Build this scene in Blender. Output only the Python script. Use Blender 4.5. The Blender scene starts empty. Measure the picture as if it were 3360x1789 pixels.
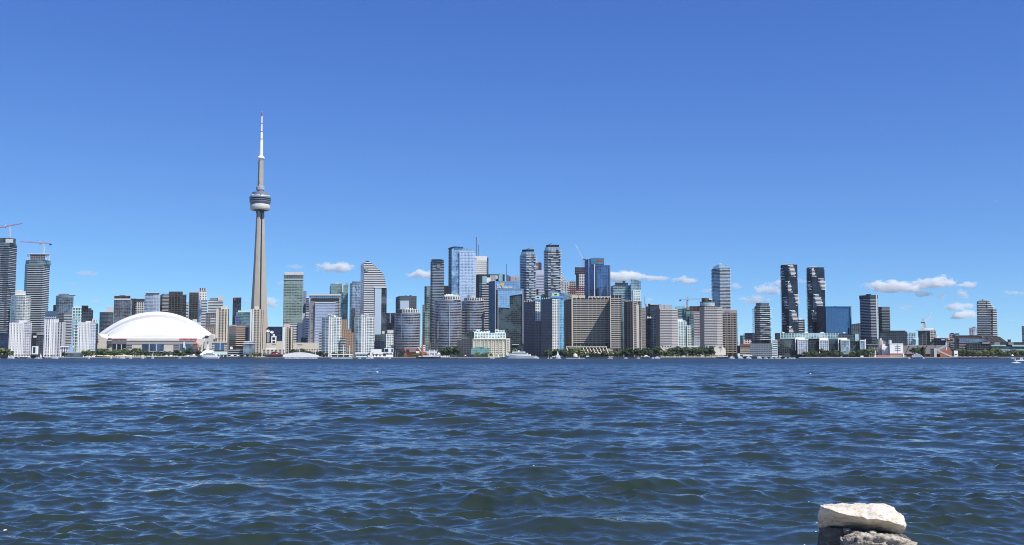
EXPOSURE = 0.27
WAVE = .42; WATER_COL = (.022,.034,.021); BUMP_FINE = .32; BUMP_FAR = .42; FAR_TILT = .22
CLOUD_NOISE = 1.9; CLOUD_DENS = .016
HAZE = .000012
import bpy, bmesh, math, random
import numpy as np
from mathutils import Vector, Matrix, noise
R = math.radians
random.seed(7)
C = bpy.context.scene.collection
# ---------------------------------------------------------------- camera model
F = 3400.0; CX, CY = 1680.0, 894.5; H = 2.6
PITCH = math.atan((1171.5 - CY) / F)
cp, sp = math.cos(PITCH), math.sin(PITCH)
def W(px, py, Y):
    u = (px - CX) / F; v = (CY - py) / F
    d = cp - v * sp
    return u * Y / d, H + Y * (sp + v * cp) / d
cam = bpy.data.cameras.new("camera"); camo = bpy.data.objects.new("camera", cam); C.objects.link(camo)
cam.sensor_width = 36; cam.lens = 36 * F / 3360; cam.clip_end = 80000; cam.clip_start = 0.1
camo.location = (0, 0, H); camo.rotation_euler = (R(90) + PITCH, 0, 0)
bpy.context.scene.camera = camo
sc = bpy.context.scene
sc.view_settings.view_transform = 'Standard'; sc.view_settings.look = 'None'
sc.view_settings.exposure = EXPOSURE; sc.view_settings.gamma = 1
sc.cycles.max_bounces = 6; sc.cycles.volume_bounces = 14
sc.cycles.use_denoising = True; sc.cycles.filter_width = 1.0
# ---------------------------------------------------------------- sun and sky
SUN_EL, SUN_AZ = R(54), R(48)          # azimuth: to the right of straight behind the camera
sun = bpy.data.lights.new("sun", 'SUN'); sun.energy = 5.0; sun.angle = R(0.53); sun.color = (1, .955, .87)
suno = bpy.data.objects.new("sun", sun); C.objects.link(suno)
sd = Vector((math.sin(SUN_AZ) * math.cos(SUN_EL), -math.cos(SUN_AZ) * math.cos(SUN_EL), math.sin(SUN_EL)))
suno.rotation_euler = sd.to_track_quat('Z', 'Y').to_euler()
wd = bpy.data.worlds.new("World"); sc.world = wd; wd.use_nodes = True
wn = wd.node_tree.nodes; wl = wd.node_tree.links
bg = wn['Background']
sky = wn.new('ShaderNodeTexSky'); sky.sky_type = 'NISHITA'; sky.sun_disc = False
sky.sun_elevation = SUN_EL; sky.sun_rotation = math.pi - SUN_AZ
sky.altitude = 80; sky.air_density = 0.6; sky.dust_density = 0.0; sky.ozone_density = 6.0
# the camera's rendering of the blue: one tone curve per channel on the sky's own light
se = wn.new('ShaderNodeSeparateColor'); co_ = wn.new('ShaderNodeCombineColor'); wl.new(sky.outputs[0], se.inputs[0])
for i, (k, g) in enumerate(((.86, 1.0), (1.08, .93), (1.146, .57))):
    m0 = wn.new('ShaderNodeMath'); m0.operation = 'MULTIPLY'; m0.inputs[1].default_value = .1; wl.new(se.outputs[i], m0.inputs[0])
    m1 = wn.new('ShaderNodeMath'); m1.operation = 'POWER'; m1.inputs[1].default_value = g; wl.new(m0.outputs[0], m1.inputs[0])
    m2 = wn.new('ShaderNodeMath'); m2.operation = 'MULTIPLY'; m2.inputs[1].default_value = k*10/2**EXPOSURE; wl.new(m1.outputs[0], m2.inputs[0]); wl.new(m2.outputs[0], co_.inputs[i])
wl.new(co_.outputs[0], bg.inputs[0]); bg.inputs[1].default_value = .1
# ---------------------------------------------------------------- object helpers
def link(o, parent=None):
    C.objects.link(o)
    if parent is not None: o.parent = parent
    return o
def tag(o, label=None, cat=None, group=None, kind=None):
    if label: o['label'] = label
    if cat: o['category'] = cat
    if group: o['group'] = group
    if kind: o['kind'] = kind
    return o
def mesh(name, verts, faces, mat, parent=None, uvs=None, smooth=False, loc=None):
    m = bpy.data.meshes.new(name); m.from_pydata([tuple(v) for v in verts], [], faces)
    mats = mat if isinstance(mat, (list, tuple)) else [mat]
    for q in mats: m.materials.append(q)
    if uvs is not None:
        l = m.uv_layers.new(name='UVMap'); k = 0
        for f in uvs:
            for uv in f: l.data[k].uv = uv; k += 1
    if smooth:
        for p in m.polygons: p.use_smooth = True
    m.update()
    o = bpy.data.objects.new(name, m)
    if loc is not None: o.location = loc
    return link(o, parent)
class MB:
    """collects boxes, bars and prisms into one mesh"""
    def __init__(s): s.v = []; s.f = []
    def add(s, v, f):
        n = len(s.v); s.v += [tuple(q) for q in v]; s.f += [tuple(i + n for i in q) for q in f]; return s
    def box(s, x0, x1, y0, y1, z0, z1):
        return s.add([(x0,y0,z0),(x1,y0,z0),(x1,y1,z0),(x0,y1,z0),(x0,y0,z1),(x1,y0,z1),(x1,y1,z1),(x0,y1,z1)],
                     [(0,3,2,1),(4,5,6,7),(0,1,5,4),(1,2,6,5),(2,3,7,6),(3,0,4,7)])
    def bar(s, a, b, w, w2=None):
        a = Vector(a); b = Vector(b); d = (b - a)
        q = d.to_track_quat('Z', 'Y').to_matrix(); w2 = w2 or w
        ux, uy = q @ Vector((1,0,0)), q @ Vector((0,1,0))
        vs = [a + ux*i*w/2 + uy*j*w2/2 for i, j in ((-1,-1),(1,-1),(1,1),(-1,1))] + [b + ux*i*w/2 + uy*j*w2/2 for i, j in ((-1,-1),(1,-1),(1,1),(-1,1))]
        return s.add(vs, [(0,3,2,1),(4,5,6,7),(0,1,5,4),(1,2,6,5),(2,3,7,6),(3,0,4,7)])
    def cyl(s, x, y, z0, z1, r0, r1=None, n=12, oy=1.0):
        r1 = r0 if r1 is None else r1
        vs = [(x + r0*math.cos(2*math.pi*i/n), y + oy*r0*math.sin(2*math.pi*i/n), z0) for i in range(n)]
        vs += [(x + r1*math.cos(2*math.pi*i/n), y + oy*r1*math.sin(2*math.pi*i/n), z1) for i in range(n)]
        return s.add(vs, [(i, (i+1)%n, n+(i+1)%n, n+i) for i in range(n)] + [tuple(range(n-1,-1,-1)), tuple(range(n, 2*n))])
    def build(s, name, mat, parent=None, smooth=False, loc=None):
        return mesh(name, s.v, s.f, mat, parent, smooth=smooth, loc=loc)
def lathe(name, prof, mat, parent, n=36, smooth=True):
    v = []; f = []
    for r, z in prof:
        v += [(r*math.cos(2*math.pi*i/n), r*math.sin(2*math.pi*i/n), z) for i in range(n)]
    for k in range(len(prof)-1):
        for i in range(n):
            f.append((k*n+i, k*n+(i+1)%n, (k+1)*n+(i+1)%n, (k+1)*n+i))
    f.append(tuple(range(n-1,-1,-1))); f.append(tuple((len(prof)-1)*n+i for i in range(n)))
    return mesh(name, v, f, mat, parent, smooth=False)
# ---------------------------------------------------------------- materials
_M = {}
def plain(name, col, rough=0.7, metal=0.0, var=0.12, scale=0.3):
    if name in _M: return _M[name]
    m = bpy.data.materials.new(name); m.use_nodes = True; nt = m.node_tree; b = nt.nodes['Principled BSDF']
    b.inputs['Roughness'].default_value = rough; b.inputs['Metallic'].default_value = metal
    tc = nt.nodes.new('ShaderNodeTexCoord'); nz = nt.nodes.new('ShaderNodeTexNoise'); nz.inputs['Scale'].default_value = scale; nz.inputs['Detail'].default_value = 6
    mx = nt.nodes.new('ShaderNodeMix'); mx.data_type = 'RGBA'
    mx.inputs['A'].default_value = (*[c*(1-var) for c in col], 1); mx.inputs['B'].default_value = (*[min(1, c*(1+var)) for c in col], 1)
    nt.links.new(tc.outputs['Object'], nz.inputs['Vector']); nt.links.new(nz.outputs['Fac'], mx.inputs['Factor']); nt.links.new(mx.outputs['Result'], b.inputs['Base Color'])
    _M[name] = m; return m
# facade node group: UV in metres (u along the wall, v up)
G = bpy.data.node_groups.new('facade', 'ShaderNodeTree')
def gin(n, t, d):
    s = G.interface.new_socket(n, in_out='INPUT', socket_type=t); s.default_value = d
for n, t, d in (('Glass A','NodeSocketColor',(0,0,0,1)),('Glass B','NodeSocketColor',(0,0,0,1)),('Wall','NodeSocketColor',(1,1,1,1)),
                ('Floor','NodeSocketFloat',3.),('Band','NodeSocketFloat',.3),('Col','NodeSocketFloat',3.),('Pier','NodeSocketFloat',.3),
                ('Metal','NodeSocketFloat',.5),('Jitter','NodeSocketFloat',.05),('Patch','NodeSocketFloat',.5)): gin(n, t, d)
G.interface.new_socket('BSDF', in_out='OUTPUT', socket_type='NodeSocketShader')
gi = G.nodes.new('NodeGroupInput'); go = G.nodes.new('NodeGroupOutput')
def mt(op, a, b=None):
    n = G.nodes.new('ShaderNodeMath'); n.operation = op
    for i, q in enumerate((a, b)):
        if q is None: continue
        if isinstance(q, (int, float)): n.inputs[i].default_value = q
        else: G.links.new(q, n.inputs[i])
    return n.outputs[0]
uvn = G.nodes.new('ShaderNodeUVMap'); uvn.uv_map = 'UVMap'
sx = G.nodes.new('ShaderNodeSeparateXYZ'); G.links.new(uvn.outputs[0], sx.inputs[0])
fu = mt('DIVIDE', sx.outputs[0], gi.outputs['Col']); fv = mt('DIVIDE', sx.outputs[1], gi.outputs['Floor'])
band = mt('LESS_THAN', mt('FRACT', fv), gi.outputs['Band']); pier = mt('LESS_THAN', mt('FRACT', fu), gi.outputs['Pier'])
wall = mt('MAXIMUM', band, pier)
cb = G.nodes.new('ShaderNodeCombineXYZ'); G.links.new(mt('FLOOR', fu), cb.inputs[0]); G.links.new(mt('FLOOR', fv), cb.inputs[1])
oi = G.nodes.new('ShaderNodeObjectInfo'); G.links.new(mt('MULTIPLY', oi.outputs['Random'], 57.), cb.inputs[2])
wnz = G.nodes.new('ShaderNodeTexWhiteNoise'); wnz.noise_dimensions = '3D'; G.links.new(cb.outputs[0], wnz.inputs['Vector'])
nz = G.nodes.new('ShaderNodeTexNoise'); nz.inputs['Scale'].default_value = .16; nz.inputs['Detail'].default_value = 3
G.links.new(cb.outputs[0], nz.inputs['Vector'])
pt = mt('MULTIPLY', mt('SUBTRACT', nz.outputs['Fac'], .5), mt('MULTIPLY', gi.outputs['Patch'], 5.))
fac = mt('ADD', mt('MULTIPLY', wnz.outputs['Value'], .75), pt)
fc = G.nodes.new('ShaderNodeClamp'); G.links.new(fac, fc.inputs[0])
m1 = G.nodes.new('ShaderNodeMix'); m1.data_type = 'RGBA'; G.links.new(fc.outputs[0], m1.inputs['Factor']); G.links.new(gi.outputs['Glass A'], m1.inputs['A']); G.links.new(gi.outputs['Glass B'], m1.inputs['B'])
# weathering of the wall
n2 = G.nodes.new('ShaderNodeTexNoise'); n2.inputs['Scale'].default_value = .06; n2.inputs['Detail'].default_value = 5; G.links.new(uvn.outputs[0], n2.inputs['Vector'])
wv = mt('ADD', mt('MULTIPLY', n2.outputs['Fac'], .4), .8)
vm = G.nodes.new('ShaderNodeVectorMath'); vm.operation = 'SCALE'; G.links.new(gi.outputs['Wall'], vm.inputs[0]); G.links.new(wv, vm.inputs['Scale'])
m2 = G.nodes.new('ShaderNodeMix'); m2.data_type = 'RGBA'; G.links.new(wall, m2.inputs['Factor']); G.links.new(m1.outputs['Result'], m2.inputs['A']); G.links.new(vm.outputs[0], m2.inputs['B'])
inv = mt('SUBTRACT', 1., wall)
pb = G.nodes.new('ShaderNodeBsdfPrincipled'); G.links.new(m2.outputs['Result'], pb.inputs['Base Color'])
G.links.new(mt('MULTIPLY', inv, gi.outputs['Metal']), pb.inputs['Metallic'])
G.links.new(mt('ADD', mt('MULTIPLY', wall, .55), .12), pb.inputs['Roughness'])
geo = G.nodes.new('ShaderNodeNewGeometry')
v1 = G.nodes.new('ShaderNodeVectorMath'); v1.operation = 'SUBTRACT'; G.links.new(wnz.outputs['Color'], v1.inputs[0]); v1.inputs[1].default_value = (.5,.5,.5)
v2 = G.nodes.new('ShaderNodeVectorMath'); v2.operation = 'SCALE'; G.links.new(v1.outputs[0], v2.inputs[0]); G.links.new(mt('MULTIPLY', gi.outputs['Jitter'], inv), v2.inputs['Scale'])
v3 = G.nodes.new('ShaderNodeVectorMath'); v3.operation = 'ADD'; G.links.new(v2.outputs[0], v3.inputs[0]); G.links.new(geo.outputs['Normal'], v3.inputs[1])
v4 = G.nodes.new('ShaderNodeVectorMath'); v4.operation = 'NORMALIZE'; G.links.new(v3.outputs[0], v4.inputs[0]); G.links.new(v4.outputs[0], pb.inputs['Normal'])
G.links.new(pb.outputs[0], go.inputs[0])
# style: glass A, glass B, wall, band, col width, pier, metal, jitter, patch
ST = {
 'stripe_dark': ((.012,.018,.028),(.06,.085,.12),(.48,.50,.52),.30,4.,.0,.4,.06,.5),
 'stripe_w':  ((.02,.032,.045),(.11,.15,.19),(.80,.82,.82),.42,4.,.0,.5,.06,.5),
 'white_bands':((.05,.06,.07),(.20,.22,.24),(.85,.84,.80),.52,4.,.0,.3,.03,.2),
 'balc_cream':((.22,.25,.25),(.62,.64,.58),(.75,.72,.62),.3,4.5,.16,.3,.06,.7),
 'white_pier':((.03,.035,.05),(.22,.24,.27),(.78,.79,.81),.30,5.2,.46,.4,.05,.3),
 'white_pier2':((.04,.045,.06),(.20,.22,.26),(.60,.61,.65),.22,5.,.5,.4,.05,.3),
 'pale_glass':((.28,.31,.36),(.62,.66,.72),(.62,.64,.68),.2,4.,.14,.5,.05,.5),
 'gray_glass':((.05,.065,.085),(.34,.40,.46),(.20,.22,.25),.22,4.,.12,.5,.06,.9),
 'dark_glass':((.012,.016,.026),(.09,.12,.16),(.10,.115,.14),.25,5.,.1,.35,.05,.7),
 'black':     ((.008,.009,.012),(.03,.034,.042),(.02,.021,.025),.3,3.,.3,.2,.03,.3),
 'navy':      ((.012,.02,.05),(.04,.06,.11),(.03,.04,.07),.15,6.,.08,.4,.05,.5),
 'blue_glass':((.09,.16,.27),(.33,.47,.66),(.30,.38,.48),.12,3.4,.1,.6,.06,.7),
 'blue_deep': ((.03,.07,.17),(.10,.19,.36),(.10,.17,.30),.1,3.4,.08,.6,.05,.6),
 'blue_mirror':((.06,.14,.27),(.09,.19,.35),(.08,.16,.30),.08,3.,.08,.75,.02,.3),
 'sky_glass': ((.22,.34,.50),(.55,.70,.86),(.50,.60,.70),.16,3.2,.14,.6,.07,.5),
 'green_glass':((.06,.12,.12),(.30,.42,.38),(.22,.30,.27),.26,4.,.08,.4,.05,.7),
 'mint':      ((.10,.14,.14),(.55,.68,.64),(.80,.86,.82),.38,5.,.26,.4,.05,.6),
 'mint_block':((.05,.075,.07),(.30,.38,.33),(.26,.34,.29),.42,6.,.12,.3,.04,.8),
 'teal_glass':((.05,.10,.12),(.22,.36,.38),(.20,.30,.32),.24,4.,.1,.5,.06,.8),
 'brown_grid':((.012,.011,.010),(.03,.028,.026),(.27,.235,.20),.10,7.2,.16,.1,.02,.2),
 'dkbrown_grid':((.012,.012,.013),(.07,.07,.07),(.075,.068,.062),.3,7.,.25,.3,.04,.8),
 'beige_grid':((.012,.012,.013),(.06,.055,.05),(.46,.41,.355),.40,6.,.15,.1,.02,.3),
 'beige_condo':((.02,.018,.016),(.14,.125,.10),(.54,.48,.39),.42,6.,.52,.1,.02,.6),
 'beige_wall':((.03,.03,.03),(.2,.2,.2),(.62,.56,.48),.45,14.,.86,.1,.02,.3),
 'gray_hotel':((.06,.055,.055),(.22,.21,.21),(.50,.48,.465),.55,3.,.2,.1,.02,.5),
 'concrete_dk':((.03,.03,.035),(.1,.1,.11),(.24,.23,.23),.4,5.,.35,.1,.02,.3),
 'salmon_band':((.02,.02,.02),(.07,.06,.06),(.62,.46,.36),.52,6.,.0,.1,.02,.2),
 'brick_tan': ((.05,.04,.035),(.22,.16,.12),(.40,.27,.18),.45,4.5,.45,.1,.02,.4),
 'white_grid':((.03,.03,.035),(.14,.14,.15),(.80,.79,.76),.42,5.,.45,.2,.03,.3),
 'cream_grid':((.10,.13,.12),(.42,.48,.42),(.80,.72,.52),.26,8.6,.2,.3,.04,.6),
 'purple_grid':((.10,.07,.22),(.20,.14,.38),(.80,.78,.86),.4,5.4,.42,.2,.03,.2),
 'terracotta_low':((.03,.025,.02),(.10,.09,.08),(.30,.16,.11),.45,8.,.2,.1,.02,.3),
 'mosaic_dk': ((.010,.014,.018),(.17,.21,.22),(.05,.06,.065),.2,4.,.2,.4,.06,1.),
 'cyan_trim': ((.05,.12,.20),(.16,.36,.52),(.25,.55,.75),.2,4.,.2,.5,.05,.6),
}
def fac_mat(style, fh, ov=None):
    key = (style, round(fh, 1), repr(ov))
    if key in _M: return _M[key]
    s = list(ST[style])
    for k, v in (ov or {}).items(): s[k] = v
    m = bpy.data.materials.new('facade_' + style); m.use_nodes = True; nt = m.node_tree
    nt.nodes.remove(nt.nodes['Principled BSDF'])
    g = nt.nodes.new('ShaderNodeGroup'); g.node_tree = G; out = nt.nodes['Material Output']; nt.links.new(g.outputs[0], out.inputs[0])
    for n, v in zip(('Glass A','Glass B','Wall'), s[:3]): g.inputs[n].default_value = (*v, 1)
    for n, v in zip(('Band','Col','Pier','Metal','Jitter','Patch'), s[3:]): g.inputs[n].default_value = v
    g.inputs['Floor'].default_value = fh
    _M[key] = m; return m
WHITE = plain('white_paint', (.80,.80,.78), .5); OFFW = plain('off_white', (.62,.62,.60), .6)
CONC = plain('concrete', (.42,.385,.33), .85, var=.10, scale=.12); GRAY = plain('gray_metal', (.22,.23,.25), .5, .2)
DARK = plain('dark_metal', (.035,.04,.05), .4, .3); REDP = plain('red_paint', (.50,.05,.04), .5); STEEL = plain('pale_steel', (.5,.52,.54), .4, .4)
MINTR = plain('mint_roof', (.62,.78,.68), .6); CREAM = plain('cream_render', (.66,.60,.49), .8, var=.05, scale=.05)
BRICK = plain('red_brick', (.34,.12,.075), .85, scale=1.5); BLACK = plain('black_paint', (.012,.012,.014), .4)
GLASS_DK = plain('dark_window_glass', (.03,.045,.08), .1, .5, var=.5, scale=.2)
GLASS_BL = plain('blue_window_glass', (.10,.16,.28), .08, .6, var=.6, scale=.15)
GLASS_LT = plain('pale_green_glass', (.45,.60,.56), .12, .5, var=.35, scale=.15)
LAND_Z = 2.4
# ---------------------------------------------------------------- building helper
class Thing:
    def __init__(s, name, label, cat, px, Y, group=None, z=LAND_Z):
        x, _ = W(px, 1165, Y)
        s.o = bpy.data.objects.new(name, None); link(s.o); s.o.location = (x, Y, z); s.o.empty_display_size = 5
        tag(s.o, label, cat, group); s.Y = Y; s.x = x; s.z0 = z; s.np = 0
    def loc(s, px, py, dY=0.):
        X, Z = W(px, py, s.Y + dY); return (X - s.x, dY, Z - s.z0)
    def poly(s, pts, yref, D):
        """pts (px, dY) of the visible walls, left to right; closes the footprint behind"""
        P = [(W(p, yref, s.Y + d)[0] - s.x, d) for p, d in pts]
        m = max(d for _, d in pts)
        if D is None: D = max(14, (P[-1][0] - P[0][0]) * .7)
        back = max(m + .8, D)
        # keep the unseen back corners behind the front ones
        xr = P[-1][0] + s.x; xl = P[0][0] + s.x
        lim = .55*(xr-xl)*s.Y/max(1., min(abs(xr), abs(xl)) if xr*xl > 0 else 1.)
        if back - m > lim: back = m + max(.8, lim)
        xr2 = min(xr, xr*(s.Y+back)/(s.Y+P[-1][1])); xl2 = max(xl, xl*(s.Y+back)/(s.Y+P[0][1]))
        if xr2 - xl2 < .25*(xr-xl): xr2, xl2 = xr, xl
        return P + [(xr2 - s.x, back), (xl2 - s.x, back)]
    def prism(s, part, pts, ytop, style, ybot=None, D=None, fh=None, fpx=None, mat=None, slab=None, yref=None, ov=None, tops=None, parent=None):
        if isinstance(pts[0], (int, float)): pts = [(p, 0) for p in pts]
        yref = yref if yref is not None else ytop
        P = s.poly(pts, yref, D); e = .05*s.np; nh = len(pts)
        P = [(x + (-e if i in (0, nh+1) else e if i in (nh-1, nh) else 0), y - e + (2.3*e if i >= nh else 0)) for i, (x, y) in enumerate(P)]
        z1 = W(CX, ytop, s.Y)[1] - s.z0 + e*.5; s.np += 1
        z0 = 0 if ybot is None else W(CX, ybot, s.Y)[1] - s.z0
        fh = fh or (fpx or 5.3) * s.Y / F
        if slab and not (ov and 3 in ov): ov = dict(ov or {}); ov[3] = .12
        mt_ = mat or fac_mat(style, fh, ov)
        n = len(P)
        zt = [z1] * n
        if tops:                                    # py of each front point's top
            for i, t in enumerate(tops): zt[i] = W(CX, t, s.Y)[1] - s.z0
            zt[-2] = zt[len(tops)-1]; zt[-1] = zt[0]
        v = [(x, y, z0) for x, y in P] + [(P[i][0], P[i][1], zt[i]) for i in range(n)]
        f = []; uv = []; L = 0
        for i in range(n):
            j = (i+1) % n; d = math.dist(P[i], P[j])
            f.append((i, j, n+j, n+i)); uv.append(((L, z0), (L+d, z0), (L+d, zt[j]), (L, zt[i]))); L += d
        f.append(tuple(range(n, 2*n))); uv.append([(0.01, 0.01)]*n)
        f.append(tuple(range(n-1, -1, -1))); uv.append([(0.01, 0.01)]*n)
        o = mesh(part, v, f, mt_, parent or s.o, uvs=uv)
        if slab:
            sl = dict(th=.45, out=1.3, mat=WHITE, name='balcony', top=ytop, bot=ybot if ybot else 1150, step=fh, front=None, back=True)
            sl.update(slab)
            zb = W(CX, sl['bot'], s.Y)[1] - s.z0; ze = W(CX, sl['top'], s.Y)[1] - s.z0
            pts2 = sl['front'] or pts
            Q = s.poly([(p if isinstance(p, tuple) else (p, 0)) for p in pts2], yref, D)
            Q = [Vector(q) for q in Q]; c = sum(Q, Vector((0,0))) / len(Q)
            out = []
            m = len(Q)
            for i in range(m):
                a = (Q[i]-Q[i-1]); b = (Q[(i+1)%m]-Q[i])
                a = a.normalized() if a.length > 1e-6 else b.normalized(); b = b.normalized() if b.length > 1e-6 else a
                na = Vector((a.y, -a.x)); nb = Vector((b.y, -b.x)); t = (na+nb)
                t = t.normalized() if t.length > .2 else na
                k = sl['out'] / max(.5, t.dot(na)); out.append(Q[i] + t * k)
            k = math.ceil(zb / sl['step'])
            me = None; cnt = 0
            while k * sl['step'] < ze + .1 and cnt < 98:
                z = k * sl['step']
                if z > zb:
                    if 'var' in sl or me is None:
                        oo = sl['var'](k, out, Q) if 'var' in sl else out
                        vv = [(q[0], q[1], -sl['th']/2) for q in oo] + [(q[0], q[1], sl['th']/2) for q in oo]; mm = len(oo)
                        ff = [(i, (i+1)%mm, mm+(i+1)%mm, mm+i) for i in range(mm)] + [tuple(range(mm,2*mm)), tuple(range(mm-1,-1,-1))]
                        b = mesh(sl['name'], vv, ff, sl['mat'], s.o, loc=(0,0,z)); me = b.data
                    else:
                        b = bpy.data.objects.new(sl['name'], me); b.location = (0,0,z); link(b, s.o)
                    cnt += 1
                k += 1
        return o
    def block(s, part, x0, x1, y0, y1, mat, d0=-1., d1=12., parent=None):
        """box between photo columns x0..x1, rows y0 (top)..y1 (bottom)"""
        a = s.loc(x0, y1, d0); b = s.loc(x1, y1, d0); zt = W(CX, y0, s.Y)[1]-s.z0; zb = W(CX, y1, s.Y)[1]-s.z0
        xa, xb = a[0]+s.x, s.x+s.loc(x1, y1, d0)[0]
        if xa*xb > 0: d1 = min(d1, d0 + max(.3, .55*(xb-xa)*s.Y/min(abs(xa), abs(xb))))
        q = (s.Y+d1)/(s.Y+d0); xa2, xb2 = max(xa, xa*q), min(xb, xb*q)
        if xb2-xa2 < .5*(xb-xa): xa2, xb2 = xa, xb
        V = [(xa-s.x,d0),(xb-s.x,d0),(xb2-s.x,d1),(xa2-s.x,d1)]
        return MB().add([(x,y,zb) for x,y in V]+[(x,y,zt) for x,y in V], [(0,3,2,1),(4,5,6,7),(0,1,5,4),(1,2,6,5),(2,3,7,6),(3,0,4,7)]).build(part, mat, parent or s.o)
    def pole(s, part, px, y0, y1, w, mat, dY=5.):
        a = s.loc(px, y1, dY); b = s.loc(px, y0, dY)
        return MB().bar((a[0],dY,a[2]), (a[0],dY,b[2]), w).build(part, mat, s.o)
def curve_pts(x0, x1, n, depth, p=2.):
    """a rounded front: photo columns x0..x1, bulging towards the water"""
    out = []
    for i in range(n+1):
        a = math.pi * i / n
        out.append((x0 + (x1-x0) * (1-math.cos(a))/2, depth * (1 - math.sin(a))))
    return out
def turn(Y, xl, xc, xr, kl=1.4, kr=.25):
    return [(xl, (xc-xl)*Y/F*kl), (xc, 0), (xr, (xr-xc)*Y/F*kr)]
def turn4(Y, xl, xc, xd, xr, kl=1.4, kr=.6):
    return [(xl, (xc-xl)*Y/F*kl), (xc, 0), (xd, 0), (xr, (xr-xd)*Y/F*kr)]
TOW = 'tower'
def B(name, label, cat, pts, ytop, Y, style, part='tower_body', group=None, **k):
    xs = [p if isinstance(p, (int, float)) else p[0] for p in pts]
    t = Thing(name, label, cat, (xs[0]+xs[-1])/2, Y, group)
    t.body = t.prism(part, pts, ytop, style, **k); return t
def roof_units(t, x0, x1, ytop, n, seed):
    """small roof plant: each unit its own part"""
    rr = random.Random(seed)
    for i in range(n):
        w = (x1-x0)/n; a = x0 + w*i + w*.15; b = a + w*rr.uniform(.3,.7); h = rr.uniform(2.0, 4.5)
        t.block('roof_unit', a, b, ytop-h, ytop+.4, (GRAY, OFFW, DARK)[rr.randrange(3)], 4, 12)
def crane(label, px, ytop, ybot, jx0, jy0, jx1, jy1, Y, mat, mat2, group='construction cranes', w=2.2):
    """hammerhead crane: jib from (jx0,jy0) to (jx1,jy1) through the mast head at px"""
    t = Thing('tower_crane', label, 'crane', px, Y, group, z=W(CX, ybot, Y)[1])
    h = W(CX, ytop, Y)[1] - W(CX, ybot, Y)[1]
    m = MB(); q = w/2; n = max(3, int(h/3))
    for i, j in ((-q,-q),(q,-q),(q,q),(-q,q)): m.bar((i,j,0),(i,j,h),.38)
    for k in range(n):
        z = h*k/n; z2 = h*(k+1)/n; s = 1 if k % 2 else -1
        m.bar((-q*s,-q,z),(q*s,-q,z2),.28); m.bar((-q*s,q,z),(q*s,q,z2),.28); m.bar((-q,-q*s,z),(-q,q*s,z2),.28)
    m.build('mast', mat2, t.o)
    def jib(name, xa, ya, xb, yb, mat):
        A = Vector(t.loc(xa, ya)); Bv = Vector(t.loc(xb, yb)); m = MB(); d = Bv - A; n = max(3, int(d.length/3.5))
        for y in (-.9, .9): m.bar(A+Vector((0,y,0)), Bv+Vector((0,y,0)), .42)
        up = Vector((0,0,1.7)); m.bar(A+up, Bv+up*.6, .42)
        for k in range(n):
            a = A + d*k/n; b = A + d*(k+1)/n; c = (a+b)/2 + up*.9
            for y in (-.9,.9): m.bar(a+Vector((0,y,0)), c, .25); m.bar(c, b+Vector((0,y,0)), .25)
        return m.build(name, mat, t.o)
    ym = jy0 + (jy1-jy0)*(px-jx0)/(jx1-jx0)
    long_right = abs(jx1-px) > abs(px-jx0)
    if long_right: jib('jib', px, ym, jx1, jy1, mat); cj = jib('counter_jib', px, ym, jx0, jy0, mat); cx_, cy_ = jx0, jy0
    else: jib('jib', px, ym, jx0, jy0, mat); cj = jib('counter_jib', px, ym, jx1, jy1, mat); cx_, cy_ = jx1, jy1
    a = t.loc(cx_, cy_); MB().box(a[0]-2, a[0]+2, -1, 1, a[2]-2.6, a[2]+.3).build('counterweight', DARK, cj)
    a = t.loc(px, ym); MB().box(a[0]-.2, a[0]+2.2, -2, .6, a[2]-2.6, a[2]).build('cab', mat, t.o)
    m = MB(); ap = (a[0], 0, a[2]+6.5); m.bar((a[0]-1,0,a[2]), ap, .4); m.bar((a[0]+1,0,a[2]), ap, .4); m.build('apex_frame', mat2, t.o)
    m = MB(); far = t.loc(jx1 if long_right else jx0, jy1 if long_right else jy0); f2 = t.loc(cx_, cy_)
    m.bar(ap, ((a[0]*.35+far[0]*.65), 0, a[2]*.35+far[2]*.65+1), .16); m.bar(ap, (f2[0],0,f2[2]+.5), .16); m.build('tie_rod', DARK, t.o)
    return t
def luffer(label, px, ytop, ybot, tx, ty, Y, mat, mat2, w=2.4, bend=None):
    t = Thing('luffing_crane', label, 'crane', px, Y, 'construction cranes', z=W(CX, ybot, Y)[1])
    h = W(CX, ytop, Y)[1] - W(CX, ybot, Y)[1]; m = MB(); q = w/2; n = max(3, int(h/3))
    for i, j in ((-q,-q),(q,-q),(q,q),(-q,q)): m.bar((i,j,0),(i,j,h),.4)
    for k in range(n):
        s = 1 if k % 2 else -1; m.bar((-q*s,-q,h*k/n),(q*s,-q,h*(k+1)/n),.3); m.bar((-q*s,q,h*k/n),(q*s,q,h*(k+1)/n),.3)
    m.build('mast', mat2, t.o)
    A = Vector((0,0,h)); E = Vector(t.loc(tx, ty)); d = E-A; side = Vector((0,1,0)); up = d.cross(side).normalized()*1.2
    m = MB(); n = max(4, int(d.length/4))
    for y in (-.9,.9):
        for u in (-1,1): m.bar(A+side*y+up*u, E+side*y*.5+up*u*.4, .38)
    for k in range(n):
        s = 1 if k % 2 else -1; m.bar(A+d*k/n+up*s, A+d*(k+1)/n-up*s, .3)
    m.build('boom', mat, t.o)
    sgn = -1 if tx > px else 1
    MB().box(min(0,sgn*7), max(0,sgn*7), -1.4, 1.4, h-.5, h+1.6).build('machinery_deck', DARK, t.o)
    m = MB(); m.bar((0,0,h),(sgn*3,0,h+9),.5); m.bar((sgn*6,0,h+1),(sgn*3,0,h+9),.4); m.build('back_frame', mat2, t.o)
    MB().bar((sgn*3,0,h+9), tuple(A+d*.85), .15).build('hoist_rope', DARK, t.o)
    return t
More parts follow.
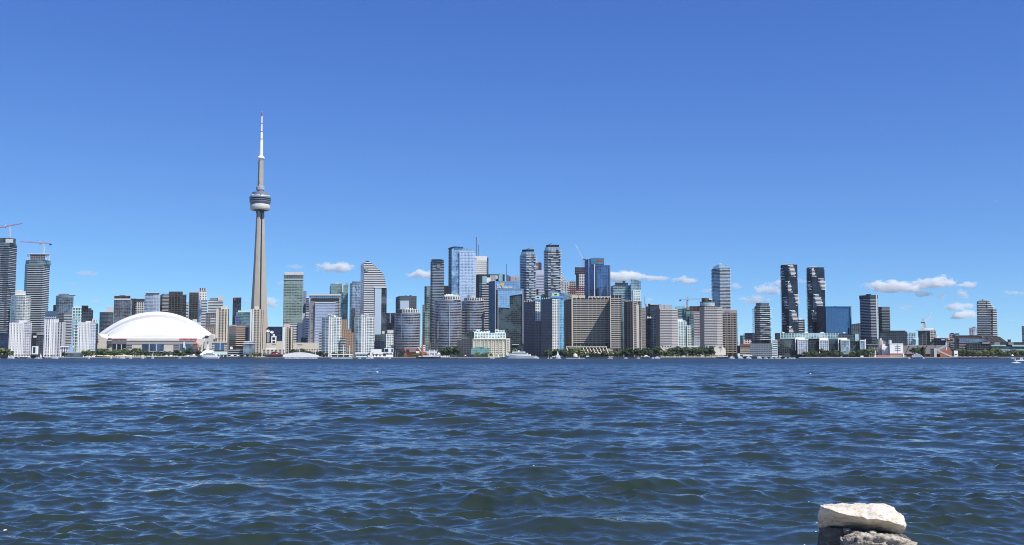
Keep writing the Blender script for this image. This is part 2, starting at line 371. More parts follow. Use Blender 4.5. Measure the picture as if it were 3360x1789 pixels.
def ragged(th, seed, lo=.15, hi=1., bay=5.):
    """balcony outline of one floor: front edge steps in and out bay by bay"""
    def fn(k, out, Q):
        rr = random.Random(seed*1000 + k); n = len(out) - 2; res = []
        for i in range(n-1):
            a, b = out[i], out[i+1]; qa, qb = Q[i], Q[i+1]; m = max(2, int((b-a).length/bay)); 
            for j in range(m):
                w = th(i, (j+.5)/m, k) if callable(th) else rr.choice((lo, hi, hi, (lo+hi)/2))
                for q in (j/m + .001, (j+1)/m - .001):
                    res.append(qa.lerp(qb, q).lerp(a.lerp(b, q), w))
        return res + [out[-2], out[-1]]
    return fn
SL_DARK = dict(th=.5, out=1.0, mat=plain('slab_light', (.62,.64,.66), .6))
SL_MINT = plain('slab_mint', (.72,.80,.76), .55)
SL_GRAY = plain('slab_gray', (.30,.31,.33), .7); SL_W = plain('slab_white', (.78,.78,.76), .6); SL_DK = plain('slab_dark', (.07,.075,.085), .6)

# ============================================================ left edge
t = B('condo_tower', 'tallest banded balcony tower at the west edge, cut by the frame, a crane on top', TOW, turn4(2150,-48,-20,30,56,1.2,1.6), 800, 2150, 'stripe_dark', fpx=6.1, slab=dict(th=.62,out=1.0,mat=SL_W,bot=1100,step=6.1*2150/F,var=ragged(lambda i,f,k: (1. if i==1 and f<.62-.012*(k-40) else .5 if i==2 and k%2 else -.2), 4)))
t.prism('crown', turn4(2150,-30,-6,36,52,1.2,1.6), 781, 'dark_glass', ybot=800, mat=None); t.block('core_wall', 18, 43, 784, 797, OFFW, -1, 14); t.prism('working_deck', turn4(2150,-40,-14,32,54,1.2,1.6), 797, 'teal_glass', ybot=803)
crane('red and white crane on the tallest tower at the west edge', 17, 744, 785, -18, 752, 73, 734, 2160, plain('crane_jib_red', (.46,.15,.14), .5), OFFW)
t = B('condo_tower', 'tall dark tower with pale floor bands and unfinished open top floors under a red crane', TOW, turn4(2100,84,93,142,164,1.6,2.2), 862, 2100, 'stripe_dark', fpx=6.1, slab=dict(th=.8,out=1.0,mat=SL_W,bot=1100,step=6.1*2100/F,var=ragged(lambda i,f,k: (1. if i==1 and math.sin(k*.45+f*5)+math.sin(k*.21-f*8)>-.55 else .2), 1)))
t.prism('working_deck', turn4(2100,84,95,145,168,1.6,1.6), 853, 'teal_glass', ybot=866, yref=860)
t.prism('concrete_core', (100, 148), 835, 'concrete_dk', ybot=855); t.block('roof_slab', 90, 163, 832, 835, OFFW, -2, 26)
for x in (91, 99, 151, 161): t.pole('column', x, 834, 854, 1.4, OFFW, 1)
t.prism('green_netting', [(82.5,10),(93,0)], 866, 'green_glass', ybot=960, D=14)
crane('red crane on the unfinished dark tower with pale bands', 131, 800, 835, 66, 794, 166, 801, 2110, plain('crane_jib_red', (.46,.15,.14), .5), OFFW)
t = B('condo_tower', 'rounded cream condominium with a white roof box before the dark banded tower', TOW, curve_pts(36,102,8,16), 968, 1960, 'balc_cream', fpx=5.2, slab=dict(th=.35,out=.8,mat=SL_W,bot=1058))
t.block('roof_box', 50, 84, 955, 968, OFFW, 6, 24); t.block('stair_head', 54, 66, 951, 956, OFFW, 8, 20)
def piers(t, x0, x1, n, ytop, ybot, w=1.3, mat=WHITE, out=.9):
    for i in range(n):
        x = x0 + (x1-x0)*i/(n-1); a = t.loc(x, ybot, 0); b = t.loc(x, ytop, 0)
        MB().box(a[0]-w/2, a[0]+w/2, -out, .3, a[2], b[2]).build('pier', mat, t.o)
t = B('apartment_block', 'white ribbed block with pale glass side wall, nearest to the round tree clump', 'apartment block', [(31,0),(74,0),(104,14)], 1059, 1830, 'white_pier', fpx=5.2, ov={3:.35})
piers(t, 32, 73, 9, 1059, 1164); t.prism('side_wall', [(74.5,-.6),(104.5,13)], 1058, 'pale_glass', ybot=1166, D=15); t.block('roof_box', 62, 78, 1052, 1059, OFFW, 6, 16); t.block('roof_unit', 40, 52, 1056, 1059, GRAY, 6, 14)
t = B('apartment_block', 'white ribbed block beside a narrow white pavilion, taller half and lower grey half', 'apartment block', [(146,0),(176,0)], 1048, 1820, 'white_pier', fpx=10.4, ov={3:.14})
piers(t, 147, 175, 5, 1048, 1166, 1.6); t.prism('lower_wing', [(176,2),(203,2),(216,9)], 1058, 'white_pier2', fpx=10.4, ov={3:.12}); 
for x in (178, 186, 194, 202): 
    a = t.loc(x, 1166, 2); b = t.loc(x, 1058, 2); MB().box(a[0]-.7, a[0]+.7, 1.2, 2.2, a[2], b[2]).build('pier', OFFW, t.o)
t.prism('side_wall', [(203.5,1.8),(216.5,9)], 1057.5, 'concrete_dk', ybot=1160, D=14, ov={3:.9,2:(.33,.33,.36)}); t.block('roof_box', 176, 193, 1047, 1058, OFFW, 6, 16)
t = B('apartment_block', 'white ribbed block next to the stadium with a pale glass side wall', 'apartment block', [(257,0),(291,0),(315,12)], 1058, 1830, 'white_pier', fpx=5.2, ov={3:.35})
piers(t, 262, 290, 7, 1058, 1162); t.prism('side_wall', [(291.5,-.6),(315.5,11.5)], 1057.5, 'pale_glass', ybot=1166, D=14); t.block('roof_box', 281, 300, 1053, 1058, OFFW, 6, 16)
t = B('office_building', 'low grey blue building with plain glass top storey between white ribbed blocks', 'building', (147,184), 1036, 1960, 'pale_glass', fpx=8, ov={0:(.10,.13,.18),1:(.24,.28,.34)}); t.block('plant_screen', 148, 183, 1021, 1036, plain('slate_screen', (.12,.16,.23), .4, .3), -.4, 16)
B('office_building', 'narrow dark block peeking out beside the grey glass tower', 'building', (175,192), 1001, 2050, 'black', fpx=5)
t = B('condo_tower', 'grey glass tower with stepped dark roof behind the white ribbed blocks', TOW, turn(2000,184,191,241,1.5,.1), 970, 2000, 'gray_glass', fpx=5.2, slab=dict(th=.3,out=.5,mat=SL_GRAY,bot=1060)); t.block('roof_box', 192, 226, 964, 970, GRAY, 3, 20); t.block('roof_box', 226, 240, 968, 970, DARK, 3, 20)
t = B('condo_block', 'white balconied block in front of the grey glass tower', 'apartment block', (214,236), 1028, 1900, 'white_bands', fpx=5.2, slab=dict(th=.9,out=1.4,mat=SL_W,bot=1140)); t.prism('low_wing', (205,214), 1062, 'white_bands', fpx=5.2); t.prism('side_glass', (236,243), 1045, 'sky_glass')
t = B('condo_block', 'mint green glass block behind the white ribbed block by the stadium', 'apartment block', (238,268), 1010, 1960, 'mint', fpx=9.5, ov={0:(.10,.22,.20),1:(.30,.55,.50)}, slab=dict(th=.7,out=.5,mat=SL_MINT,bot=1150,step=9.5*1960/F)); t.block('roof_box', 242, 264, 1006, 1010, OFFW, 2, 14)
t = B('condo_block', 'stepped black building rising behind the ribbed block by the stadium', 'apartment block', (266,306), 1017, 2050, 'dark_glass', fpx=5); t.prism('penthouse', (268,290), 1003, 'black', ybot=1018, D=20); t.prism('upper_step', (290,300), 1012, 'dark_glass', ybot=1018, D=20)
t = B('condo_block', 'low stepped dark block directly west of the stadium', 'apartment block', (300,322), 1062, 1990, 'dark_glass', fpx=5, slab=dict(th=.5,out=1.,mat=SL_GRAY,bot=1120)); t.prism('penthouse', (303,317), 1047, 'white_grid', ybot=1062)
B('office_building', 'wide dark low block at the west edge behind the shore tree', 'building', (-40,29), 1092, 1900, 'navy', fpx=6, part='office_body')
t = B('office_building', 'low dark glass block between two white ribbed blocks', 'building', (121,147), 1096, 1870, 'dark_glass', fpx=5.6, part='office_body'); t.block('cornice', 120, 147, 1095, 1098, OFFW, -1, 4)
t = B('office_building', 'low black block with one bright square opening', 'building', (103,122), 1092, 1900, 'black', fpx=6, part='office_body'); t.block('white_panel', 109, 120, 1102, 1108, WHITE, -.6, .4)  # plain white panel on the front, no emission
t = Thing('pavilion', 'small white pavilion framing one tall dark window', 'pavilion', 113, 1790)
m = MB(); a = t.loc(104.5,1163); b = t.loc(121,1136)
for q in ((a[0],a[0]+1.8,a[2],b[2]),(b[0]-1.8,b[0],a[2],b[2]),(a[0]+1.8,b[0]-1.8,b[2]-1.8,b[2]),(a[0]+1.8,b[0]-1.8,a[2],a[2]+1.8)): m.box(q[0],q[1],-1,6,q[2],q[3])
m.build('white_frame', WHITE, t.o); t.block('window', 107.5, 118, 1139.5, 1160, GLASS_DK, 0, 5); t.block('base', 105, 120, 1163, 1168, DARK, 0, 6)
t = Thing('terminal_building', 'low white terminal with curved roofline and tall window ribs', 'terminal', 218, 1800)
t.prism('hall', [(198,0),(225,0)], 1139, 'white_pier', D=25, ov={3:.05,4:4.2,5:.5}, tops=(1141,1137)); t.prism('glass_end', [(225,-.5),(238,-.5)], 1134, 'sky_glass', D=25, tops=(1134,1136)); t.block('roof_edge', 197, 226, 1136, 1139.5, WHITE, -1.5, 24)
t = Thing('long_shed', 'long low grey roofed shed with glass walls by the west quay', 'shed', 243, 1790)
t.prism('walls', (215,272), 1159, 'gray_glass', fpx=9, D=20); t.block('roof', 213, 274, 1156, 1159.5, plain('shed_roof', (.36,.38,.36), .6), -3, 22)
# towers behind the stadium
t = B('condo_tower', 'dark rounded tower with a white roof box behind the stadium shoulder', TOW, curve_pts(327,372,7,10), 1024, 2500, 'dark_glass', fpx=4.4, slab=dict(th=.4,out=.4,mat=SL_GRAY,bot=1090)); t.block('roof_box', 349, 373, 1007, 1025, OFFW, 4, 26)
t = B('condo_tower', 'broad grey glass tower with a pale band under its brown roof storey', TOW, [(374,0),(428,0),(434,16)], 985, 2550, 'gray_glass', fpx=4.6); t.prism('roof_storey', [(375,0),(428,0)], 971, 'black', ybot=981, ov={2:(.10,.075,.07)}, D=30); t.block('pale_band', 375, 428, 980, 985, OFFW, -1, 30); t.block('boom_base', 392, 412, 969, 971, DARK, 6, 12)
B('condo_tower', 'narrow brown tower squeezed against the broad grey glass tower', TOW, (429,446), 980, 2600, 'dkbrown_grid', fpx=4.5)
t = B('office_tower', 'white gridded tower with a dark brown top behind the stadium', TOW, (437,476), 989, 2700, 'white_grid', fpx=7.5, ov={4:5.2,5:.32,3:.28,2:(.72,.70,.66)}); t.block('roof_storey', 437, 476, 981, 989.5, plain('dark_brown', (.06,.045,.045), .6), -.6, 26)
B('office_tower', 'dark glass sliver between the gridded tower and the blue tower', TOW, (464,480), 981, 2760, 'dark_glass', fpx=4.5)
t = B('condo_tower', 'blue glass tower with a slate cap and a paler right half behind the dome crown', TOW, (475,504), 969, 2600, 'blue_glass', fpx=4.6, ov={2:(.5,.55,.62),3:.3}); t.prism('pale_half', [(504,0),(524,0)], 968, 'pale_glass', fpx=4.6); t.block('slate_cap', 478, 522, 962, 969.5, plain('slate_cap', (.08,.11,.17), .5), 1, 24); t.block('roof_edge', 478, 524, 960.8, 962.4, OFFW, 0, 25)
t = B('condo_tower', 'dark tower with white balcony stripes down its middle behind the dome', TOW, (526,556), 968, 2640, 'dark_glass', fpx=4.6, slab=dict(th=.9,out=.8,mat=SL_W,bot=1020,front=(535,556))); t.prism('upper_storey', (530,556), 964, 'blue_glass', ybot=968, D=20)
B('condo_tower', 'dark brown gridded tower, square topped, above the crown of the dome', TOW, [(554,0),(596,0),(600,6)], 957, 2560, 'dkbrown_grid', fpx=7)
B('condo_tower', 'dark green narrow tower just right of the brown gridded tower', TOW, (598,612), 967, 2620, 'dark_glass', fpx=5, ov={1:(.05,.09,.10)})
B('condo_tower', 'very narrow black tower with white edge stripes behind the dome', TOW, (611,619), 993, 2700, 'stripe_w', fpx=5)
t = B('condo_tower', 'slim dark tower with a white roof edge beside the tall white gridded tower', TOW, (621,652), 960, 2560, 'dkbrown_grid', fpx=7, ov={1:(.06,.08,.07)}); t.block('roof_edge', 624, 652, 957.5, 960, OFFW, 0, 24)
t = B('hotel_tower', 'tall white gridded tower with a blank white crown and balcony wing', TOW, (652,679), 956, 2480, 'white_grid', fpx=8, ov={4:6.2,5:.6,3:.55}); t.prism('crown', (653,677), 945, 'white_pier', ybot=957, D=20, ov={2:(.6,.6,.6),3:.1}); t.prism('balcony_wing', (660,680), 985, 'stripe_w', fpx=5.2, D=10, mat=None, ov=None); 
t.prism('blank_wall', (652,661), 985, 'pale_glass', ybot=1085, D=4); 
t = B('condo_tower', 'balcony striped tower with grey roof and a white stair block on top', TOW, (684,732), 985, 2500, 'stripe_w', fpx=5.1); t.block('roof_storey', 689, 715, 978, 985, GRAY, 2, 20); t.block('stair_block', 715, 731, 971, 987, OFFW, -1, 18)
t = B('apartment_block', 'grey low block with white corner balconies behind the dome edge', 'apartment block', (675,712), 1026, 2400, 'concrete_dk', fpx=5); t.prism('balcony_bay', (691,712), 1044, 'stripe_w', ybot=1062, D=4, fpx=5.2); t.block('roof_edge', 676, 712, 1024, 1027, OFFW, -1, 20)
B('apartment_block', 'pale brown low block at the dome edge in front of the grey block', 'apartment block', [(672,0),(712,0)], 1076, 2330, 'brick_tan', fpx=5, ov={2:(.45,.38,.33),3:.3})
t = B('roof_annex', 'small white cubes at the shoulder of the dome', 'annex', (632,647), 1048, 2350, 'pale_glass', part='upper_cube', ov={3:.95,2:(.75,.75,.74)}); t.prism('lower_cube', (646,660), 1058, 'pale_glass', ov={3:.95,2:(.75,.75,.74)})
t = B('condo_tower', 'cream condominium tower with dark recessed balconies beside the stadium', TOW, [(708,4),(714,0),(738,0),(752,7)], 1014, 1990, 'beige_condo', fpx=5.3, slab=dict(th=.6,out=.5,mat=CREAM,bot=1120,front=[(720,0),(734,0)]))
t.block('roof_box', 725, 739, 1004, 1015, CREAM, 3, 18); piers(t, 709, 713, 2, 1013, 1110, 2.2, CREAM, .5)
t = B('condo_tower', 'slim black tower with a small pale emblem at its top behind the tower base', TOW, (764,792), 977, 2550, 'dark_glass', fpx=5.2, ov={0:(.006,.008,.012),2:(.02,.02,.025)}); t.block('emblem', 767, 772, 979, 984, REDP, -.6, .3); t.block('roof_storey', 776, 792, 976.5, 980, plain('dark_brown', (.06,.045,.045)), -.5, 20)
B('office_block', 'small white block dotted with purple windows', 'building', (772,787), 1036, 2380, 'purple_grid', fpx=8.2, ov={4:3.4})
t = B('office_tower', 'teal glass office block with a pale green roof left of the great tower', TOW, (775,832), 1024, 2480, 'teal_glass', fpx=5); t.block('roof_storey', 781, 832, 1019, 1024, MINTR, 2, 22)
t = B('office_block', 'salmon and black banded office block with a red roof sign', 'building', turn(2120,751,775,806,1.6,.1), 1070, 2120, 'salmon_band', fpx=6.3, slab=dict(th=1.6,out=.8,mat=plain('salmon_band_slab', (.66,.50,.40)),bot=1135,step=6.3*2120/F,front=turn(2120,773,776,806,1.6,.1)))
t.block('roof_sign', 787, 814, 1070, 1078, REDP, 10, 12); t.block('roof_box', 752, 776, 1066, 1070, CONC, 6, 16)
t.prism('navy_wing', (806,816), 1074, 'navy', fpx=6)
t = B('office_building', 'low glass building with blue centre and grey curved balcony bands by the ferry pier', 'building', (695,745), 1124, 1980, 'gray_hotel', fpx=7.2, part='office_body', ov={3:.5}); t.block('blue_glazing', 706, 735, 1126, 1149, GLASS_BL, -1.2, 2); t.pole('downpipe', 722, 1124, 1149, 1.2, OFFW, -1.5); t.block('parapet', 694, 746, 1121, 1125, CREAM, -1, 14); t.prism('rear_hall', [(700,20),(735,20)], 1113, 'concrete_dk', ybot=1124, D=34, ov={2:(.5,.47,.43)})
t = B('parking_garage', 'low dark open decked garage with white kerbs near the glass cube', 'garage', (749,800), 1147, 1850, 'white_bands', fpx=7, part='deck_body', ov={0:(.01,.01,.015),1:(.03,.03,.04),2:(.4,.42,.45),3:.35}); t.block('roof_unit', 755, 764, 1138, 1146, WHITE, 0, 8); t.block('roof_canopy', 763, 797, 1137, 1142, BLACK, 0, 10)
t = Thing('glass_pavilion', 'grey glass cube with white rooftop frames in front of the salmon banded block', 'pavilion', 816, 1840); t.prism('cube', (798,835), 1128, 'gray_glass', ybot=1166, fpx=6, ov={3:.1,5:.08,4:5}); t.block('flat_roof', 797, 836, 1126, 1128.5, OFFW, -1, 16); t.prism('roof_pavilion', (800,832), 1119, 'white_bands', ybot=1126, D=14)
# ============================================================ right of the great tower
t = B('condo_tower', 'cream condominium tower with serrated balconies standing before the great tower', TOW, [(821,3),(830,0),(856,0),(867,10)], 1015, 1900, 'beige_condo', fpx=5.5, slab=dict(th=.6,out=.5,mat=CREAM,bot=1160,front=[(832,0),(850,0)]))
t.block('roof_box', 836, 850, 1005, 1016, CREAM, 3, 16); piers(t, 822, 829, 2, 1014, 1120, 2.6, WHITE, .3)
t = B('arena_building', 'dark navy block with chamfered corners behind two white dishes', 'building', [(874,4),(881,0),(927,0)], 1073, 2160, 'navy', fpx=14, part='hall_body', tops=(1078,1072,1072)); t.block('left_pilaster', 876, 879, 1092, 1124, STEEL, -1, 1); t.block('right_pilaster', 881, 884, 1092, 1124, STEEL, -1, 1)
for px, py, lab in ((880.5,1086,'higher white round dish before the dark navy block'), (893,1090,'lower white round dish before the dark navy block')):
    t = Thing('satellite_dish', lab, 'dish', px, 2080); a = t.loc(px, py)
    m = MB(); n = 14; c = Vector((a[0],0,a[2])); v = [c + Vector((math.cos(i*2*math.pi/n)*3.4, -1+math.sin(i*2*math.pi/n)*1.2, math.sin(i*2*math.pi/n)*2.6)) for i in range(n)]
    m.add([tuple(q) for q in v]+[tuple(c+Vector((.6,1.8,-.6)))], [(i,(i+1)%n,n) for i in range(n)]); d = m.build('bowl', WHITE, t.o)
    d.modifiers.new('solid','SOLIDIFY').thickness = .25
    MB().bar((a[0],.8,a[2]-1), (a[0],.8,W(CX,1124,2080)[1]-t.z0), .8).build('support_post', STEEL, t.o)
t = Thing('gate_frame', 'white open square frame structure on the cream hall roof', 'frame', 898, 2040); a = t.loc(890,1125); b = t.loc(906,1103); m = MB()
for x in (a[0], b[0]-1.6): m.box(x, x+1.6, 0, 3, a[2], b[2])
m.box(a[0]+1.6, b[0]-1.6, 0, 3, b[2]-2.4, b[2]); m.box(a[0]+1.6, b[0]-1.6, 0, 3, a[2]+3.5, a[2]+5.2); m.build('portal', WHITE, t.o); t.block('top_box', 896, 902, 1096, 1103, WHITE, 0, 4); t.block('screen', 893, 903, 1106, 1117, DARK, 1, 2)
t = Thing('convention_hall', 'long windowless cream hall behind the low quay buildings', 'hall', 965, 2030); t.prism('east_wing', (908,1054), 1124, 'beige_wall', D=50, mat=CREAM, tops=(1124,1125)); t.prism('west_wing', [(874,-3),(908,-3)], 1126, 'beige_wall', D=50, mat=CREAM); t.prism('raised_bay', [(908,-2),(926,-2)], 1120, 'beige_wall', D=30, mat=CREAM)
t.block('louvre', 892, 906, 1130, 1132, GRAY, -3.4, -2.8); t.block('louvre', 976, 992, 1130, 1132, GRAY, -.5, .2); t.prism('loading_level', (960,1050), 1144, 'white_grid', ybot=1158, D=-0+12, ov={2:(.7,.62,.5)})
t = B('condo_tower', 'slim cream condominium tower with a tall roof box and a dark balcony groove', TOW, [(928,3),(934,0),(950,0),(963,8)], 1074, 1890, 'beige_condo', fpx=5.5, slab=dict(th=.6,out=.5,mat=CREAM,bot=1160,front=[(935,0),(945,0)]))
t.block('roof_box', 932, 952, 1062, 1075, plain('tan_render', (.58,.48,.40)), 3, 16); t.block('balcony_groove', 948, 951, 1078, 1162, BLACK, -.6, .2); piers(t, 929, 933, 2, 1074, 1160, 2.2, WHITE, .2)
t = B('office_tower', 'green glass tower with a chequered facade and a white roof band', TOW, [(931,0),(993,0),(996,10)], 900, 2330, 'mint_block', fpx=5.2, ov={3:.46})
t.prism('white_crown', (934,996), 893, 'white_bands', ybot=902, D=34, mat=OFFW); t.prism('dark_storey', [(935,-1),(995,-1)], 903, 'gray_glass', ybot=915, D=4, ov={0:(.05,.07,.06),1:(.16,.2,.18),3:.1}); t.block('pale_band', 932, 996, 915, 918, OFFW, -1.5, 5); t.block('dark_base', 976, 992, 1060, 1124, plain('slate_screen',(.12,.16,.23)), -3, 1)
t.prism('lower_balconies', (930,976), 1060, 'stripe_w', ybot=1130, D=1, fpx=5.4)
B('office_tower', 'thin slate blue tower edge beside the chequered green tower', TOW, (995,1006), 955, 2420, 'concrete_dk', fpx=5, ov={2:(.25,.30,.42),3:.8})
t = B('office_block', 'thin white and silver ribbed slab in front of the slate tower edge', 'building', (992,1002), 1028, 2150, 'white_pier', ov={3:.02,4:1.6,5:.5}, ybot=1110); t.prism('striped_side', (1001,1016), 1045, 'white_bands', fpx=5.6); t.prism('base_block', (988,1006), 1108, 'dark_glass')
t = B('condo_tower', 'striped narrow tower between the slate edge and the framed glass building', TOW, (1004,1020), 977, 2400, 'stripe_w', fpx=5.4)
for k in range(7): t.block('roof_fin', 1005, 1015, 978+k*6, 979.4+k*6, STEEL, -1.4, 0)
# big framed glass building
t = B('office_tower', 'wide pale framed glass building with a dark recess around a lower glass slab', TOW, (1015,1118), 968, 2080, 'pale_glass', D=50, ov={0:(.22,.26,.32),1:(.38,.42,.5)}, fpx=5)
t.block('recess_wall', 1022, 1111, 980, 1150, BLACK, -1.2, 0); t.block('recess_beam', 1021, 1112, 979, 988, DARK, -2, -1.2)
t.prism('inner_slab', [(1034,-6),(1100,-6)], 993, 'blue_glass', D=-1, fpx=5, ov={0:(.22,.28,.38),1:(.36,.43,.56),2:(.44,.48,.60),3:.45,6:.45}); t.block('slab_cap', 1033, 1101, 991.5, 994, WHITE, -7, -2)
t.prism('west_windows', [(1018,-1.6),(1034,-1.6)], 988, 'concrete_dk', ybot=1126, D=-.5, fpx=9, ov={1:(.35,.36,.38),3:.5,4:6}); t.prism('east_windows', [(1100,-1.6),(1111,-1.6)], 990, 'salmon_band', ybot=1060, D=-.5, fpx=5, ov={2:(.45,.48,.5)})
t.block('parapet', 1014, 1119, 965.5, 970, OFFW, -2, 50)
t = B('office_tower', 'green glass tower with a pointed corner spire behind the framed glass building', TOW, [(1082,3),(1087,0),(1127,0)], 940, 2380, 'green_glass', fpx=5.2); t.prism('spire_bay', [(1126,-1),(1142,-1)], 936, 'green_glass', fpx=5.2, D=20); 
a = t.loc(1132,936); b = t.loc(1142,936); c = t.loc(1137,925); MB().add([(a[0],-1,a[2]),(b[0],-1,b[2]),(b[0],12,b[2]),(a[0],12,a[2]),(c[0],5,c[2])], [(0,1,4),(1,2,4),(2,3,4),(3,0,4),(3,2,1,0)]).build('spire', plain('spire_green', (.14,.24,.20), .4), t.o)
t.prism('upper_storey', (1084,1124), 931, 'green_glass', ybot=940, D=20, ov={0:(.22,.32,.28)}); t.block('roof_unit', 1100, 1112, 927, 932, OFFW, 4, 12); t.block('corner_fin', 1123, 1126, 933, 960, WHITE, -1.5, 0)
t = B('condo_tower', 'pale blue glass condominium left of the curved striped tower', TOW, [(1148,4),(1155,0),(1186,0)], 930, 2350, 'sky_glass', fpx=5.2, ov={0:(.10,.14,.18),1:(.50,.62,.72)}); t.prism('roof_storey', (1155,1183), 924, 'gray_glass', ybot=930, D=20)
t.prism('dark_lower', [(1155,-1),(1166,-1)], 1010, 'dark_glass', D=0, ybot=1150)
def elev(t, part, outline, d0, d1, mat, parent=None):
    """an elevation outline (photo columns and rows, clockwise) extruded from d0 to d1 in depth"""
    P = [t.loc(px, py, 0) for px, py in outline]; n = len(P); q = (t.Y+d1)/(t.Y+d0); X0 = min(p[0] for p in P)+t.x; X1 = max(p[0] for p in P)+t.x
    A = max(X0, X0*q); Bx = min(X1, X1*q)
    if Bx-A < .5*(X1-X0): A, Bx = X0, X1
    sq = lambda x: A + (x+t.x-X0)*(Bx-A)/max(.01, X1-X0) - t.x
    v = [(p[0], d0, p[2]) for p in P] + [(sq(p[0]), d1, p[2]) for p in P]; f = [tuple(range(n-1,-1,-1)), tuple(range(n,2*n))]
    uv = [[(P[i][0]+500, P[i][2]) for i in range(n-1,-1,-1)], [(P[i][0]+500, P[i][2]) for i in range(n)]]
    for i in range(n):
        j = (i+1) % n; f.append((i, j, n+j, n+i)); uv.append([(0, P[i][2]), (0.01, P[j][2]), (d1-d0, P[j][2]), (d1-d0, P[i][2])])
    o = mesh(part, v, f, mat, parent or t.o, uvs=uv)
    bm = bmesh.new(); bm.from_mesh(o.data); bmesh.ops.recalc_face_normals(bm, faces=bm.faces); bm.to_mesh(o.data); bm.free()
    return o
# ---- curved striped tower
t = Thing('office_tower', 'tall striped tower with a curved sloping east shoulder and a green emblem panel', TOW, 1225, 2120)
crv = [(1196,863),(1203,856),(1210,856.5),(1225,868),(1238,879),(1250,891),(1258,900),(1262,908),(1265,925),(1266,944)]
elev(t, 'tower_body', [(1192,1150),(1193,872)] + crv + [(1266,1150)], 0, 40, fac_mat('dark_glass', 5.9*2120/F, {2:(.03,.04,.05)}))
t.prism('west_wall', [(1182,16),(1193,-.4)], 862, 'pale_glass', fpx=5.9, D=18, yref=1000, tops=(868,860))
def xr(y):
    if y >= crv[-1][1]: return 1266
    for (xa, ya), (xb, yb) in zip(crv[1:], crv[2:]):
        if ya <= y <= yb: return xa + (xb-xa)*(y-ya)/max(.01, yb-ya)
    return 1206
y = 862
while y < 1060:
    right = xr(y) if y < 944 else 1228
    t.block('floor_band', 1193.3 if y > 866 else 1199, right-.3, y-1.45, y+1.45, SL_W, -1.6, .5); y += 5.95
t.block('glass_bay', 1228, 1250, 944, 1120, fac_mat('sky_glass', 3, {0:(.28,.38,.52),1:(.45,.58,.75)}), -2.2, .5)
t.prism('east_bay', [(1250,-2),(1266,-2),(1269,3)], 946, 'mosaic_dk', fpx=5, D=9, ybot=1150); t.block('bay_cap', 1227, 1267, 942.6, 945, SL_W, -3, .6)
pnl = t.block('emblem_panel', 1196, 1207.5, 880.5, 890.5, plain('emblem_green', (.012,.045,.03)), -2.6, -.5)
def text(t, s, px, py, size, mat, dY, part='lettering', width=None, parent=None, xf=None):
    cu = bpy.data.curves.new('lettering', 'FONT'); cu.body = s; cu.size = size; cu.extrude = .25; cu.align_x = 'CENTER'; cu.align_y = 'CENTER'; cu.offset = size*.015
    q = bpy.data.objects.new('lettering_curve', cu); C.objects.link(q); bpy.context.view_layer.update()
    me = bpy.data.meshes.new_from_object(q.evaluated_get(bpy.context.evaluated_depsgraph_get())); bpy.data.objects.remove(q); me.materials.clear(); me.materials.append(mat)
    o = bpy.data.objects.new(part, me); link(o, parent or t.o); o.location = t.loc(px, py, dY); o.rotation_euler = (R(90), 0, 0)
    if xf: o.scale = (xf, 1, 1)
    return o
text(t, 'TD', 1201.7, 885.5, 5.6, WHITE, -2.9, 'emblem', parent=pnl)
m = MB(); 
for a, b in (((1185,840),(1192,845)),((1192,845),(1202,856)),((1202,856),(1223,867))): m.bar(t.loc(*a, 4), t.loc(*b, 4), .9)
m.build('roof_crane_arm', STEEL, t.o)
# ---- front twins
def twin(label, x0, x1, crest, ywing, wing_dir):
    xm = (x0+x1)/2; t = Thing('condo_tower', label, TOW, xm, 1860)
    t.prism('tower_body', curve_pts(x0, x1, 8, 12), 1041, 'mint', fpx=5.2, ov={3:.0,4:6.5,5:.22}, slab=dict(th=.75, out=1.3, mat=SL_W, bot=1162, front=curve_pts(x0+1, x1-1, 8, 12)))
    t.prism('centre_bay', [(xm-9,-1.6),(xm+9,-1.6)], 1032, 'white_grid', fpx=5.2, D=12, ov={0:(.08,.11,.11),1:(.40,.46,.46),3:.3,4:4.4,5:.45})
    t.block('roof_storey', xm-12, xm+14, 1034, 1042, OFFW, 3, 16)
    a = t.loc(xm - 13*wing_dir, ywing); b = t.loc(xm + 4*wing_dir, ywing+5); MB().bar(a, b, 5, .8).build('roof_wing', WHITE, t.o)
    return t
t = twin('white balconied rounded tower with a raised roof wing in front of the framed glass building', 1056, 1120, 1032, 1031, 1)
t.prism('stepped_wing', (1118,1134), 1110, 'stripe_w', fpx=5.2, D=20, slab=dict(th=.6,out=1,mat=SL_W,bot=1160)); t.prism('west_stack', [(1047,8),(1056,6)], 1090, 'stripe_w', fpx=5.2, D=22)
twin('white balconied rounded tower with a raised roof wing below the curved striped tower', 1163, 1228, 1032, 1032, -1)
t = B('apartment_block', 'stepped tan brick block between the two white balconied towers', 'apartment block', (1120,1142), 1048, 2060, 'brick_tan', fpx=5.2); t.prism('stepped_wing', (1118,1152), 1079, 'brick_tan', D=10, fpx=5.2, mat=None, ov={2:(.36,.25,.17)}); t.prism('lower_wing', [(1118,-6),(1161,-6)], 1092, 'brick_tan', D=8, fpx=5.2)
t = B('office_tower', 'flat topped dark tower with a striped west edge behind the widest round condominium', TOW, turn(2450,1299,1312,1367,1.2,.1), 971, 2450, 'dark_glass', fpx=5, tops=(975,971,971), ov={0:(.08,.08,.07)}); t.block('sky_glazing', 1313, 1342, 987, 1024, fac_mat('sky_glass', 6), -1, 2); t.prism('west_stripes', [(1298.5,26),(1311.5,-.6)], 977, 'stripe_w', fpx=5.4, D=28, yref=971); t.block('roof_unit', 1330, 1334, 968.5, 971, DARK, 5, 10); t.block('roof_unit', 1344, 1350, 968, 971, DARK, 5, 10)
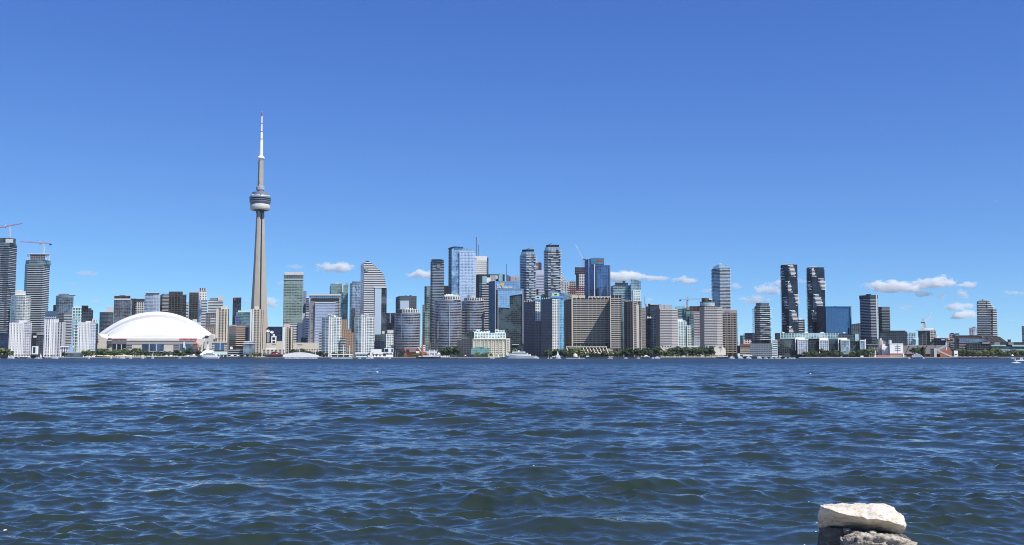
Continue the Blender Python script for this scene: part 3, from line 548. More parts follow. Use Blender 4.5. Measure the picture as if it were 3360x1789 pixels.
t = B('condo_tower', 'low navy glass block west of the widest round condominium', TOW, (1268,1302), 1027, 2300, 'navy', fpx=5, ov={1:(.10,.14,.2)}); t.block('roof_fin', 1279, 1281, 1025, 1060, OFFW, -1, 0)
def rounded(label, x0, x1, ytop, Y, crown=(0,1), yc=12, seed=1, bot=1150, **k):
    t = Thing('condo_tower', label, TOW, (x0+x1)/2, Y)
    t.prism('tower_body', curve_pts(x0, x1, 12, 22), ytop, 'pale_glass', fpx=5.3, D=50, ov={0:(.035,.042,.07),1:(.30,.33,.42),2:(.22,.24,.29),3:.16,4:3.,5:.12,8:.9,6:.5}, slab=dict(th=.6, out=1.5, mat=plain('slab_silver',(.55,.56,.60),.6), bot=bot))
    a = x0 + (x1-x0)*crown[0]; b = x0 + (x1-x0)*crown[1]
    t.prism('crown', curve_pts(a, b, 8, 12), ytop-yc, 'white_grid', ybot=ytop, D=40, fpx=5, ov={3:.25,4:5,5:.3,2:(.66,.66,.62)})
    return t
t = rounded('widest rounded silver banded condominium with a crown of white frames, west of the brick chimney', 1296, 1378, 1026, 1960, (.1,.95)); t.block('lift_tower', 1303, 1318, 1016, 1026, DARK, 0, 16); 
for k in range(4): m = MB(); a = t.loc(1332+k*6, 1024, 2); b = t.loc(1335+k*6, 1013, 12); m.bar(a, b, 1.6); m.build('crown_rib', WHITE, t.o)
for x in (1296.5, 1317, 1377): t.pole('white_fin', x, 1030, 1112, .9, STEEL, 3 if x==1317 else 20)
t = rounded('rounded silver condominium with a stepped white crown east of the brick chimney', 1426, 1512, 984, 1980, (.3,1.)); t.block('crown_tier', 1458, 1506, 967, 973, OFFW, 4, 20); t.pole('white_fin', 1437, 1054, 1112, 1.1, STEEL, -1); t.pole('white_fin', 1475, 1000, 1150, 1.4, STEEL, -2.3)
for k in range(5): m = MB(); m.bar(t.loc(1462+k*5, 974, 2), t.loc(1466+k*5, 966, 10), 1.5); m.build('crown_rib', WHITE, t.o)
t = rounded('rounded silver condominium with a drum on its roof behind the cream warehouse', 1516, 1588, 987, 2040, (.1,1.), 10, bot=1095); 
a = t.loc(1547,985,14); MB().cyl(a[0], 14, a[2], a[2]+10, 8, n=18).build('roof_drum', STEEL, t.o); t.prism('west_wing', [(1512,8),(1533,4)], 1018, 'stripe_dark', fpx=5.3, D=30)
t = B('apartment_block', 'small grey block with white roof boxes and glazed stair between dark towers', 'apartment block', (1258,1293), 1096, 1930, 'concrete_dk', fpx=5.5); t.block('roof_box', 1271, 1291, 1083, 1094, OFFW, 0, 12); t.block('roof_box', 1253, 1262, 1087, 1095, OFFW, 0, 10); t.prism('glazed_stair', [(1267,-1.4),(1283,-1.4)], 1096, 'mint', ybot=1150, D=1, fpx=5.5); t.prism('white_bay', [(1284,-1.2),(1292,-1.2)], 1097, 'white_grid', ybot=1133, D=1, fpx=5.5); t.prism('dark_wing', (1230,1262), 1098, 'dark_glass', fpx=5.4)
t.prism('base', [(1228,-2),(1262,-2)], 1120, 'navy', ybot=1150)
t = Thing('harbour_office', 'low white harbour building with a dark cube window on its roof', 'building', 1255, 1830); t.prism('ground_floor', (1225,1290), 1156, 'white_bands', fpx=10, D=20, ov={3:.8,2:(.85,.85,.83)}); t.prism('upper_floor', (1218,1252), 1146, 'white_bands', ybot=1157, D=18, mat=WHITE); t.prism('roof_cube', (1261,1291), 1143, 'white_bands', ybot=1156, D=14, mat=WHITE); t.block('window', 1262, 1274, 1145, 1155, GLASS_DK, -.5, 1); t.block('window', 1284, 1290, 1145, 1155, GLASS_BL, -.5, 1)
for k in range(7): t.block('window', 1258+k*4.2, 1260.6+k*4.2, 1159, 1162.5, BLACK, -.4, .4)
# ---- brick power plant
t = Thing('brick_powerhouse', 'red brick power house with grey roof shed beside the quay', 'building', 1360, 1830)
t.prism('lower_hall', (1327,1400), 1155, 'brick_tan', D=22, mat=BRICK); t.prism('upper_hall', (1328,1384), 1141, 'brick_tan', ybot=1156, D=20, mat=plain('weathered_brick',(.38,.16,.11),.85,scale=.8)); t.block('metal_shed', 1343, 1364, 1147, 1155.5, GRAY, -4, 4); t.block('dark_bay', 1334, 1343, 1147, 1155, DARK, -1.5, 1)
m = MB(); m.bar(t.loc(1371,1139,-2), t.loc(1386,1158,-2), 1.6); m.build('flue_pipe', OFFW, t.o); t.block('pediment', 1365, 1376, 1152, 1159, WHITE, -3, -1)
t = Thing('brick_chimney', 'tall thin red brick chimney rising beside the power house', 'chimney', 1385.5, 1800); hh = W(CX,1098,1800)[1]-LAND_Z; MB().cyl(0,0,0,hh,1.5,1.05,n=14).build('shaft', BRICK, t.o); MB().cyl(0,0,hh,hh+.9,1.3,1.3,n=14).build('cap', plain('tan_brick',(.5,.3,.2)), t.o)
t = B('harbour_office', 'small white stacked block right behind the brick chimney', 'building', (1382,1396), 1133, 1860, 'white_bands', fpx=6)
t = B('harbour_office', 'long low pale building behind the moored dark tall ship', 'building', (1391,1475), 1148, 1840, 'pale_glass', fpx=14, ov={3:.3,4:9,2:(.7,.7,.76)})
# ---- centre towers
t = B('office_tower', 'dark green striped tower behind the slim hat roofed tower', TOW, turn(2550,1393,1407,1415,1.2,.1), 939, 2550, 'stripe_dark', fpx=5.8, slab=dict(th=.9,out=.4,mat=SL_GRAY,bot=1130)); t.prism('east_part', (1400,1420), 940, 'green_glass', fpx=7, ov={0:(.03,.05,.05)})
B('office_tower', 'black block between the slim hat roofed tower and the tall glass tower', TOW, (1455,1473), 938, 2560, 'black', fpx=5)
t = B('condo_tower', 'grey green block edge left of the dark striped tower', TOW, (1386,1396), 1000, 2450, 'green_glass', fpx=5.5, ov={1:(.14,.17,.18)}); t.prism('lower_slab', [(1394,-3),(1412,-3)], 1022, 'mint_block', fpx=5.5)
t = B('condo_tower', 'slim striped tower topped by a flat overhanging hat roof', TOW, turn(2200,1413,1420,1457,1.3,.1), 858, 2200, 'stripe_w', fpx=5.2, ov={2:(.55,.58,.62)}, slab=dict(th=.7,out=.6,mat=plain('slab_silver',(.55,.56,.60)),bot=1010))
t.prism('crown_frame', [(1415,1),(1455,1)], 853.5, 'pale_glass', ybot=859, ov={3:.3,4:5,5:.5}); elev(t, 'hat_roof', [(1413,853),(1421,851.5),(1447,851.5),(1457.5,854),(1450,856),(1420,855)], -4, 26, DARK); t.block('blank_panel', 1433, 1445, 868, 880, GRAY, -1.2, 0)
t.prism('lower_shaft', [(1410,1),(1462,1)], 990, 'dark_glass', fpx=5.2, D=30)
t = B('office_tower', 'tallest pale blue glass tower with a sloping glass top and small hat roof', TOW, [(1472,9),(1482,0),(1506,0)], 826, 2300, 'blue_glass', fpx=5., ov={0:(.12,.22,.36),1:(.62,.78,.92)})
t.prism('east_face', [(1506,-1.5),(1557,-1.5),(1560,6)], 826, 'sky_glass', fpx=5, D=30, ov={3:.3,5:.22,2:(.62,.72,.82),1:(.62,.74,.88)})
elev(t, 'glass_crown', [(1489,827),(1489,811),(1518,811),(1560,821),(1560,827)], -.5, 20, fac_mat('sky_glass', 3, {0:(.30,.45,.58),1:(.45,.60,.70)}))
t.prism('west_wall', [(1472,8.6),(1482,-.4)], 816, 'dark_glass', fpx=5, D=14, yref=826, ov={2:(.22,.28,.30),3:.35}); elev(t, 'hat_roof', [(1470,815),(1486,810),(1492,809.5),(1520,811),(1520,812.6),(1488,812.5),(1474,817)], -3, 16, DARK)
t.block('dark_groove', 1505, 1507, 829, 990, plain('slate_groove',(.05,.09,.16)), -2.2, -1)
t = B('office_tower', 'white striped marble tower behind the tallest glass tower', TOW, [(1556,0),(1598,0),(1602,8)], 853, 2750, 'white_bands', fpx=6.6, ov={3:.62,0:(.04,.05,.06),1:(.1,.12,.13)}); t.prism('white_crown', [(1560,-.6),(1598,-.6)], 841, 'white_bands', ybot=856, mat=WHITE, D=30); t.prism('dark_east_edge', [(1597.5,-.5),(1602.5,7)], 846, 'black', D=10); text(t, 'S', 1562.5, 849, 6, REDP, -1.2, 'emblem')
for px, w, yt, lab in ((1563,2.6,778,'thicker grey'),(1569.5,2.,778,'thinner pale')):
    q = t.pole('antenna_mast', px, 803 if w < 2.3 else yt, 843, w, plain('antenna_gray',(.12,.16,.25)), 8)
    if w < 2.3: t.pole('antenna_tip', px, 778, 803, 1.2, STEEL, 8)
t.pole('thin_antenna', 1579, 805, 841, .5, STEEL, 8)
t = B('office_tower', 'matte black tower with grey and mint roof boxes behind the striped condominium', TOW, turn(2560,1562,1572,1656,1.2,.1), 900, 2560, 'black', fpx=5); t.prism('roof_equipment', [(1608,-1),(1632,-1)], 904, 'concrete_dk', ybot=918, D=10, ov={2:(.42,.42,.42),3:.8}); t.block('mint_box', 1636, 1649, 897, 922, GLASS_LT, -2, 10); t.block('roof_box', 1620, 1633, 905, 915, OFFW, -2, 4)
t = B('condo_tower', 'striped condominium with a mint glass top box in front of the matte black tower', TOW, turn(2250,1574,1583,1611,1.4,.2), 927, 2250, 'stripe_w', fpx=5.6, slab=dict(th=.9,out=.9,mat=SL_W,bot=1085)); t.prism('mint_top', (1583,1597), 906, 'sky_glass', ybot=928, D=12, mat=GLASS_LT); t.prism('white_top', (1597,1610), 911, 'sky_glass', ybot=928, D=12, mat=WHITE); t.prism('grey_top', (1610,1626), 905, 'concrete_dk', ybot=925, D=12, ov={3:.9,2:(.4,.4,.4)})
# ---- twin part blue mirror office
t = B('office_tower', 'light blue mirrored office tower with a yellow sun emblem and white lettering', TOW, turn(2120,1604,1625,1705,1.3,.05), 923, 2120, 'sky_glass', fpx=6, ov={0:(.16,.30,.48),1:(.28,.45,.66),2:(.25,.40,.6)})
t.prism('shaded_wall', [(1603.5,16.5),(1624.5,-.4)], 922.5, 'navy', fpx=6, D=18, ov={0:(.05,.08,.14),1:(.06,.10,.17),2:(.07,.11,.19)}); t.block('white_corner', 1624, 1626, 922, 1090, STEEL, -1, 1)  # west wall in navy, its shade put into the glass colour
text(t, 'Sun', 1636, 934.5, 5.4, WHITE, -1.2); text(t, 'Life Financial', 1656, 942, 6., WHITE, -1.2, xf=1.03)
a = t.loc(1648, 933, -1.); MB().add([(a[0]+3.6*math.cos(i*math.pi/8), -1., a[2]+3.6*math.sin(i*math.pi/8)) for i in range(16)]+[(a[0]+3.6*math.cos(i*math.pi/8), -.4, a[2]+3.6*math.sin(i*math.pi/8)) for i in range(16)], [tuple(range(15,-1,-1))]+[(i,(i+1)%16,16+(i+1)%16,16+i) for i in range(16)]).build('sun_emblem', plain('emblem_yellow',(.75,.45,.06)), t.o)
t = B('office_tower', 'dark mirrored office block with pale upper corner in front of the yellow emblem tower', TOW, turn(2020,1627,1634,1717,1.3,.02), 950, 2020, 'mosaic_dk', fpx=6.6, ov={0:(.006,.014,.02),1:(.10,.15,.17),3:.3,8:1.})
elev(t, 'sky_reflection_panel', [(1635,1009),(1635,951.5),(1714,951.5),(1714,965),(1672,971),(1672,1011)], -.7, .6, fac_mat('sky_glass', 4.4, {0:(.26,.42,.60),1:(.40,.58,.76),2:(.30,.46,.64)}));  # reflected sky painted as pale glass over the dark body
for x0, x1 in ((1633,1635),(1714.5,1717.5)): t.block('corner_trim', x0, x1, 949, 1128 if x0 > 1700 else 1100, STEEL, -1.3, .5)
t.block('roof_trim', 1626, 1718, 948, 950.5, STEEL, -1.6, 20); t.block('base_trim', 1680, 1703, 1130, 1132, OFFW, -1.4, 0)
t = B('office_tower', 'small tan box with a crane arm and thin mast behind the emblem tower', TOW, (1675,1704), 908, 2500, 'beige_wall', ov={2:(.42,.36,.34)}); m = MB(); m.bar(t.loc(1683,908,4), t.loc(1700,900,4), .8); m.build('crane_arm', STEEL, t.o)
t.pole('mast', 1662, 867, 925, .9, DARK, 4); elev(t, 'curved_fin', [(1661,895),(1665,902),(1677,908),(1677,925),(1661,925)], 2, 6, plain('slate_fin',(.12,.13,.2)))
# ---- cream warehouse
t = Thing('terminal_warehouse', 'long cream gridded warehouse with glazed apartments stacked on its roof', 'warehouse', 1590, 1830)
t.prism('north_block', [(1500,40),(1551,0),(1674,0)], 1113, 'cream_grid', fpx=6.1, D=60, tops=(1116,1113,1113)); 
t.prism('shaded_wall', [(1499.5,39.5),(1550.5,-.5)], 1113, 'concrete_dk', fpx=6.1, D=42, tops=(1116,1112.5), ov={2:(.28,.25,.22),0:(.05,.06,.06),1:(.16,.17,.17)})  # side wall coloured dark to carry its shade
piers(t, 1552, 1661, 10, 1113, 1160, 1.1, CREAM, .9); t.block('corner_tower', 1660, 1674, 1110, 1166, CREAM, -1.6, 10)
for k in range(6): t.block('window', 1665.5, 1668.5, 1116+k*7, 1119+k*7, BLACK, -1.9, -1.5)
for k in range(8): t.block('spandrel', 1552.5, 1660, 1118.6+k*5.9, 1120+k*5.9, CREAM, -.35, .2)
t.block('cornice', 1550, 1661, 1111.5, 1114, CREAM, -1.4, 20)
t.prism('roof_apartments', [(1532,10),(1548,4),(1660,4)], 1092, 'mint', fpx=5, ybot=1113, D=40, ov={3:.3}); t.prism('upper_tier', [(1552,7),(1603,7)], 1086, 'mint', ybot=1093, D=34, fpx=5); t.prism('east_tier', [(1625,6),(1656,6)], 1083, 'mint', ybot=1093, D=34, fpx=5)
elev(t, 'sloped_glazing', [(1514,1112),(1517,1096),(1556,1088),(1556,1112)], 2.5, 8, fac_mat('mosaic_dk', 5, {0:(.02,.03,.03),1:(.2,.26,.24)}))
for x0,x1,y0 in ((1563,1575,1080),(1601,1608,1085),(1625,1636,1081)): t.block('roof_box', x0, x1, y0, y0+7, OFFW, 8, 20)
elev(t, 'glass_entrance', [(1546,1163),(1548,1143),(1566,1139),(1607,1142),(1607,1163)], -14, -1.7, fac_mat('teal_glass', 4.2, {2:(.16,.34,.30),1:(.26,.45,.42)}))
# ---- zigzag twins
def zig(label, xl, xc, xr_, ytop, Y, seed, bot):
    th = lambda i, f, k: (1. if (int(f*4 + (k+seed)//3*1.7) + k//2) % 3 else -.2) if i == 1 else .45
    t = B('condo_tower', label, TOW, turn(Y, xl, xc, xr_, .9, .1), ytop, Y, 'stripe_dark', fpx=5.4, ov={2:(.5,.52,.54),1:(.22,.28,.34)}, slab=dict(th=.95, out=1.8, mat=SL_W, bot=bot, step=5.4*Y/F, var=ragged(th, seed)))
    w = xr_-xl
    t.prism('glass_storey', [(xl+2,8),(xc-2,1),(xr_-1,1)], ytop-9, 'sky_glass', ybot=ytop, D=30, ov={0:(.25,.36,.42),1:(.36,.48,.55),3:.1})
    t.prism('black_crown', [(xl+6,10),(xc+2,3),(xr_-5,3)], ytop-17, 'black', ybot=ytop-9, D=26); m = MB(); m.bar(t.loc(xc+1, ytop-17, 6), t.loc(xc+12, ytop-21.5, 6), .8); m.bar(t.loc(xc+5, ytop-17, 6), t.loc(xc+5, ytop-19, 6), .8); m.build('roof_crane_arm', DARK, t.o)
    return t
zig('shorter zigzag balconied twin with a black crown, beside the mirrored office block', 1707, 1728, 1757, 835, 2200, 1, 990)
zig('higher zigzag balconied twin with a black crown, farther from the mirrored office block', 1786, 1799, 1839, 820, 2200, 2, 955)
t = B('office_tower', 'dark red brown tower top seen between the zigzag twins', TOW, (1758,1777), 863, 2900, 'brown_grid', fpx=4, ov={2:(.16,.06,.045),0:(.08,.03,.03),1:(.1,.04,.03)}); t.block('roof_unit', 1767, 1774, 860.5, 863, DARK, 4, 12)
t = B('office_tower', 'pale lilac striped office block between the zigzag twins', TOW, (1757,1787), 888, 2600, 'white_bands', fpx=5.2, ov={2:(.62,.64,.75),0:(.12,.15,.24),1:(.3,.34,.45),3:.45}); t.block('blank_top', 1758, 1787, 887, 902, plain('lilac_panel',(.52,.55,.68)), -.6, 10)
m = MB(); m.bar(t.loc(1762,888,-3), t.loc(1762,842,-3), .9); m.bar(t.loc(1757,880,-3), t.loc(1767,872,-3), .6); m.bar(t.loc(1757,872,-3), t.loc(1767,880,-3), .6); m.build('white_mast', WHITE, t.o)
B('office_block', 'tall brown narrow block low between the zigzag twins', 'building', (1758,1767), 948, 2350, 'brown_grid', fpx=5)
t = B('office_tower', 'terraced pale stone tower stepping down right of the higher zigzag twin', TOW, (1836,1850), 905, 2650, 'white_grid', fpx=5.6, ov={2:(.62,.60,.58),3:.45,1:(.3,.32,.35)}); t.prism('upper_fin', (1838,1844), 888, 'white_bands'); t.prism('middle_step', [(1846,-2),(1862,-2)], 920, 'white_grid', fpx=5.6, ov={2:(.62,.60,.58)}); t.prism('lower_step', [(1858,-4),(1888,-4)], 927, 'white_grid', fpx=5.6, ov={2:(.55,.54,.53)}); t.prism('glass_step', [(1842,-6),(1866,-6)], 960, 'sky_glass', fpx=5)
t = B('office_tower', 'grey angular block with a lit stair window beside the unfinished tower', TOW, (1868,1892), 922, 2600, 'concrete_dk', fpx=6, ov={2:(.38,.36,.34)})
t = B('office_tower', 'angular slate blue office block low between the zigzag twins', TOW, (1767,1822), 963, 2300, 'navy', fpx=5, ov={0:(.05,.08,.14),1:(.09,.13,.21),2:(.08,.12,.19)}, tops=(970,956)); t.prism('light_wing', [(1816,-3),(1868,-3)], 955, 'blue_glass', fpx=5, tops=(951,972), ov={1:(.30,.42,.58)}); t.block('lilac_box', 1826, 1836, 950, 962, plain('lilac_panel',(.52,.55,.68)), -5, 0)
t = B('unfinished_tower', 'unfinished tower with dark wrapped top and exposed white floors under the pale crane', TOW, (1891,1921), 897, 2500, 'white_grid', fpx=5.2, part='tower_body', ov={3:.3,4:4,5:.3}); t.prism('dark_wrap', (1886,1920), 877, 'dark_glass', ybot=900, fpx=6, ov={2:(.16,.13,.14),1:(.07,.06,.08)}); t.prism('west_screen', [(1890,-1),(1899,-1)], 900, 'navy', ybot=950, D=4)
t = B('unfinished_building', 'lower unfinished frame of dark red steel floors', 'building', (1864,1921), 967, 2420, 'beige_grid', part='lower_floors', ov={2:(.5,.42,.28)}); 
m = MB()
for k in range(4):
    for x in range(9): xx = 1865+x*6.6; m.bar(t.loc(xx, 967-k*7, 0), t.loc(xx, 960-k*7, 0), .7); m.bar(t.loc(xx, 967-k*7, 12), t.loc(xx, 960-k*7, 12), .7)
m.build('column_frame', plain('oxide_steel',(.16,.05,.06)), t.o)
for k in range(4): t.block('floor_deck', 1863+k*1.5, 1921, 959-k*7, 961-k*7, plain('oxide_steel',(.16,.05,.06)), -1, 14)
luffer('white luffing crane leaning left above the unfinished tower', 1915, 852, 880, 1888.5, 802, 2510, WHITE, plain('crane_gray',(.35,.33,.36)))
t = B('office_tower', 'deep blue faceted glass tower with tilted glass crown and red lettering mark', TOW, turn(2320,1918,1933,1983,1.0,.1), 856, 2320, 'blue_deep', fpx=5, tops=(853,849,849)); elev(t, 'glass_crown', [(1938,868),(1938,848),(1950,846),(1983,847),(1983,868)], -1, 16, fac_mat('teal_glass', 4, {0:(.10,.22,.30),1:(.18,.32,.42),2:(.1,.2,.3)})); t.block('corner_trim', 1981.5, 1983.5, 846, 872, STEEL, -1.6, 0); t.block('west_trim', 1932, 1934, 849, 978, STEEL, -1, 1); t.block('emblem', 1961, 1973, 853, 859, REDP, -1.5, -.9)
t = B('office_tower', 'deep blue faceted glass tower with a silver edge, in front of its taller partner', TOW, turn(2250,1933,1951,2003,1.0,.05), 875, 2250, 'blue_deep', fpx=5, tops=(876,870,870), ov={0:(.05,.10,.20),1:(.12,.23,.40)}); t.block('silver_edge', 1950.3, 1952.3, 868, 980, WHITE, -1, 1); t.block('dark_groove', 1953, 1958, 874, 980, plain('groove_navy',(.02,.04,.09)), -.5, .5); t.block('east_trim', 2001, 2003.3, 869, 980, STEEL, -1, 1)
elev(t, 'kite_reflection_panel', [(1968,980),(1976,960),(1984,940),(1990,934),(1993,980)], -.4, .3, fac_mat('navy', 4, {0:(.015,.03,.07)})); elev(t, 'lower_reflection_panel', [(1955,980),(1955,948),(1966,944),(1967,980)], -.5, .3, fac_mat('navy', 4, {0:(.015,.03,.07)}))  # navy panels paint dark reflections onto the blue glass
t = B('condo_tower', 'stepped glass condominium with white floor lines and a dark roof box behind the beige slab', TOW, turn(2350,2002,2012,2069,1.2,.1), 936, 2350, 'teal_glass', fpx=5.4, tops=(946,936,936), slab=dict(th=.55,out=.9,mat=SL_W,bot=1010)); t.prism('roof_storey', (2018,2060), 928, 'dark_glass', ybot=936, D=26); t.block('roof_box', 2043, 2051, 922, 929, DARK, 4, 14); t.block('white_fin', 2069, 2075, 929, 990, WHITE, -2, 6)
t = B('condo_tower', 'glass condominium with a slanting roofline right of the white fin', TOW, (2070,2102), 925, 2340, 'sky_glass', fpx=5.4, ov={0:(.06,.14,.17),1:(.42,.58,.64),2:(.4,.5,.55)}, tops=(914,923)); t.prism('balcony_part', [(2078,-1.5),(2102,-1.5)], 952, 'mint', D=1, fpx=5.4)
# ---- dark west faced pair with cyan trim
def cyan(label, xl, xc, xd, xr_, ytop, Y, bot):
    t = Thing('condo_tower', label, TOW, (xl+xr_)/2, Y); q = turn4(Y, xl, xc, xd, xr_, 1.5, .4)
    t.prism('tower_body', q, ytop, 'white_grid', fpx=5.2, ov={4:4.2,5:.42,3:.35,2:(.82,.80,.74),1:(.3,.32,.32)}, D=(xc-xl)*Y/F*1.5+10, slab=dict(th=.5, out=.5, mat=SL_W, bot=bot, front=[(xc,0),(xc+9,0)]))
    t.prism('shaded_wall', [(xl-.5,q[0][1]-.5),(xc-.5,-.6)], ytop-.6, 'concrete_dk', fpx=5.2, D=q[0][1]+4, ov={2:(.10,.115,.155),0:(.02,.024,.035),1:(.08,.09,.12),4:3.4,5:.45})  # shade of the west wall is painted in as darker colours
    t.prism('blue_frame', [(xd+.2,-.8),(xr_+.4,q[3][1]-.6)], ytop, 'cyan_trim', fpx=5.2, D=q[3][1]+1, ov={4:3.})
    t.block('blue_band', xc-3, xr_, ytop-5, ytop-2, plain('trim_blue',(.12,.32,.55),.4), -1, 12); t.block('roof_step', xc-6, xr_-1, ytop-8, ytop-5, plain('trim_blue',(.12,.32,.55)), 1, 14)
    t.prism('pale_green_top', [(xc,3),(xd,3)], ytop-19, 'mint', ybot=ytop-8, D=14, mat=plain('pale_green_panel',(.50,.64,.50),.6)); t.block('window', (xc+xd)/2-4, (xc+xd)/2+4, ytop-15, ytop-12, BLACK, 2.4, 3.5)
    for k in range(5): x = xl+4+(xc-xl-8)*k/4; d = q[0][1]*(1-(x-xl)/(xc-xl)); t.block('parapet_tooth', x-1.6, x+1.6, ytop-4.5, ytop, OFFW, d, d+3)
    return t
cyan('lower of two white and blue trimmed condominiums with pale green roof boxes', 1718, 1757, 1774, 1777, 989, 1900, 1080).prism('east_wing', [(1757,-1),(1776,-1)], 1054, 'concrete_dk', fpx=5.2, D=4, ov={2:(.10,.115,.155)})
cyan('higher of two white and blue trimmed condominiums with pale green roof boxes', 1776, 1812, 1835, 1850, 980, 1850, 1155)
# ---- big beige slab
t = Thing('apartment_slab', 'huge beige gridded apartment slab with a projecting east wing', 'apartment block', 1945, 1960)
gx = dict(fpx=6.05, ov={4:7.5,3:.05,5:.10})
t.prism('main_block', [(1850,26),(1878,0),(2004,0)], 978, 'beige_grid', D=40, tops=(985,978,978), **gx)
t.prism('west_wall', [(1849.5,25.5),(1877.5,-.6)], 984, 'concrete_dk', fpx=6.05, D=30, tops=(986,978), ov={2:(.22,.19,.16),4:5})  # west wall in a darker beige, shade put into the colour
t.prism('roof_storey', [(1876,2),(1920,2)], 969, 'beige_wall', ybot=979, D=26, ov={2:(.54,.47,.36)}); t.prism('roof_storey', [(1931,2),(2004,2)], 973, 'beige_wall', ybot=979, D=26, ov={3:.5,4:6,5:.3})
t.block('shadow_gap', 1906, 1910, 984, 1128, BLACK, -.6, .2); t.block('shadow_gap', 1918, 1920, 980, 1128, BLACK, -.6, .2); t.block('pale_corner_pier', 1876, 1880.5, 972, 1136, plain('beige_pier',(.55,.50,.42)), -1.8, 1)  # black strips paint the shade of the gaps; corner pier in paler beige
for k in range(24): z = 984+k*6.05; t.block('floor_band', 1881, 2004, z-.2, z+2.2, plain('beige_band',(.50,.455,.40),.8), -1.5, .2)
t.prism('east_wing', [(2004,-46),(2037,-46),(2041,-40)], 974, 'beige_grid', D=40, fpx=6.0, ov={4:7.,3:.05,5:.1}); 
for k in range(27): z = 984+k*6.05; t.block('wing_floor_band', 2004.5, 2036, z-.2, z+2.3, plain('beige_band',(.50,.455,.40)), -47.4, -46)
t.block('wing_pier', 2003, 2005.5, 975, 1162, plain('beige_pier',(.55,.50,.42)), -47.8, -45)
t = Thing('terraced_podium', 'low beige terraced podium with sloping white ribs under the beige slab', 'building', 1930, 1850)
t.prism('terrace_body', (1857,2012), 1142, 'beige_grid', fpx=5, D=40, ov={0:(.03,.03,.03)}); t.block('terrace_beam', 1857, 1992, 1137, 1140, plain('beige_pier',(.55,.50,.42)), -8, -2)
for k in range(13): x = 1858+k*10.8; m = MB(); m.bar(t.loc(x, 1139, -6), t.loc(x+9, 1160, -16), 1.1); m.build('sloping_rib', plain('beige_pier',(.55,.50,.42)), t.o)
for k in range(3): t.block('terrace_edge', 1862+k*3, 2000+k*3, 1146+k*5, 1147.4+k*5, plain('beige_pier',(.55,.50,.42)), -5-k*4, -1)
t.block('base_beam', 1935, 2022, 1159, 1161.5, OFFW, -18, -14)
t = B('apartment_tower', 'beige tower with a blank pale pier, just right of the huge beige slab', TOW, turn4(1900,2048,2079,2099,2105,1.4,.7), 989, 1900, 'beige_grid', fpx=6, ov={4:7,3:.1})
t.prism('shaded_wall', [(2047.5,23.5),(2078.5,-.7)], 988, 'concrete_dk', fpx=6, D=26, ov={2:(.19,.18,.18),4:9,5:.4,3:.3}); t.block('blank_pier', 2089, 2098, 1000, 1162, plain('beige_pier',(.55,.50,.42)), -1.5, .3); t.block('corner_pier', 2077.5, 2080, 990, 1162, plain('beige_pier',(.55,.50,.42)), -1.3, 1)  # shade on the left wall comes from its darker grey colour
for k in range(28): z = 992+k*6.1; t.block('floor_band', 2080, 2088.5, z, z+2.2, plain('beige_band',(.50,.455,.40)), -1, .2)
for x in range(4): t.block('parapet_tooth', 2053+x*6, 2056+x*6, 984, 989, CONC, 14-x*4, 18-x*4)
B('apartment_tower', 'thin grey block edge behind the beige tower', TOW, (2103,2119), 1010, 2080, 'gray_hotel', fpx=5, ov={2:(.33,.31,.30)})
# ---- hotels
t = B('condo_tower', 'stepped black glass towers behind the grey hexagonal hotel', TOW, (2118,2134), 997, 2400, 'dark_glass', fpx=5, ov={2:(.03,.04,.06),1:(.05,.07,.12)}); t.prism('east_part', [(2133,-4),(2168,-4)], 1000, 'dark_glass', fpx=5, ov={2:(.03,.04,.06),1:(.06,.09,.15)}); t.block('roof_edge', 2121, 2126, 996, 1006, OFFW, -1, 3); t.block('roof_edge', 2134, 2160, 998, 1000.5, OFFW, -5, 8); t.pole('boom_arm', 2115, 975, 1000, .5, DARK)
t = B('condo_tower', 'small dark and mint condominium tucked left of the grey hexagonal hotel', TOW, turn(1980,2119,2137,2152,1.3,.2), 1044, 1980, 'mint', fpx=5.4, ov={0:(.05,.09,.10)}); t.prism('shaded_wall', [(2118.5,13.5),(2136.5,-.6)], 1046, 'navy', fpx=5.4, D=16); t.prism('roof_storey', (2124,2150), 1039, 'white_grid', ybot=1045, D=12)  # left wall painted navy for the shade on that side
def hotel(label, xs, ytop, bot, Y=1930):
    t = Thing('hotel_tower', label, TOW, (xs[0]+xs[-1])/2, Y); s = [(xs[0], (xs[1]-xs[0])*Y/F*1.7), (xs[1], 0), (xs[2], 1.5), (xs[3], (xs[3]-xs[2])*Y/F*.75+1.5)]
    t.prism('tower_body', s, ytop, 'gray_hotel', fpx=5.3, D=46)
    t.prism('shaded_wall', [(xs[0]-.4, s[0][1]-.5), (xs[1]-.4, -.6)], ytop-.5, 'concrete_dk', fpx=5.3, D=s[0][1]+3, ov={2:(.30,.28,.27),3:.95})  # darker copy of the hotel wall, shade put into its colour
    k = 0
    while ytop+4+k*5.35 < bot:
        z = ytop+4+k*5.35; P0 = [Vector(t.loc(xs[1], z, -1.)), Vector(t.loc(xs[2], z, .5)), Vector(t.loc(xs[3], z, s[3][1]-.8))]
        m = MB(); m.bar(P0[0], P0[1], 1.1, 1.5); m.build('floor_band', plain('hotel_band',(.50,.475,.455),.75), t.o); m = MB(); m.bar(P0[1], P0[2], 1.1, 1.5); m.build('floor_band', plain('hotel_band',(.50,.475,.455),.75), t.o); k += 1
    return t
t = hotel('grey hexagonal hotel tower with a plain square roof block', (2152,2165,2204,2223), 1013, 1132); t.prism('roof_block', [(2158,6),(2163,3),(2203,3)], 1001, 'beige_wall', ybot=1014, D=30, ov={2:(.42,.39,.36)}); t.prism('podium', (2168,2205), 1132, 'white_grid', ybot=1145, D=10, fpx=6, ov={2:(.55,.52,.48)})
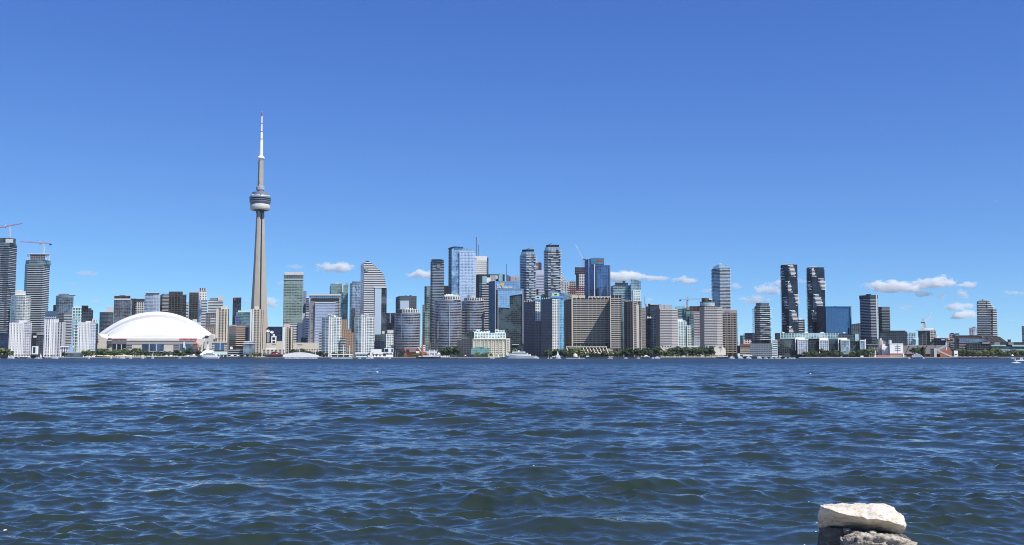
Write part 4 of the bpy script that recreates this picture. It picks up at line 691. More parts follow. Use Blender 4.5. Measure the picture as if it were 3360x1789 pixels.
t = hotel('grey hexagonal hotel tower with a round revolving restaurant on its roof', (2296,2311,2352,2370), 1007, 1132); t.prism('podium', (2313,2360), 1132, 'white_grid', ybot=1145, D=10, fpx=6, ov={2:(.55,.52,.48)})
a = t.loc(2321,1007,18); zz = lambda py: W(CX,py,1930)[1]-t.z0
MB().cyl(a[0],18,zz(1007),zz(1003),16,n=24).build('drum_base', plain('dark_bronze',(.07,.06,.055)), t.o); MB().cyl(a[0],18,zz(1003),zz(999),13.6,n=24).build('restaurant_floor', OFFW, t.o); MB().cyl(a[0],18,zz(999),zz(992),13.8,n=24).build('restaurant_glazing', GLASS_LT, t.o); MB().cyl(a[0],18,zz(992),zz(989),14,n=24).build('restaurant_roof', plain('dark_bronze',(.07,.06,.055)), t.o); MB().cyl(a[0]-1,18,zz(989),zz(977),9.6,n=24).build('machinery_drum', plain('bronze_drum',(.12,.10,.09)), t.o); t.block('roof_unit', 2326, 2337, 979, 983, WHITE, 6, 12)
t = B('condo_tower', 'pale teal glass tower stepping down east behind the mint condominium', TOW, (2216,2245), 1007, 2350, 'teal_glass', fpx=5.2, slab=dict(th=.4,out=.6,mat=SL_MINT,bot=1060)); t.block('glass_top', 2217, 2248, 1005, 1014, GLASS_LT, -1.5, 20); t.prism('middle_step', [(2245,-4),(2262,-4)], 1010, 'teal_glass', fpx=5.2); t.prism('middle_step', [(2252,-8),(2276,-8)], 1022, 'teal_glass', fpx=5.2, ov={1:(.34,.5,.52)}); t.prism('lower_step', [(2262,-12),(2281,-12)], 1036, 'teal_glass', fpx=5.2); t.block('glass_top', 2253, 2270, 1008, 1018, GLASS_LT, -6, 12)
t = B('condo_tower', 'mint and white stepped condominium between the two grey hotels', TOW, (2224,2254), 1055, 2030, 'mint', fpx=5.4, ov={0:(.14,.24,.26),1:(.5,.72,.76),3:.28,5:.3}); t.prism('east_step', [(2254,-2),(2268,-2)], 1068, 'mint', fpx=5.4, ov={1:(.4,.66,.72)}); t.block('roof_box', 2223, 2240, 1046, 1056, WHITE, 2, 16); t.block('roof_box', 2240, 2249, 1050, 1056, GLASS_LT, 2, 16)
t = B('condo_tower', 'striped brown condominium topped by dark red scaffolding behind the restaurant hotel', TOW, (2276,2298), 1016, 2300, 'white_bands', fpx=5.4, ov={0:(.03,.02,.02),2:(.5,.46,.48)}); t.prism('scaffold_top', (2262,2300), 1005, 'brown_grid', ybot=1020, D=20, ov={2:(.17,.07,.06),0:(.05,.03,.03)}); t.prism('white_base', [(2278,-2),(2298,-2)], 1108, 'pale_glass', ybot=1140, D=4)
crane('red and pale crane behind the restaurant hotel', 2257, 984, 1010, 2232, 984, 2304, 982, 2320, STEEL, REDP)
t = B('condo_tower', 'tall pale banded tower with a translucent glass crown above the restaurant hotel', TOW, turn(2180,2336,2362,2395,.8,.1), 881, 2180, 'stripe_w', fpx=4.7, ov={2:(.5,.55,.62),1:(.30,.38,.46)}, slab=dict(th=.8,out=1.8,mat=plain('slab_pale',(.70,.73,.76)),bot=1020,step=4.7*2180/F)); t.prism('glass_crown', [(2340,10),(2360,1),(2391,1)], 869, 'sky_glass', ybot=881, D=26, tops=(875,867,869), ov={0:(.35,.5,.56),1:(.55,.7,.76)}); t.block('roof_unit', 2361, 2368, 864, 869, OFFW, 6, 12)
t = B('hotel_tower', 'brown deep gridded slab right of the restaurant hotel', TOW, [(2366,0),(2416,0),(2419,9)], 1021, 1950, 'brown_grid', fpx=7.4, ov={4:9.8}); t.prism('blank_top', [(2370,-.8),(2418,-.8)], 1018, 'brown_grid', ybot=1028, D=20, mat=plain('brown_concrete',(.33,.28,.24))); t.block('sign', 2378, 2394, 1022.5, 1025.5, plain('sign_violet',(.16,.14,.28)), -1.2, -.7)
for k in range(18): z = 1030+k*7.4; t.block('floor_band', 2370, 2416.5, z, z+2.7, plain('brown_concrete',(.33,.28,.24)), -1.5, .2)
for k in range(6): x = 2371+k*9; t.block('pier', x, x+1.6, 1028, 1160, plain('brown_concrete',(.33,.28,.24)), -1.7, .2)
t = Thing('conference_centre', 'low cream conference building with blank beams behind the dark park trees', 'building', 2255, 1870); t.prism('hall', (2172,2340), 1143, 'beige_wall', D=30, ov={2:(.56,.52,.44),3:.6,5:.4}); t.block('roof_beam', 2236, 2292, 1135, 1139, CREAM, -4, 6); t.block('roof_beam', 2288, 2345, 1142.5, 1147, CREAM, -3, -.1); t.block('end_wall', 2230, 2239, 1137, 1152, plain('beige_pier',(.55,.50,.42)), -4, -1)
m = MB(); m.bar(t.loc(2166,1135,-3), t.loc(2181,1155,-6), 1.4); m.build('sloping_rib', OFFW, t.o)
t = Thing('conical_hall', 'white faceted tent shaped concrete hall at the hotel quay', 'hall', 2357, 1835)
P = [t.loc(x,y,d) for x,y,d in ((2334,1155,4),(2334,1165,4),(2382,1165,6),(2381,1143,6),(2371,1136,2),(2352,1136,2))]
elev(t, 'front_wall', [(2334,1166),(2334,1155),(2350,1137),(2372,1137),(2381,1148),(2381,1166)], 0, 16, plain('white_concrete',(.68,.64,.54),.8))
elev(t, 'slanted_buttress', [(2334,1162),(2352,1138),(2366,1163),(2358,1167)], -5, -.1, plain('white_concrete',(.68,.64,.54))); elev(t, 'slanted_buttress', [(2362,1166),(2368,1138),(2378,1144),(2381,1166)], -2.5, -.1, plain('white_concrete',(.68,.64,.54))); t.block('window', 2358, 2368, 1138, 1142, GLASS_BL, -.6, .3); t.block('doorway', 2343, 2346, 1155, 1163, BLACK, -5.4, -3)
# ---- right of the hotels
t = B('office_building', 'low terracotta topped building with cream floor bands right of the brown slab', 'building', (2428,2462), 1137, 1890, 'white_bands', fpx=7, ov={2:(.50,.46,.38),0:(.03,.03,.03)}); t.block('terracotta_top', 2427, 2463, 1129, 1137.5, plain('terracotta',(.20,.08,.06)), -1, 10); t.block('dark_annex', 2419, 2430, 1134, 1160, DARK, 4, 14)  # annex is a plain dark block
t = B('office_building', 'small pale pink building above the terracotta top', 'building', (2442,2466), 1115, 2050, 'white_grid', fpx=7, ov={2:(.68,.58,.54)}); t.block('roof_edge', 2423, 2428, 1121, 1128, WHITE, 0, 8)
t = B('office_building', 'dark blue grey low building far behind the pink one', 'building', (2443,2480), 1093, 2250, 'navy', fpx=6, ov={1:(.09,.12,.2)}); t.prism('west_step', (2428,2438), 1101, 'dark_glass', D=20); t.prism('link', (2438,2444), 1098, 'cyan_trim', D=10)
t = B('condo_tower', 'stubby tower with wide projecting wavy balconies and a dark roof box', TOW, turn(1950,2475,2494,2527,.9,.1), 1008, 1950, 'dark_glass', fpx=6.3, ov={1:(.12,.17,.17)}, slab=dict(th=.85,out=4.5,mat=SL_W,bot=1120,step=6.3*1950/F,var=ragged(lambda i,f,k: .35+.65*max(0,math.sin(k*1.9+i*2+f*3.3)), 5)))
t.prism('roof_box', [(2480,8),(2496,2),(2523,2)], 994, 'black', ybot=1006, D=26, ov={2:(.14,.14,.16),0:(.1,.1,.12),1:(.14,.14,.16)}); t.prism('glass_storey', [(2477,9),(2494,1),(2526,1)], 1004, 'teal_glass', ybot=1008, D=30)
t = B('office_building', 'low banded slate building at the foot of the wavy balcony tower', 'building', (2460,2538), 1127, 1850, 'gray_hotel', fpx=6.3, part='office_body', ov={2:(.17,.20,.24),0:(.03,.04,.06),1:(.08,.10,.13)}); t.prism('white_corner', (2532,2550), 1115, 'stripe_w', fpx=6, D=20); t.block('window', 2532, 2537, 1122, 1140, GLASS_LT, -1.2, .5)
def wave(label, xl, xc, xr_, ytop, Y, ph):
    def th(i, f, k):
        u = f + (0 if i == 0 else 1)
        v = math.sin(k*.38+u*4.2+ph*2.3) + .8*math.sin(k*.17-u*5.1+ph*4)
        return (1. if v > (.75 if i else 1.5) else .25 if v > .25 and k % 2 else -.2)
    t = B('condo_tower', label, TOW, turn(Y, xl, xc, xr_, 1.0, .15), ytop, Y, 'dark_glass', fpx=4.35, ov={2:(.012,.018,.03),1:(.04,.06,.10)}, slab=dict(th=1.15,out=1.9,mat=plain('slab_wave',(.80,.80,.78)),bot=1096,step=4.35*Y/F,var=ragged(th, ph, bay=1.9)))
    t.block('roof_frame', xc-8, xc+16, ytop-3, ytop, OFFW, 6, 20); return t
wave('tall dark rippling balcony tower, free standing against the sky', 2562, 2585, 2616, 868, 2050, 1)
wave('tall dark rippling balcony tower, partly hidden by the blue glass box', 2647, 2665, 2705, 877, 2080, 2)
t = B('condo_tower', 'short white balconied block hidden behind the rippling tower', TOW, (2618,2640), 1048, 2200, 'stripe_w', fpx=5.8, slab=dict(th=1,out=1.,mat=SL_W,bot=1090,front=(2618,2632))); t.block('roof_unit', 2622, 2630, 1042, 1048, OFFW, 4, 12)
t = B('office_tower', 'big plain deep blue glass box with sharp edges', TOW, turn(2030,2679,2709,2793,1.1,.03), 1007, 2030, 'blue_mirror', fpx=3.4); t.prism('shaded_wall', [(2678.5,19.2),(2708.5,-.5)], 1006.5, 'navy', fpx=4, D=22, ov={0:(.04,.05,.08),1:(.05,.06,.09),2:(.05,.06,.09)}); t.block('roof_trim', 2708.6, 2794, 1005.3, 1007.3, plain('trim_teal',(.08,.18,.25)), -.7, 22); t.block('corner_trim', 2791.6, 2794, 1007, 1095, plain('trim_teal',(.08,.18,.25)), -.7, 1); t.block('flue', 2787, 2790, 1076, 1096, DARK, -2, -.8); t.block('roof_unit', 2740, 2745, 1004, 1006, DARK, 6, 12)  # left wall in dark navy, shade painted into the glass
t = B('office_building', 'low slate louvred block between the blue box and the banded tower', 'building', (2794,2826), 1063, 2150, 'gray_glass', fpx=4, ov={1:(.15,.18,.22),2:(.16,.19,.24)}, tops=(1064,1060))
t = B('condo_tower', 'tall grey banded tower with a black crown east of the blue box', TOW, turn4(2000,2821,2856,2873,2879,1.1,.6), 978, 2000, 'stripe_dark', fpx=5.1, ov={2:(.42,.43,.45)}, slab=dict(th=.8,out=1.0,mat=plain('slab_silver',(.55,.56,.60)),bot=1110)); t.prism('black_crown', turn4(2000,2819,2854,2873,2880,1.1,.6), 968, 'black', ybot=979, D=44, ov={2:(.05,.055,.07),0:(.05,.055,.07),1:(.06,.065,.08)}); t.block('roof_box', 2842, 2858, 964.5, 968, DARK, 4, 16); t.pole('pale_corner', 2879, 968, 1112, 2.2, OFFW, 0)
t = B('condo_tower', 'shorter grey banded tower with a pale cap right beside the black crowned one', TOW, turn(2060,2881,2894,2919,1.3,.1), 1010, 2060, 'stripe_dark', fpx=5.2, ov={2:(.42,.42,.42)}, slab=dict(th=.8,out=.9,mat=SL_GRAY,bot=1085,front=[(2894,0),(2919,0)])); t.prism('pale_cap', (2894,2919), 1010, 'white_pier', ybot=1018, D=-.0+1, ov={3:.0}, mat=plain('taupe_panel',(.38,.33,.32))); t.prism('black_cap', turn(2060,2880.5,2893.5,2919,1.3,.1), 1007, 'black', ybot=1010.5)
# ---- long glass complex
t = Thing('glass_complex', 'long low glass office complex with four white framed bays along the east quay', 'office complex', 2690, 1880)
t.prism('upper_storeys', (2560,2752), 1093, 'mint', ybot=1112, fpx=5, D=34, ov={0:(.10,.16,.16),1:(.48,.62,.62),2:(.40,.52,.52),3:.2,8:1.}); t.block('dark_end', 2549, 2560, 1093, 1116, DARK, -1, 20); t.prism('upper_storeys', [(2752,-1),(2819,-1)], 1097, 'dark_glass', ybot=1120, D=30, fpx=5); t.block('glass_bay', 2806, 2818, 1096, 1120, GLASS_LT, -2.2, 0)
t.prism('lower_block', (2551,2826), 1116, 'mosaic_dk', fpx=5.5, D=40, ov={0:(.008,.012,.02),1:(.06,.085,.10)}); t.prism('west_block', [(2551,-3),(2607,-3)], 1113, 'mosaic_dk', fpx=5.5, D=30, ov={1:(.14,.17,.17)})
for x0,x1 in ((2566,2574),(2640,2652),(2692,2704),(2767,2774)): t.block('roof_unit', x0, x1, 1090, 1093.5, WHITE, 4, 14)
for i,(x0,x1,y0,st) in enumerate(((2619,2649,1117,'pale_glass'),(2690,2718,1118,'pale_glass'),(2761,2788,1118,'teal_glass'),(2824,2838,1119,'blue_glass'))):
    fr = t.prism('projecting_bay', [(x0,-12),(x1,-12)], y0, st, ybot=1163, D=-2, fpx=6.3, ov={0:(.16,.20,.24),1:(.50,.56,.62)})
    for a_, b_ in ((x0-1.2, x0), (x1, x1+1.2)): t.block('bay_frame', a_, b_, y0-1.5, 1163, WHITE, -13, -1, parent=fr)
    t.block('bay_frame', x0-1.2, x1+1.2, y0-3, y0, WHITE, -13, -1, parent=fr)
    if i < 3: t.block('bay_roof', x0-10 if i != 1 else x0-1, x1-8 if i != 1 else x1, y0-9, y0-3, WHITE, -7, 6)
for x, y0, y1 in ((2611,1112,1150),(2752,1112,1152),(2841,1114,1158)): t.block('white_fin', x-1.2, x+1.2, y0, y1, WHITE, -9, -1)
# ---- factory and far right
t = B('office_building', 'dark ribbed glass building with a pale steel frame end, below the shorter grey tower', 'building', (2886,2976), 1090, 2000, 'dark_glass', fpx=5.5, ov={4:4,5:.18,1:(.06,.09,.12),2:(.05,.06,.08)}, tops=(1092,1088)); t.block('tilted_roof', 2893, 2971, 1085, 1089, DARK, 0, 30); t.prism('glass_end', [(2975,2),(3004,2)], 1092, 'sky_glass', fpx=7.5, D=30, ov={0:(.06,.09,.10),1:(.30,.42,.44),3:.14,5:.2}); t.block('white_balcony', 2999, 3015, 1111, 1114, WHITE, -3, 2)
t = B('unfinished_building', 'unfinished concrete apartment building with open floors under the leaning crane', 'building', turn(2060,3012,3052,3070,.25,1.), 1085, 2060, 'brown_grid', fpx=5.4, ov={2:(.22,.19,.17),1:(.05,.06,.08)}); t.prism('open_floors', [(3051,-2.5),(3067,-2.5)], 1082, 'beige_grid', ybot=1122, D=6, fpx=5.4, ov={2:(.60,.57,.52),3:.4}); t.prism('roof_hut', (3021,3034), 1075, 'beige_wall', ybot=1083, D=12); t.block('white_formwork', 3034, 3063, 1077, 1082.5, WHITE, 0, 16); t.block('grey_step', 3066, 3074, 1098, 1122, CONC, 6, 16); t.block('white_step', 3073, 3080, 1102, 1109, WHITE, 8, 16); t.block('edge_rail', 3005, 3012, 1084, 1087, STEEL, 0, 4)
luffer('white and red luffing crane leaning right above the unfinished concrete building', 3037, 1060, 1082, 3058, 1026, 2070, WHITE, plain('crane_red',(.42,.16,.14)))
t = Thing('sugar_silo', 'white concrete silo building with a flat roof at the east quay', 'silo', 2905, 1880)
t.prism('tall_block', (2893,2905), 1128, 'beige_wall', D=16, mat=OFFW); t.prism('white_block', [(2893,-3),(2915,-3)], 1136, 'beige_wall', D=14, mat=WHITE); a = t.loc(2886,1128,8); MB().cyl(a[0],8,0,W(CX,1117,1880)[1]-t.z0,6.5,n=20).build('round_tank', plain('beige_tank',(.42,.38,.33)), t.o); t.prism('dark_gallery', [(2843,2),(2884,2)], 1129, 'brown_grid', ybot=1132, D=8, mat=GRAY); t.prism('wall', [(2850,4),(2893,4)], 1134, 'concrete_dk', D=14, ov={2:(.20,.19,.19)}); m = MB(); m.bar(t.loc(2893,1119,6), t.loc(2906,1125,6), 2.4); m.build('conveyor_chute', GRAY, t.o); t.block('roof_hut', 2888, 2893, 1110, 1120, OFFW, 6, 10)
t = Thing('sugar_warehouse', 'square white warehouse with brown base beside the silo', 'warehouse', 2941, 1860); t.prism('white_block', (2919,2963), 1128, 'beige_wall', D=26, ybot=1160, mat=WHITE); t.block('brown_base', 2919, 2963, 1160, 1167, BRICK, 0, 20); t.block('roof_hut', 2919, 2926, 1116, 1129, OFFW, 3, 10); t.block('side_shade', 2963, 2965, 1129, 1160, GRAY, 1, 20); m = MB()  # grey sheet colours shade onto the warehouse side
for y0 in (1137,1143.5,1150): a = t.loc(2936,y0); b = t.loc(2955,y0); m.bar((a[0],-.3,a[2]),(b[0],-.3,b[2]),.35)
m.bar(t.loc(2946,1130,-.3), t.loc(2946,1158,-.3), .35); m.build('wall_conduit', DARK, t.o); t.block('roof_rim', 2918.5, 2963.5, 1126.6, 1128.3, OFFW, -.6, 26)
t = Thing('quay_shed', 'low quay shed with red roof strip and white doors', 'shed', 2915, 1800)
t.prism('wall', (2874,2975), 1170, 'white_pier', D=10, ov={3:.15,4:4.4,5:.3,0:(.15,.15,.16)}); t.block('red_roof', 2874, 2921, 1166, 1170.5, plain('faded_red',(.45,.17,.14)), -1.5, 10); t.block('grey_roof', 2921, 2975, 1166.5, 1170.5, plain('shed_roof', (.36,.38,.36)), -1, 10); t.block('white_pillar', 2870, 2874, 1151, 1176, WHITE, -2, 2); t.block('white_pillar', 2963, 2967, 1160, 1172, WHITE, -2, 2)
t = Thing('long_warehouse', 'long warehouse with a sloping grey brown roof and brick gable', 'warehouse', 3040, 1890)
a = t.loc(2964,1162,0); b = t.loc(3118,1162,0); c0 = t.loc(2964,1134,26); c1 = t.loc(3100,1133,26); z0 = 0
MB().box(a[0], b[0], 0, 50, z0, a[2]).build('wall', plain('brown_wall',(.13,.06,.045)), t.o)
rf = plain('warehouse_roof', (.115,.105,.095), .85, scale=.08)
MB().add([(a[0]-1,-2,a[2]),(b[0]+1,-2,a[2]),(c1[0],26,c1[2]),(c0[0],26,c0[2]),(a[0]-1,54,a[2]),(b[0]+1,54,a[2])],[(0,1,2,3),(3,2,5,4),(0,3,4),(1,5,2),(0,4,5,1)]).build('roof', rf, t.o)
for k in range(4): m = MB(); x = 2976+k*29; m.bar(t.loc(x+8,1134.5,24), t.loc(x-4,1161,-1), .5, 2.4); m.build('roof_seam', DARK, t.o)
elev(t, 'brick_gable', [(3080,1172),(3080,1155),(3110,1139),(3119,1155),(3119,1172)], -6, -3, BRICK)
t = Thing('conveyor_bridge', 'pale enclosed conveyor zigzagging down to the quay', 'conveyor', 3105, 1850)
for nm, A_, B_ in (('upper_gallery',(3071,1150),(3106,1134)),('lower_gallery',(3072,1148),(3133,1176))): m = MB(); m.bar(t.loc(*A_,-2), t.loc(*B_,-4), 2.6, 2.6); m.build(nm, plain('conveyor_gray',(.42,.42,.40),.7), t.o)
t.prism('transfer_tower', [(3064,-6),(3073,-6)], 1142, 'concrete_dk', D=2, mat=plain('conveyor_gray',(.42,.42,.40))); t.prism('dark_base', [(3052,-5),(3064,-5)], 1144, 'dark_glass', D=3); t.block('head_post', 3104, 3107, 1124, 1150, OFFW, -3, 0)
for x,y0 in ((3112,1167),(3122,1171)): t.pole('leg', x, y0, 1175, .8, DARK, -4)
t = Thing('loading_tower', 'slender white box tower at the foot of the conveyor', 'tower', 3137, 1790); t.prism('box', (3130.5,3143), 1151, 'beige_wall', D=7, mat=WHITE); t.block('window', 3133, 3141, 1162, 1164.5, DARK, -.3, .3); t.block('cap', 3132, 3136, 1149.5, 1151, GRAY, 1, 4)
t = B('office_building', 'dark signed building left of the brown studio block', 'building', (3063,3103), 1110, 2040, 'navy', fpx=9, ov={2:(.035,.04,.06)}); t.block('sign_panel', 3089, 3100, 1113, 1117, plain('sign_grey',(.5,.5,.55)), -1, 0); t.prism('grey_part', [(3103,-2),(3131,-2)], 1109, 'gray_hotel', fpx=6, ov={2:(.30,.28,.32)}); t.block('orange_sign', 3110, 3117, 1111.5, 1116.5, plain('sign_orange',(.8,.35,.05)), -3.2, -2); t.block('dark_red_sign', 3117, 3128, 1112, 1116, plain('sign_maroon',(.18,.03,.05)), -3.2, -2)
t = B('office_building', 'small grey box with roof clutter behind the signed building', 'building', (3114,3134), 1096, 2300, 'concrete_dk', fpx=6); t.block('roof_unit', 3122, 3130, 1092.5, 1096, DARK, 3, 10); t.block('roof_unit', 3133, 3148, 1094, 1099, OFFW, 3, 10)
t = B('apartment_tower', 'pair of pale far towers left of the slanted balcony tower', TOW, (3179,3196), 1076, 2700, 'concrete_dk', fpx=4, ov={2:(.30,.33,.38)}); t.prism('pale_part', (3195,3212), 1075, 'pale_glass', fpx=4); t.block('roof_unit', 3191, 3202, 1072.5, 1075.5, DARK, 5, 14)
t = Thing('condo_tower', 'leaning shouldered tower with dotted white balconies far east', TOW, 3240, 2250)
elev(t, 'tower_body', [(3207,1120),(3206.5,988),(3215,986),(3245,986),(3252,1000),(3260,1012),(3262,1120)], 0, 40, fac_mat('dark_glass', 5.6*2250/F, {2:(.04,.05,.07),1:(.10,.13,.17)}))
slo = lambda y: 3246 if y < 992 else min(3270, 3248+(y-992)*.9) if y < 1016 else min(3273, 3270+(y-1016)*.03)
y = 988; k = 0
while y < 1104:
    t.block('side_balcony', 3240 if y < 1012 else 3258, slo(y), y-.9, y+1.1, SL_W, -2.5, 10)
    for i in range(7):
        x = 3208 + i*6.4 + (3.2 if k % 2 else 0)
        if x+3.8 < (3240 if y < 1012 else 3257): t.block('balcony', x, x+3.8, y-.7, y+.9, plain('balcony_pale',(.5,.52,.55)) if k > 8 or i > 4 else SL_W, -2.6, .3)
    y += 7.9 if k > 40 else 5.9; k += 1
t.prism('east_block', [(3256,2),(3270,2)], 1014, 'stripe_dark', ybot=1120, fpx=5.9, D=36); t.block('roof_unit', 3223, 3226, 982.5, 986.5, DARK, 5, 10); t.block('roof_unit', 3229, 3243, 984, 987, OFFW, 4, 12)
t = B('studio_building', 'large dark brown studio block with long blue glass band and louvres', 'building', (3134,3242), 1108, 1960, 'dkbrown_grid', fpx=8, ov={0:(.012,.014,.02),1:(.03,.035,.045),2:(.035,.028,.028)}); t.block('dark_penthouse', 3134, 3213, 1100.5, 1108.5, plain('dark_maroon',(.035,.02,.025)), 2, 30)
elev(t, 'blue_band', [(3145,1125),(3145,1110),(3232,1113),(3244,1120),(3208,1124)], -1.5, .4, fac_mat('blue_glass', 9, {0:(.12,.17,.25),1:(.22,.29,.38),2:(.2,.26,.33)})); t.block('roof_edge', 3144, 3232, 1109, 1110.5, plain('copper_edge',(.32,.2,.17)), -2, 0)
for k in range(5): t.block('louvre', 3147, 3171, 1129+k*5.6, 1130.8+k*5.6, plain('pink_louvre',(.42,.34,.36)), -1, .3)
for k in range(3): t.block('green_band', 3118, 3133, 1130+k*6, 1131.6+k*6, plain('louvre_green',(.22,.28,.24)), -2, 1)
t.prism('west_glass', [(3113,2),(3134,2)], 1124, 'dark_glass', fpx=6, D=20); t.prism('glass_annex', [(3172,-3),(3262,-3)], 1128, 'dark_glass', fpx=7, D=3, ov={1:(.06,.085,.1)}); t.block('pale_slab', 3223, 3246, 1124, 1128, plain('taupe_panel',(.38,.33,.32)), -5, 0)
t = B('exhibition_hall', 'building with a wedge shaped brown folded metal roof', 'hall', (3226,3312), 1124, 2010, 'dkbrown_grid', fpx=9)
elev(t, 'folded_roof', [(3222,1104),(3280,1105),(3308,1124),(3312,1126),(3248,1125)], 0, 30, plain('folded_roof',(.085,.07,.07),.6,scale=.2)); 
for k in range(4): m = MB(); m.bar(t.loc(3236+k*13,1104.6,-.4), t.loc(3256+k*13,1124,-.4), .35); m.build('roof_rib', plain('rib_grey',(.2,.19,.2)), t.o)
m = MB(); m.bar(t.loc(3222,1104,-.6), t.loc(3248,1124,-.6), 1.8); m.build('copper_verge', plain('copper_edge',(.32,.2,.17)), t.o)
t = B('office_building', 'low green glass office building at the east edge above the tree row', 'building', (3253,3420), 1136, 1900, 'green_glass', fpx=6, part='dark_body', ov={0:(.02,.03,.04),1:(.08,.11,.12),2:(.06,.075,.08)}); t.block('dark_upper', 3268, 3420, 1123, 1136.5, plain('dark_maroon2',(.02,.022,.035)), 2, 26)
for x0,x1,y0,y1 in ((3253,3301,1132,1136),(3321,3420,1132,1137),(3277,3318,1147,1150),(3335,3420,1147,1150),(3277,3318,1153,1156),(3335,3420,1153,1156)): t.block('glass_band', x0, x1, y0, y1, GLASS_LT, -1.4, .3)
t.block('blue_bay', 3318, 3333, 1144, 1160, GLASS_BL, -2.2, 0); t.block('grey_box', 3263, 3281, 1123, 1132, GRAY, -1, 2); t.block('grey_box', 3309, 3326, 1123, 1132, GRAY, -1, 2); t.block('roof_unit', 3310, 3317, 1114, 1124, DARK, 6, 12)
B('apartment_tower', 'dark tower sliver cut by the east edge of the frame', TOW, (3352,3400), 1070, 2300, 'dark_glass', fpx=5)
# ---- ferry terminal
t = Thing('ferry_terminal', 'white ferry terminal with a pyramid roof, tall pylon and long mint canopy', 'terminal', 690, 1810)
t.prism('base_hall', (660,712), 1166, 'white_bands', D=20, fpx=7, ov={3:.6})
a = t.loc(652,1166,-2); b = t.loc(714,1166,-2); c = t.loc(676,1148,8); d = t.loc(690,1148,8)
MB().add([(a[0],-2,a[2]),(b[0],-2,a[2]),(b[0],22,a[2]),(a[0],22,a[2]),(c[0],6,c[2]),(d[0],6,c[2]),(d[0],13,c[2]),(c[0],13,c[2])],[(0,1,5,4),(1,2,6,5),(2,3,7,6),(3,0,4,7),(4,5,6,7),(3,2,1,0)]).build('pyramid_roof', plain('roof_white_green',(.72,.78,.74),.6), t.o)
t.block('pylon', 677, 686, 1124, 1150, WHITE, 6, 12); t.block('pylon_head', 679, 684, 1120, 1128, GRAY, 5.4, 6.2); t.block('canopy', 696, 746, 1154, 1163, MINTR, 0, 10); t.block('glass_wall', 723, 744, 1165, 1174, GLASS_BL, 2, 9); 
for x in (722,733,745): t.pole('canopy_post', x, 1163, 1175, .9, OFFW, 1)
# ============================================================ the great tower
TY = 2310
t = Thing('observation_tower', 'very tall concrete tower with a round pod and white needle mast', TOW, 843.5, TY)
def Zp(py, px=850): return W(px, py, TY)[1] - LAND_Z
def rp(w): return w * TY / F / 2 / .985
z330 = Zp(694)
# three tapering wings and a hexagonal core, one shaft
def shaft_r(z):
    K = [(0, 30), (33, 26.5), (80, 21.5), (187, 15.4), (260, 11.9), (332, 9.0)]
    for (a, ra), (b, rb) in zip(K, K[1:]):
        if z <= b: return ra + (rb-ra)*max(0, z-a)/(b-a)
    return K[-1][1]
ANG0 = R(-90-5)
vs = []; fs = []; zs = [0,10,20,33,50,80,110,150,187,220,260,300,z330]
core = lambda z: 7.6 - 2.2*z/z330; wing = lambda z: 4.2 - 1.5*z/z330
for z in zs:
    for k in range(3):
        an = ANG0 + k*2*math.pi/3; d = Vector((math.cos(an), math.sin(an))); n = Vector((-d.y, d.x)); r = shaft_r(z); w = wing(z); c = core(z)
        a2 = an - math.pi/3; dm = Vector((math.cos(a2), math.sin(a2)))
        for q in (dm*c*1.02 + n*0, d*(c*.9) - n*w*.98, d*r - n*w*.8, d*r + n*w*.8, d*(c*.9) + n*w*.98): vs.append((q.x, q.y, z))
N = 15
for i in range(len(zs)-1):
    for j in range(N): fs.append((i*N+j, i*N+(j+1)%N, (i+1)*N+(j+1)%N, (i+1)*N+j))
fs.append(tuple((len(zs)-1)*N+j for j in range(N)))
TCON = plain('tower_concrete', (.40,.365,.31), .85, var=.16, scale=.06)
mesh('shaft', vs, fs, TCON, t.o)
def ring(name, prof, mat, n=40, parent=None): return lathe(name, [(rp(w), Zp(py)) for w, py in prof], mat, parent or t.o, n)
for k in range(3):
    an = ANG0 + k*2*math.pi/3 + math.pi/3; d = Vector((math.cos(an), math.sin(an))); n = Vector((-d.y, d.x)); v = []
    for z in (14, z330-4):
        c = core(z)*.98+2.2-1.2*z/z330; w = 1.7-.4*z/z330; v += [(*(d*2+n*w),z),(*(d*2-n*w),z),(*(d*c-n*w),z),(*(d*c+n*w),z)]
    v = [tuple(q) for q in v]
    mesh('elevator_glazing', v, [(0,1,5,4),(1,2,6,5),(2,3,7,6),(3,0,4,7),(4,5,6,7),(3,2,1,0)], GLASS_DK, t.o)
DB = plain('pod_dark_blue', (.05,.065,.10), .3, .4, scale=.2)
ring('pod_underside', [(24,700),(26,694),(52,689)], DARK)
ring('radome', [(50,690),(58,690.5),(63,686),(65,681),(64,675),(60,671.5),(50,671)], plain('radome_white', (.55,.555,.50), .45))
ring('lower_deck', [(56,671.5),(62,671),(68,664),(68,661)], plain('pod_gray', (.16,.19,.24), .4, .3))
ring('window_band', [(66.5,661),(66.5,658)], BLACK); ring('deck_rim', [(68.5,658),(68.5,655.5)], plain('pod_gray', (.16,.19,.24)))
ring('window_band', [(67,655.5),(67,651.5)], BLACK); ring('upper_rim', [(69.5,651.5),(70,648),(66,645)], plain('pod_gray2', (.26,.30,.36), .4, .3))
ring('white_storey', [(58,645.5),(50,643),(49,640)], OFFW); ring('roof_ring', [(51,641),(52,633),(48,632.5)], plain('roof_ring_gray', (.22,.25,.30), .5)); 
rr = random.Random(3)
for k in range(14):
    an = 2*math.pi*k/14 + rr.uniform(-.1,.1); r = rp(59); h = rr.uniform(1.2, 3.2); x, y = r*math.cos(an), r*math.sin(an)
    MB().box(x-1.3, x+1.3, y-1.3, y+1.3, Zp(645.5), Zp(645.5)+h).build('deck_equipment', (WHITE, OFFW, GRAY)[k%3], t.o)
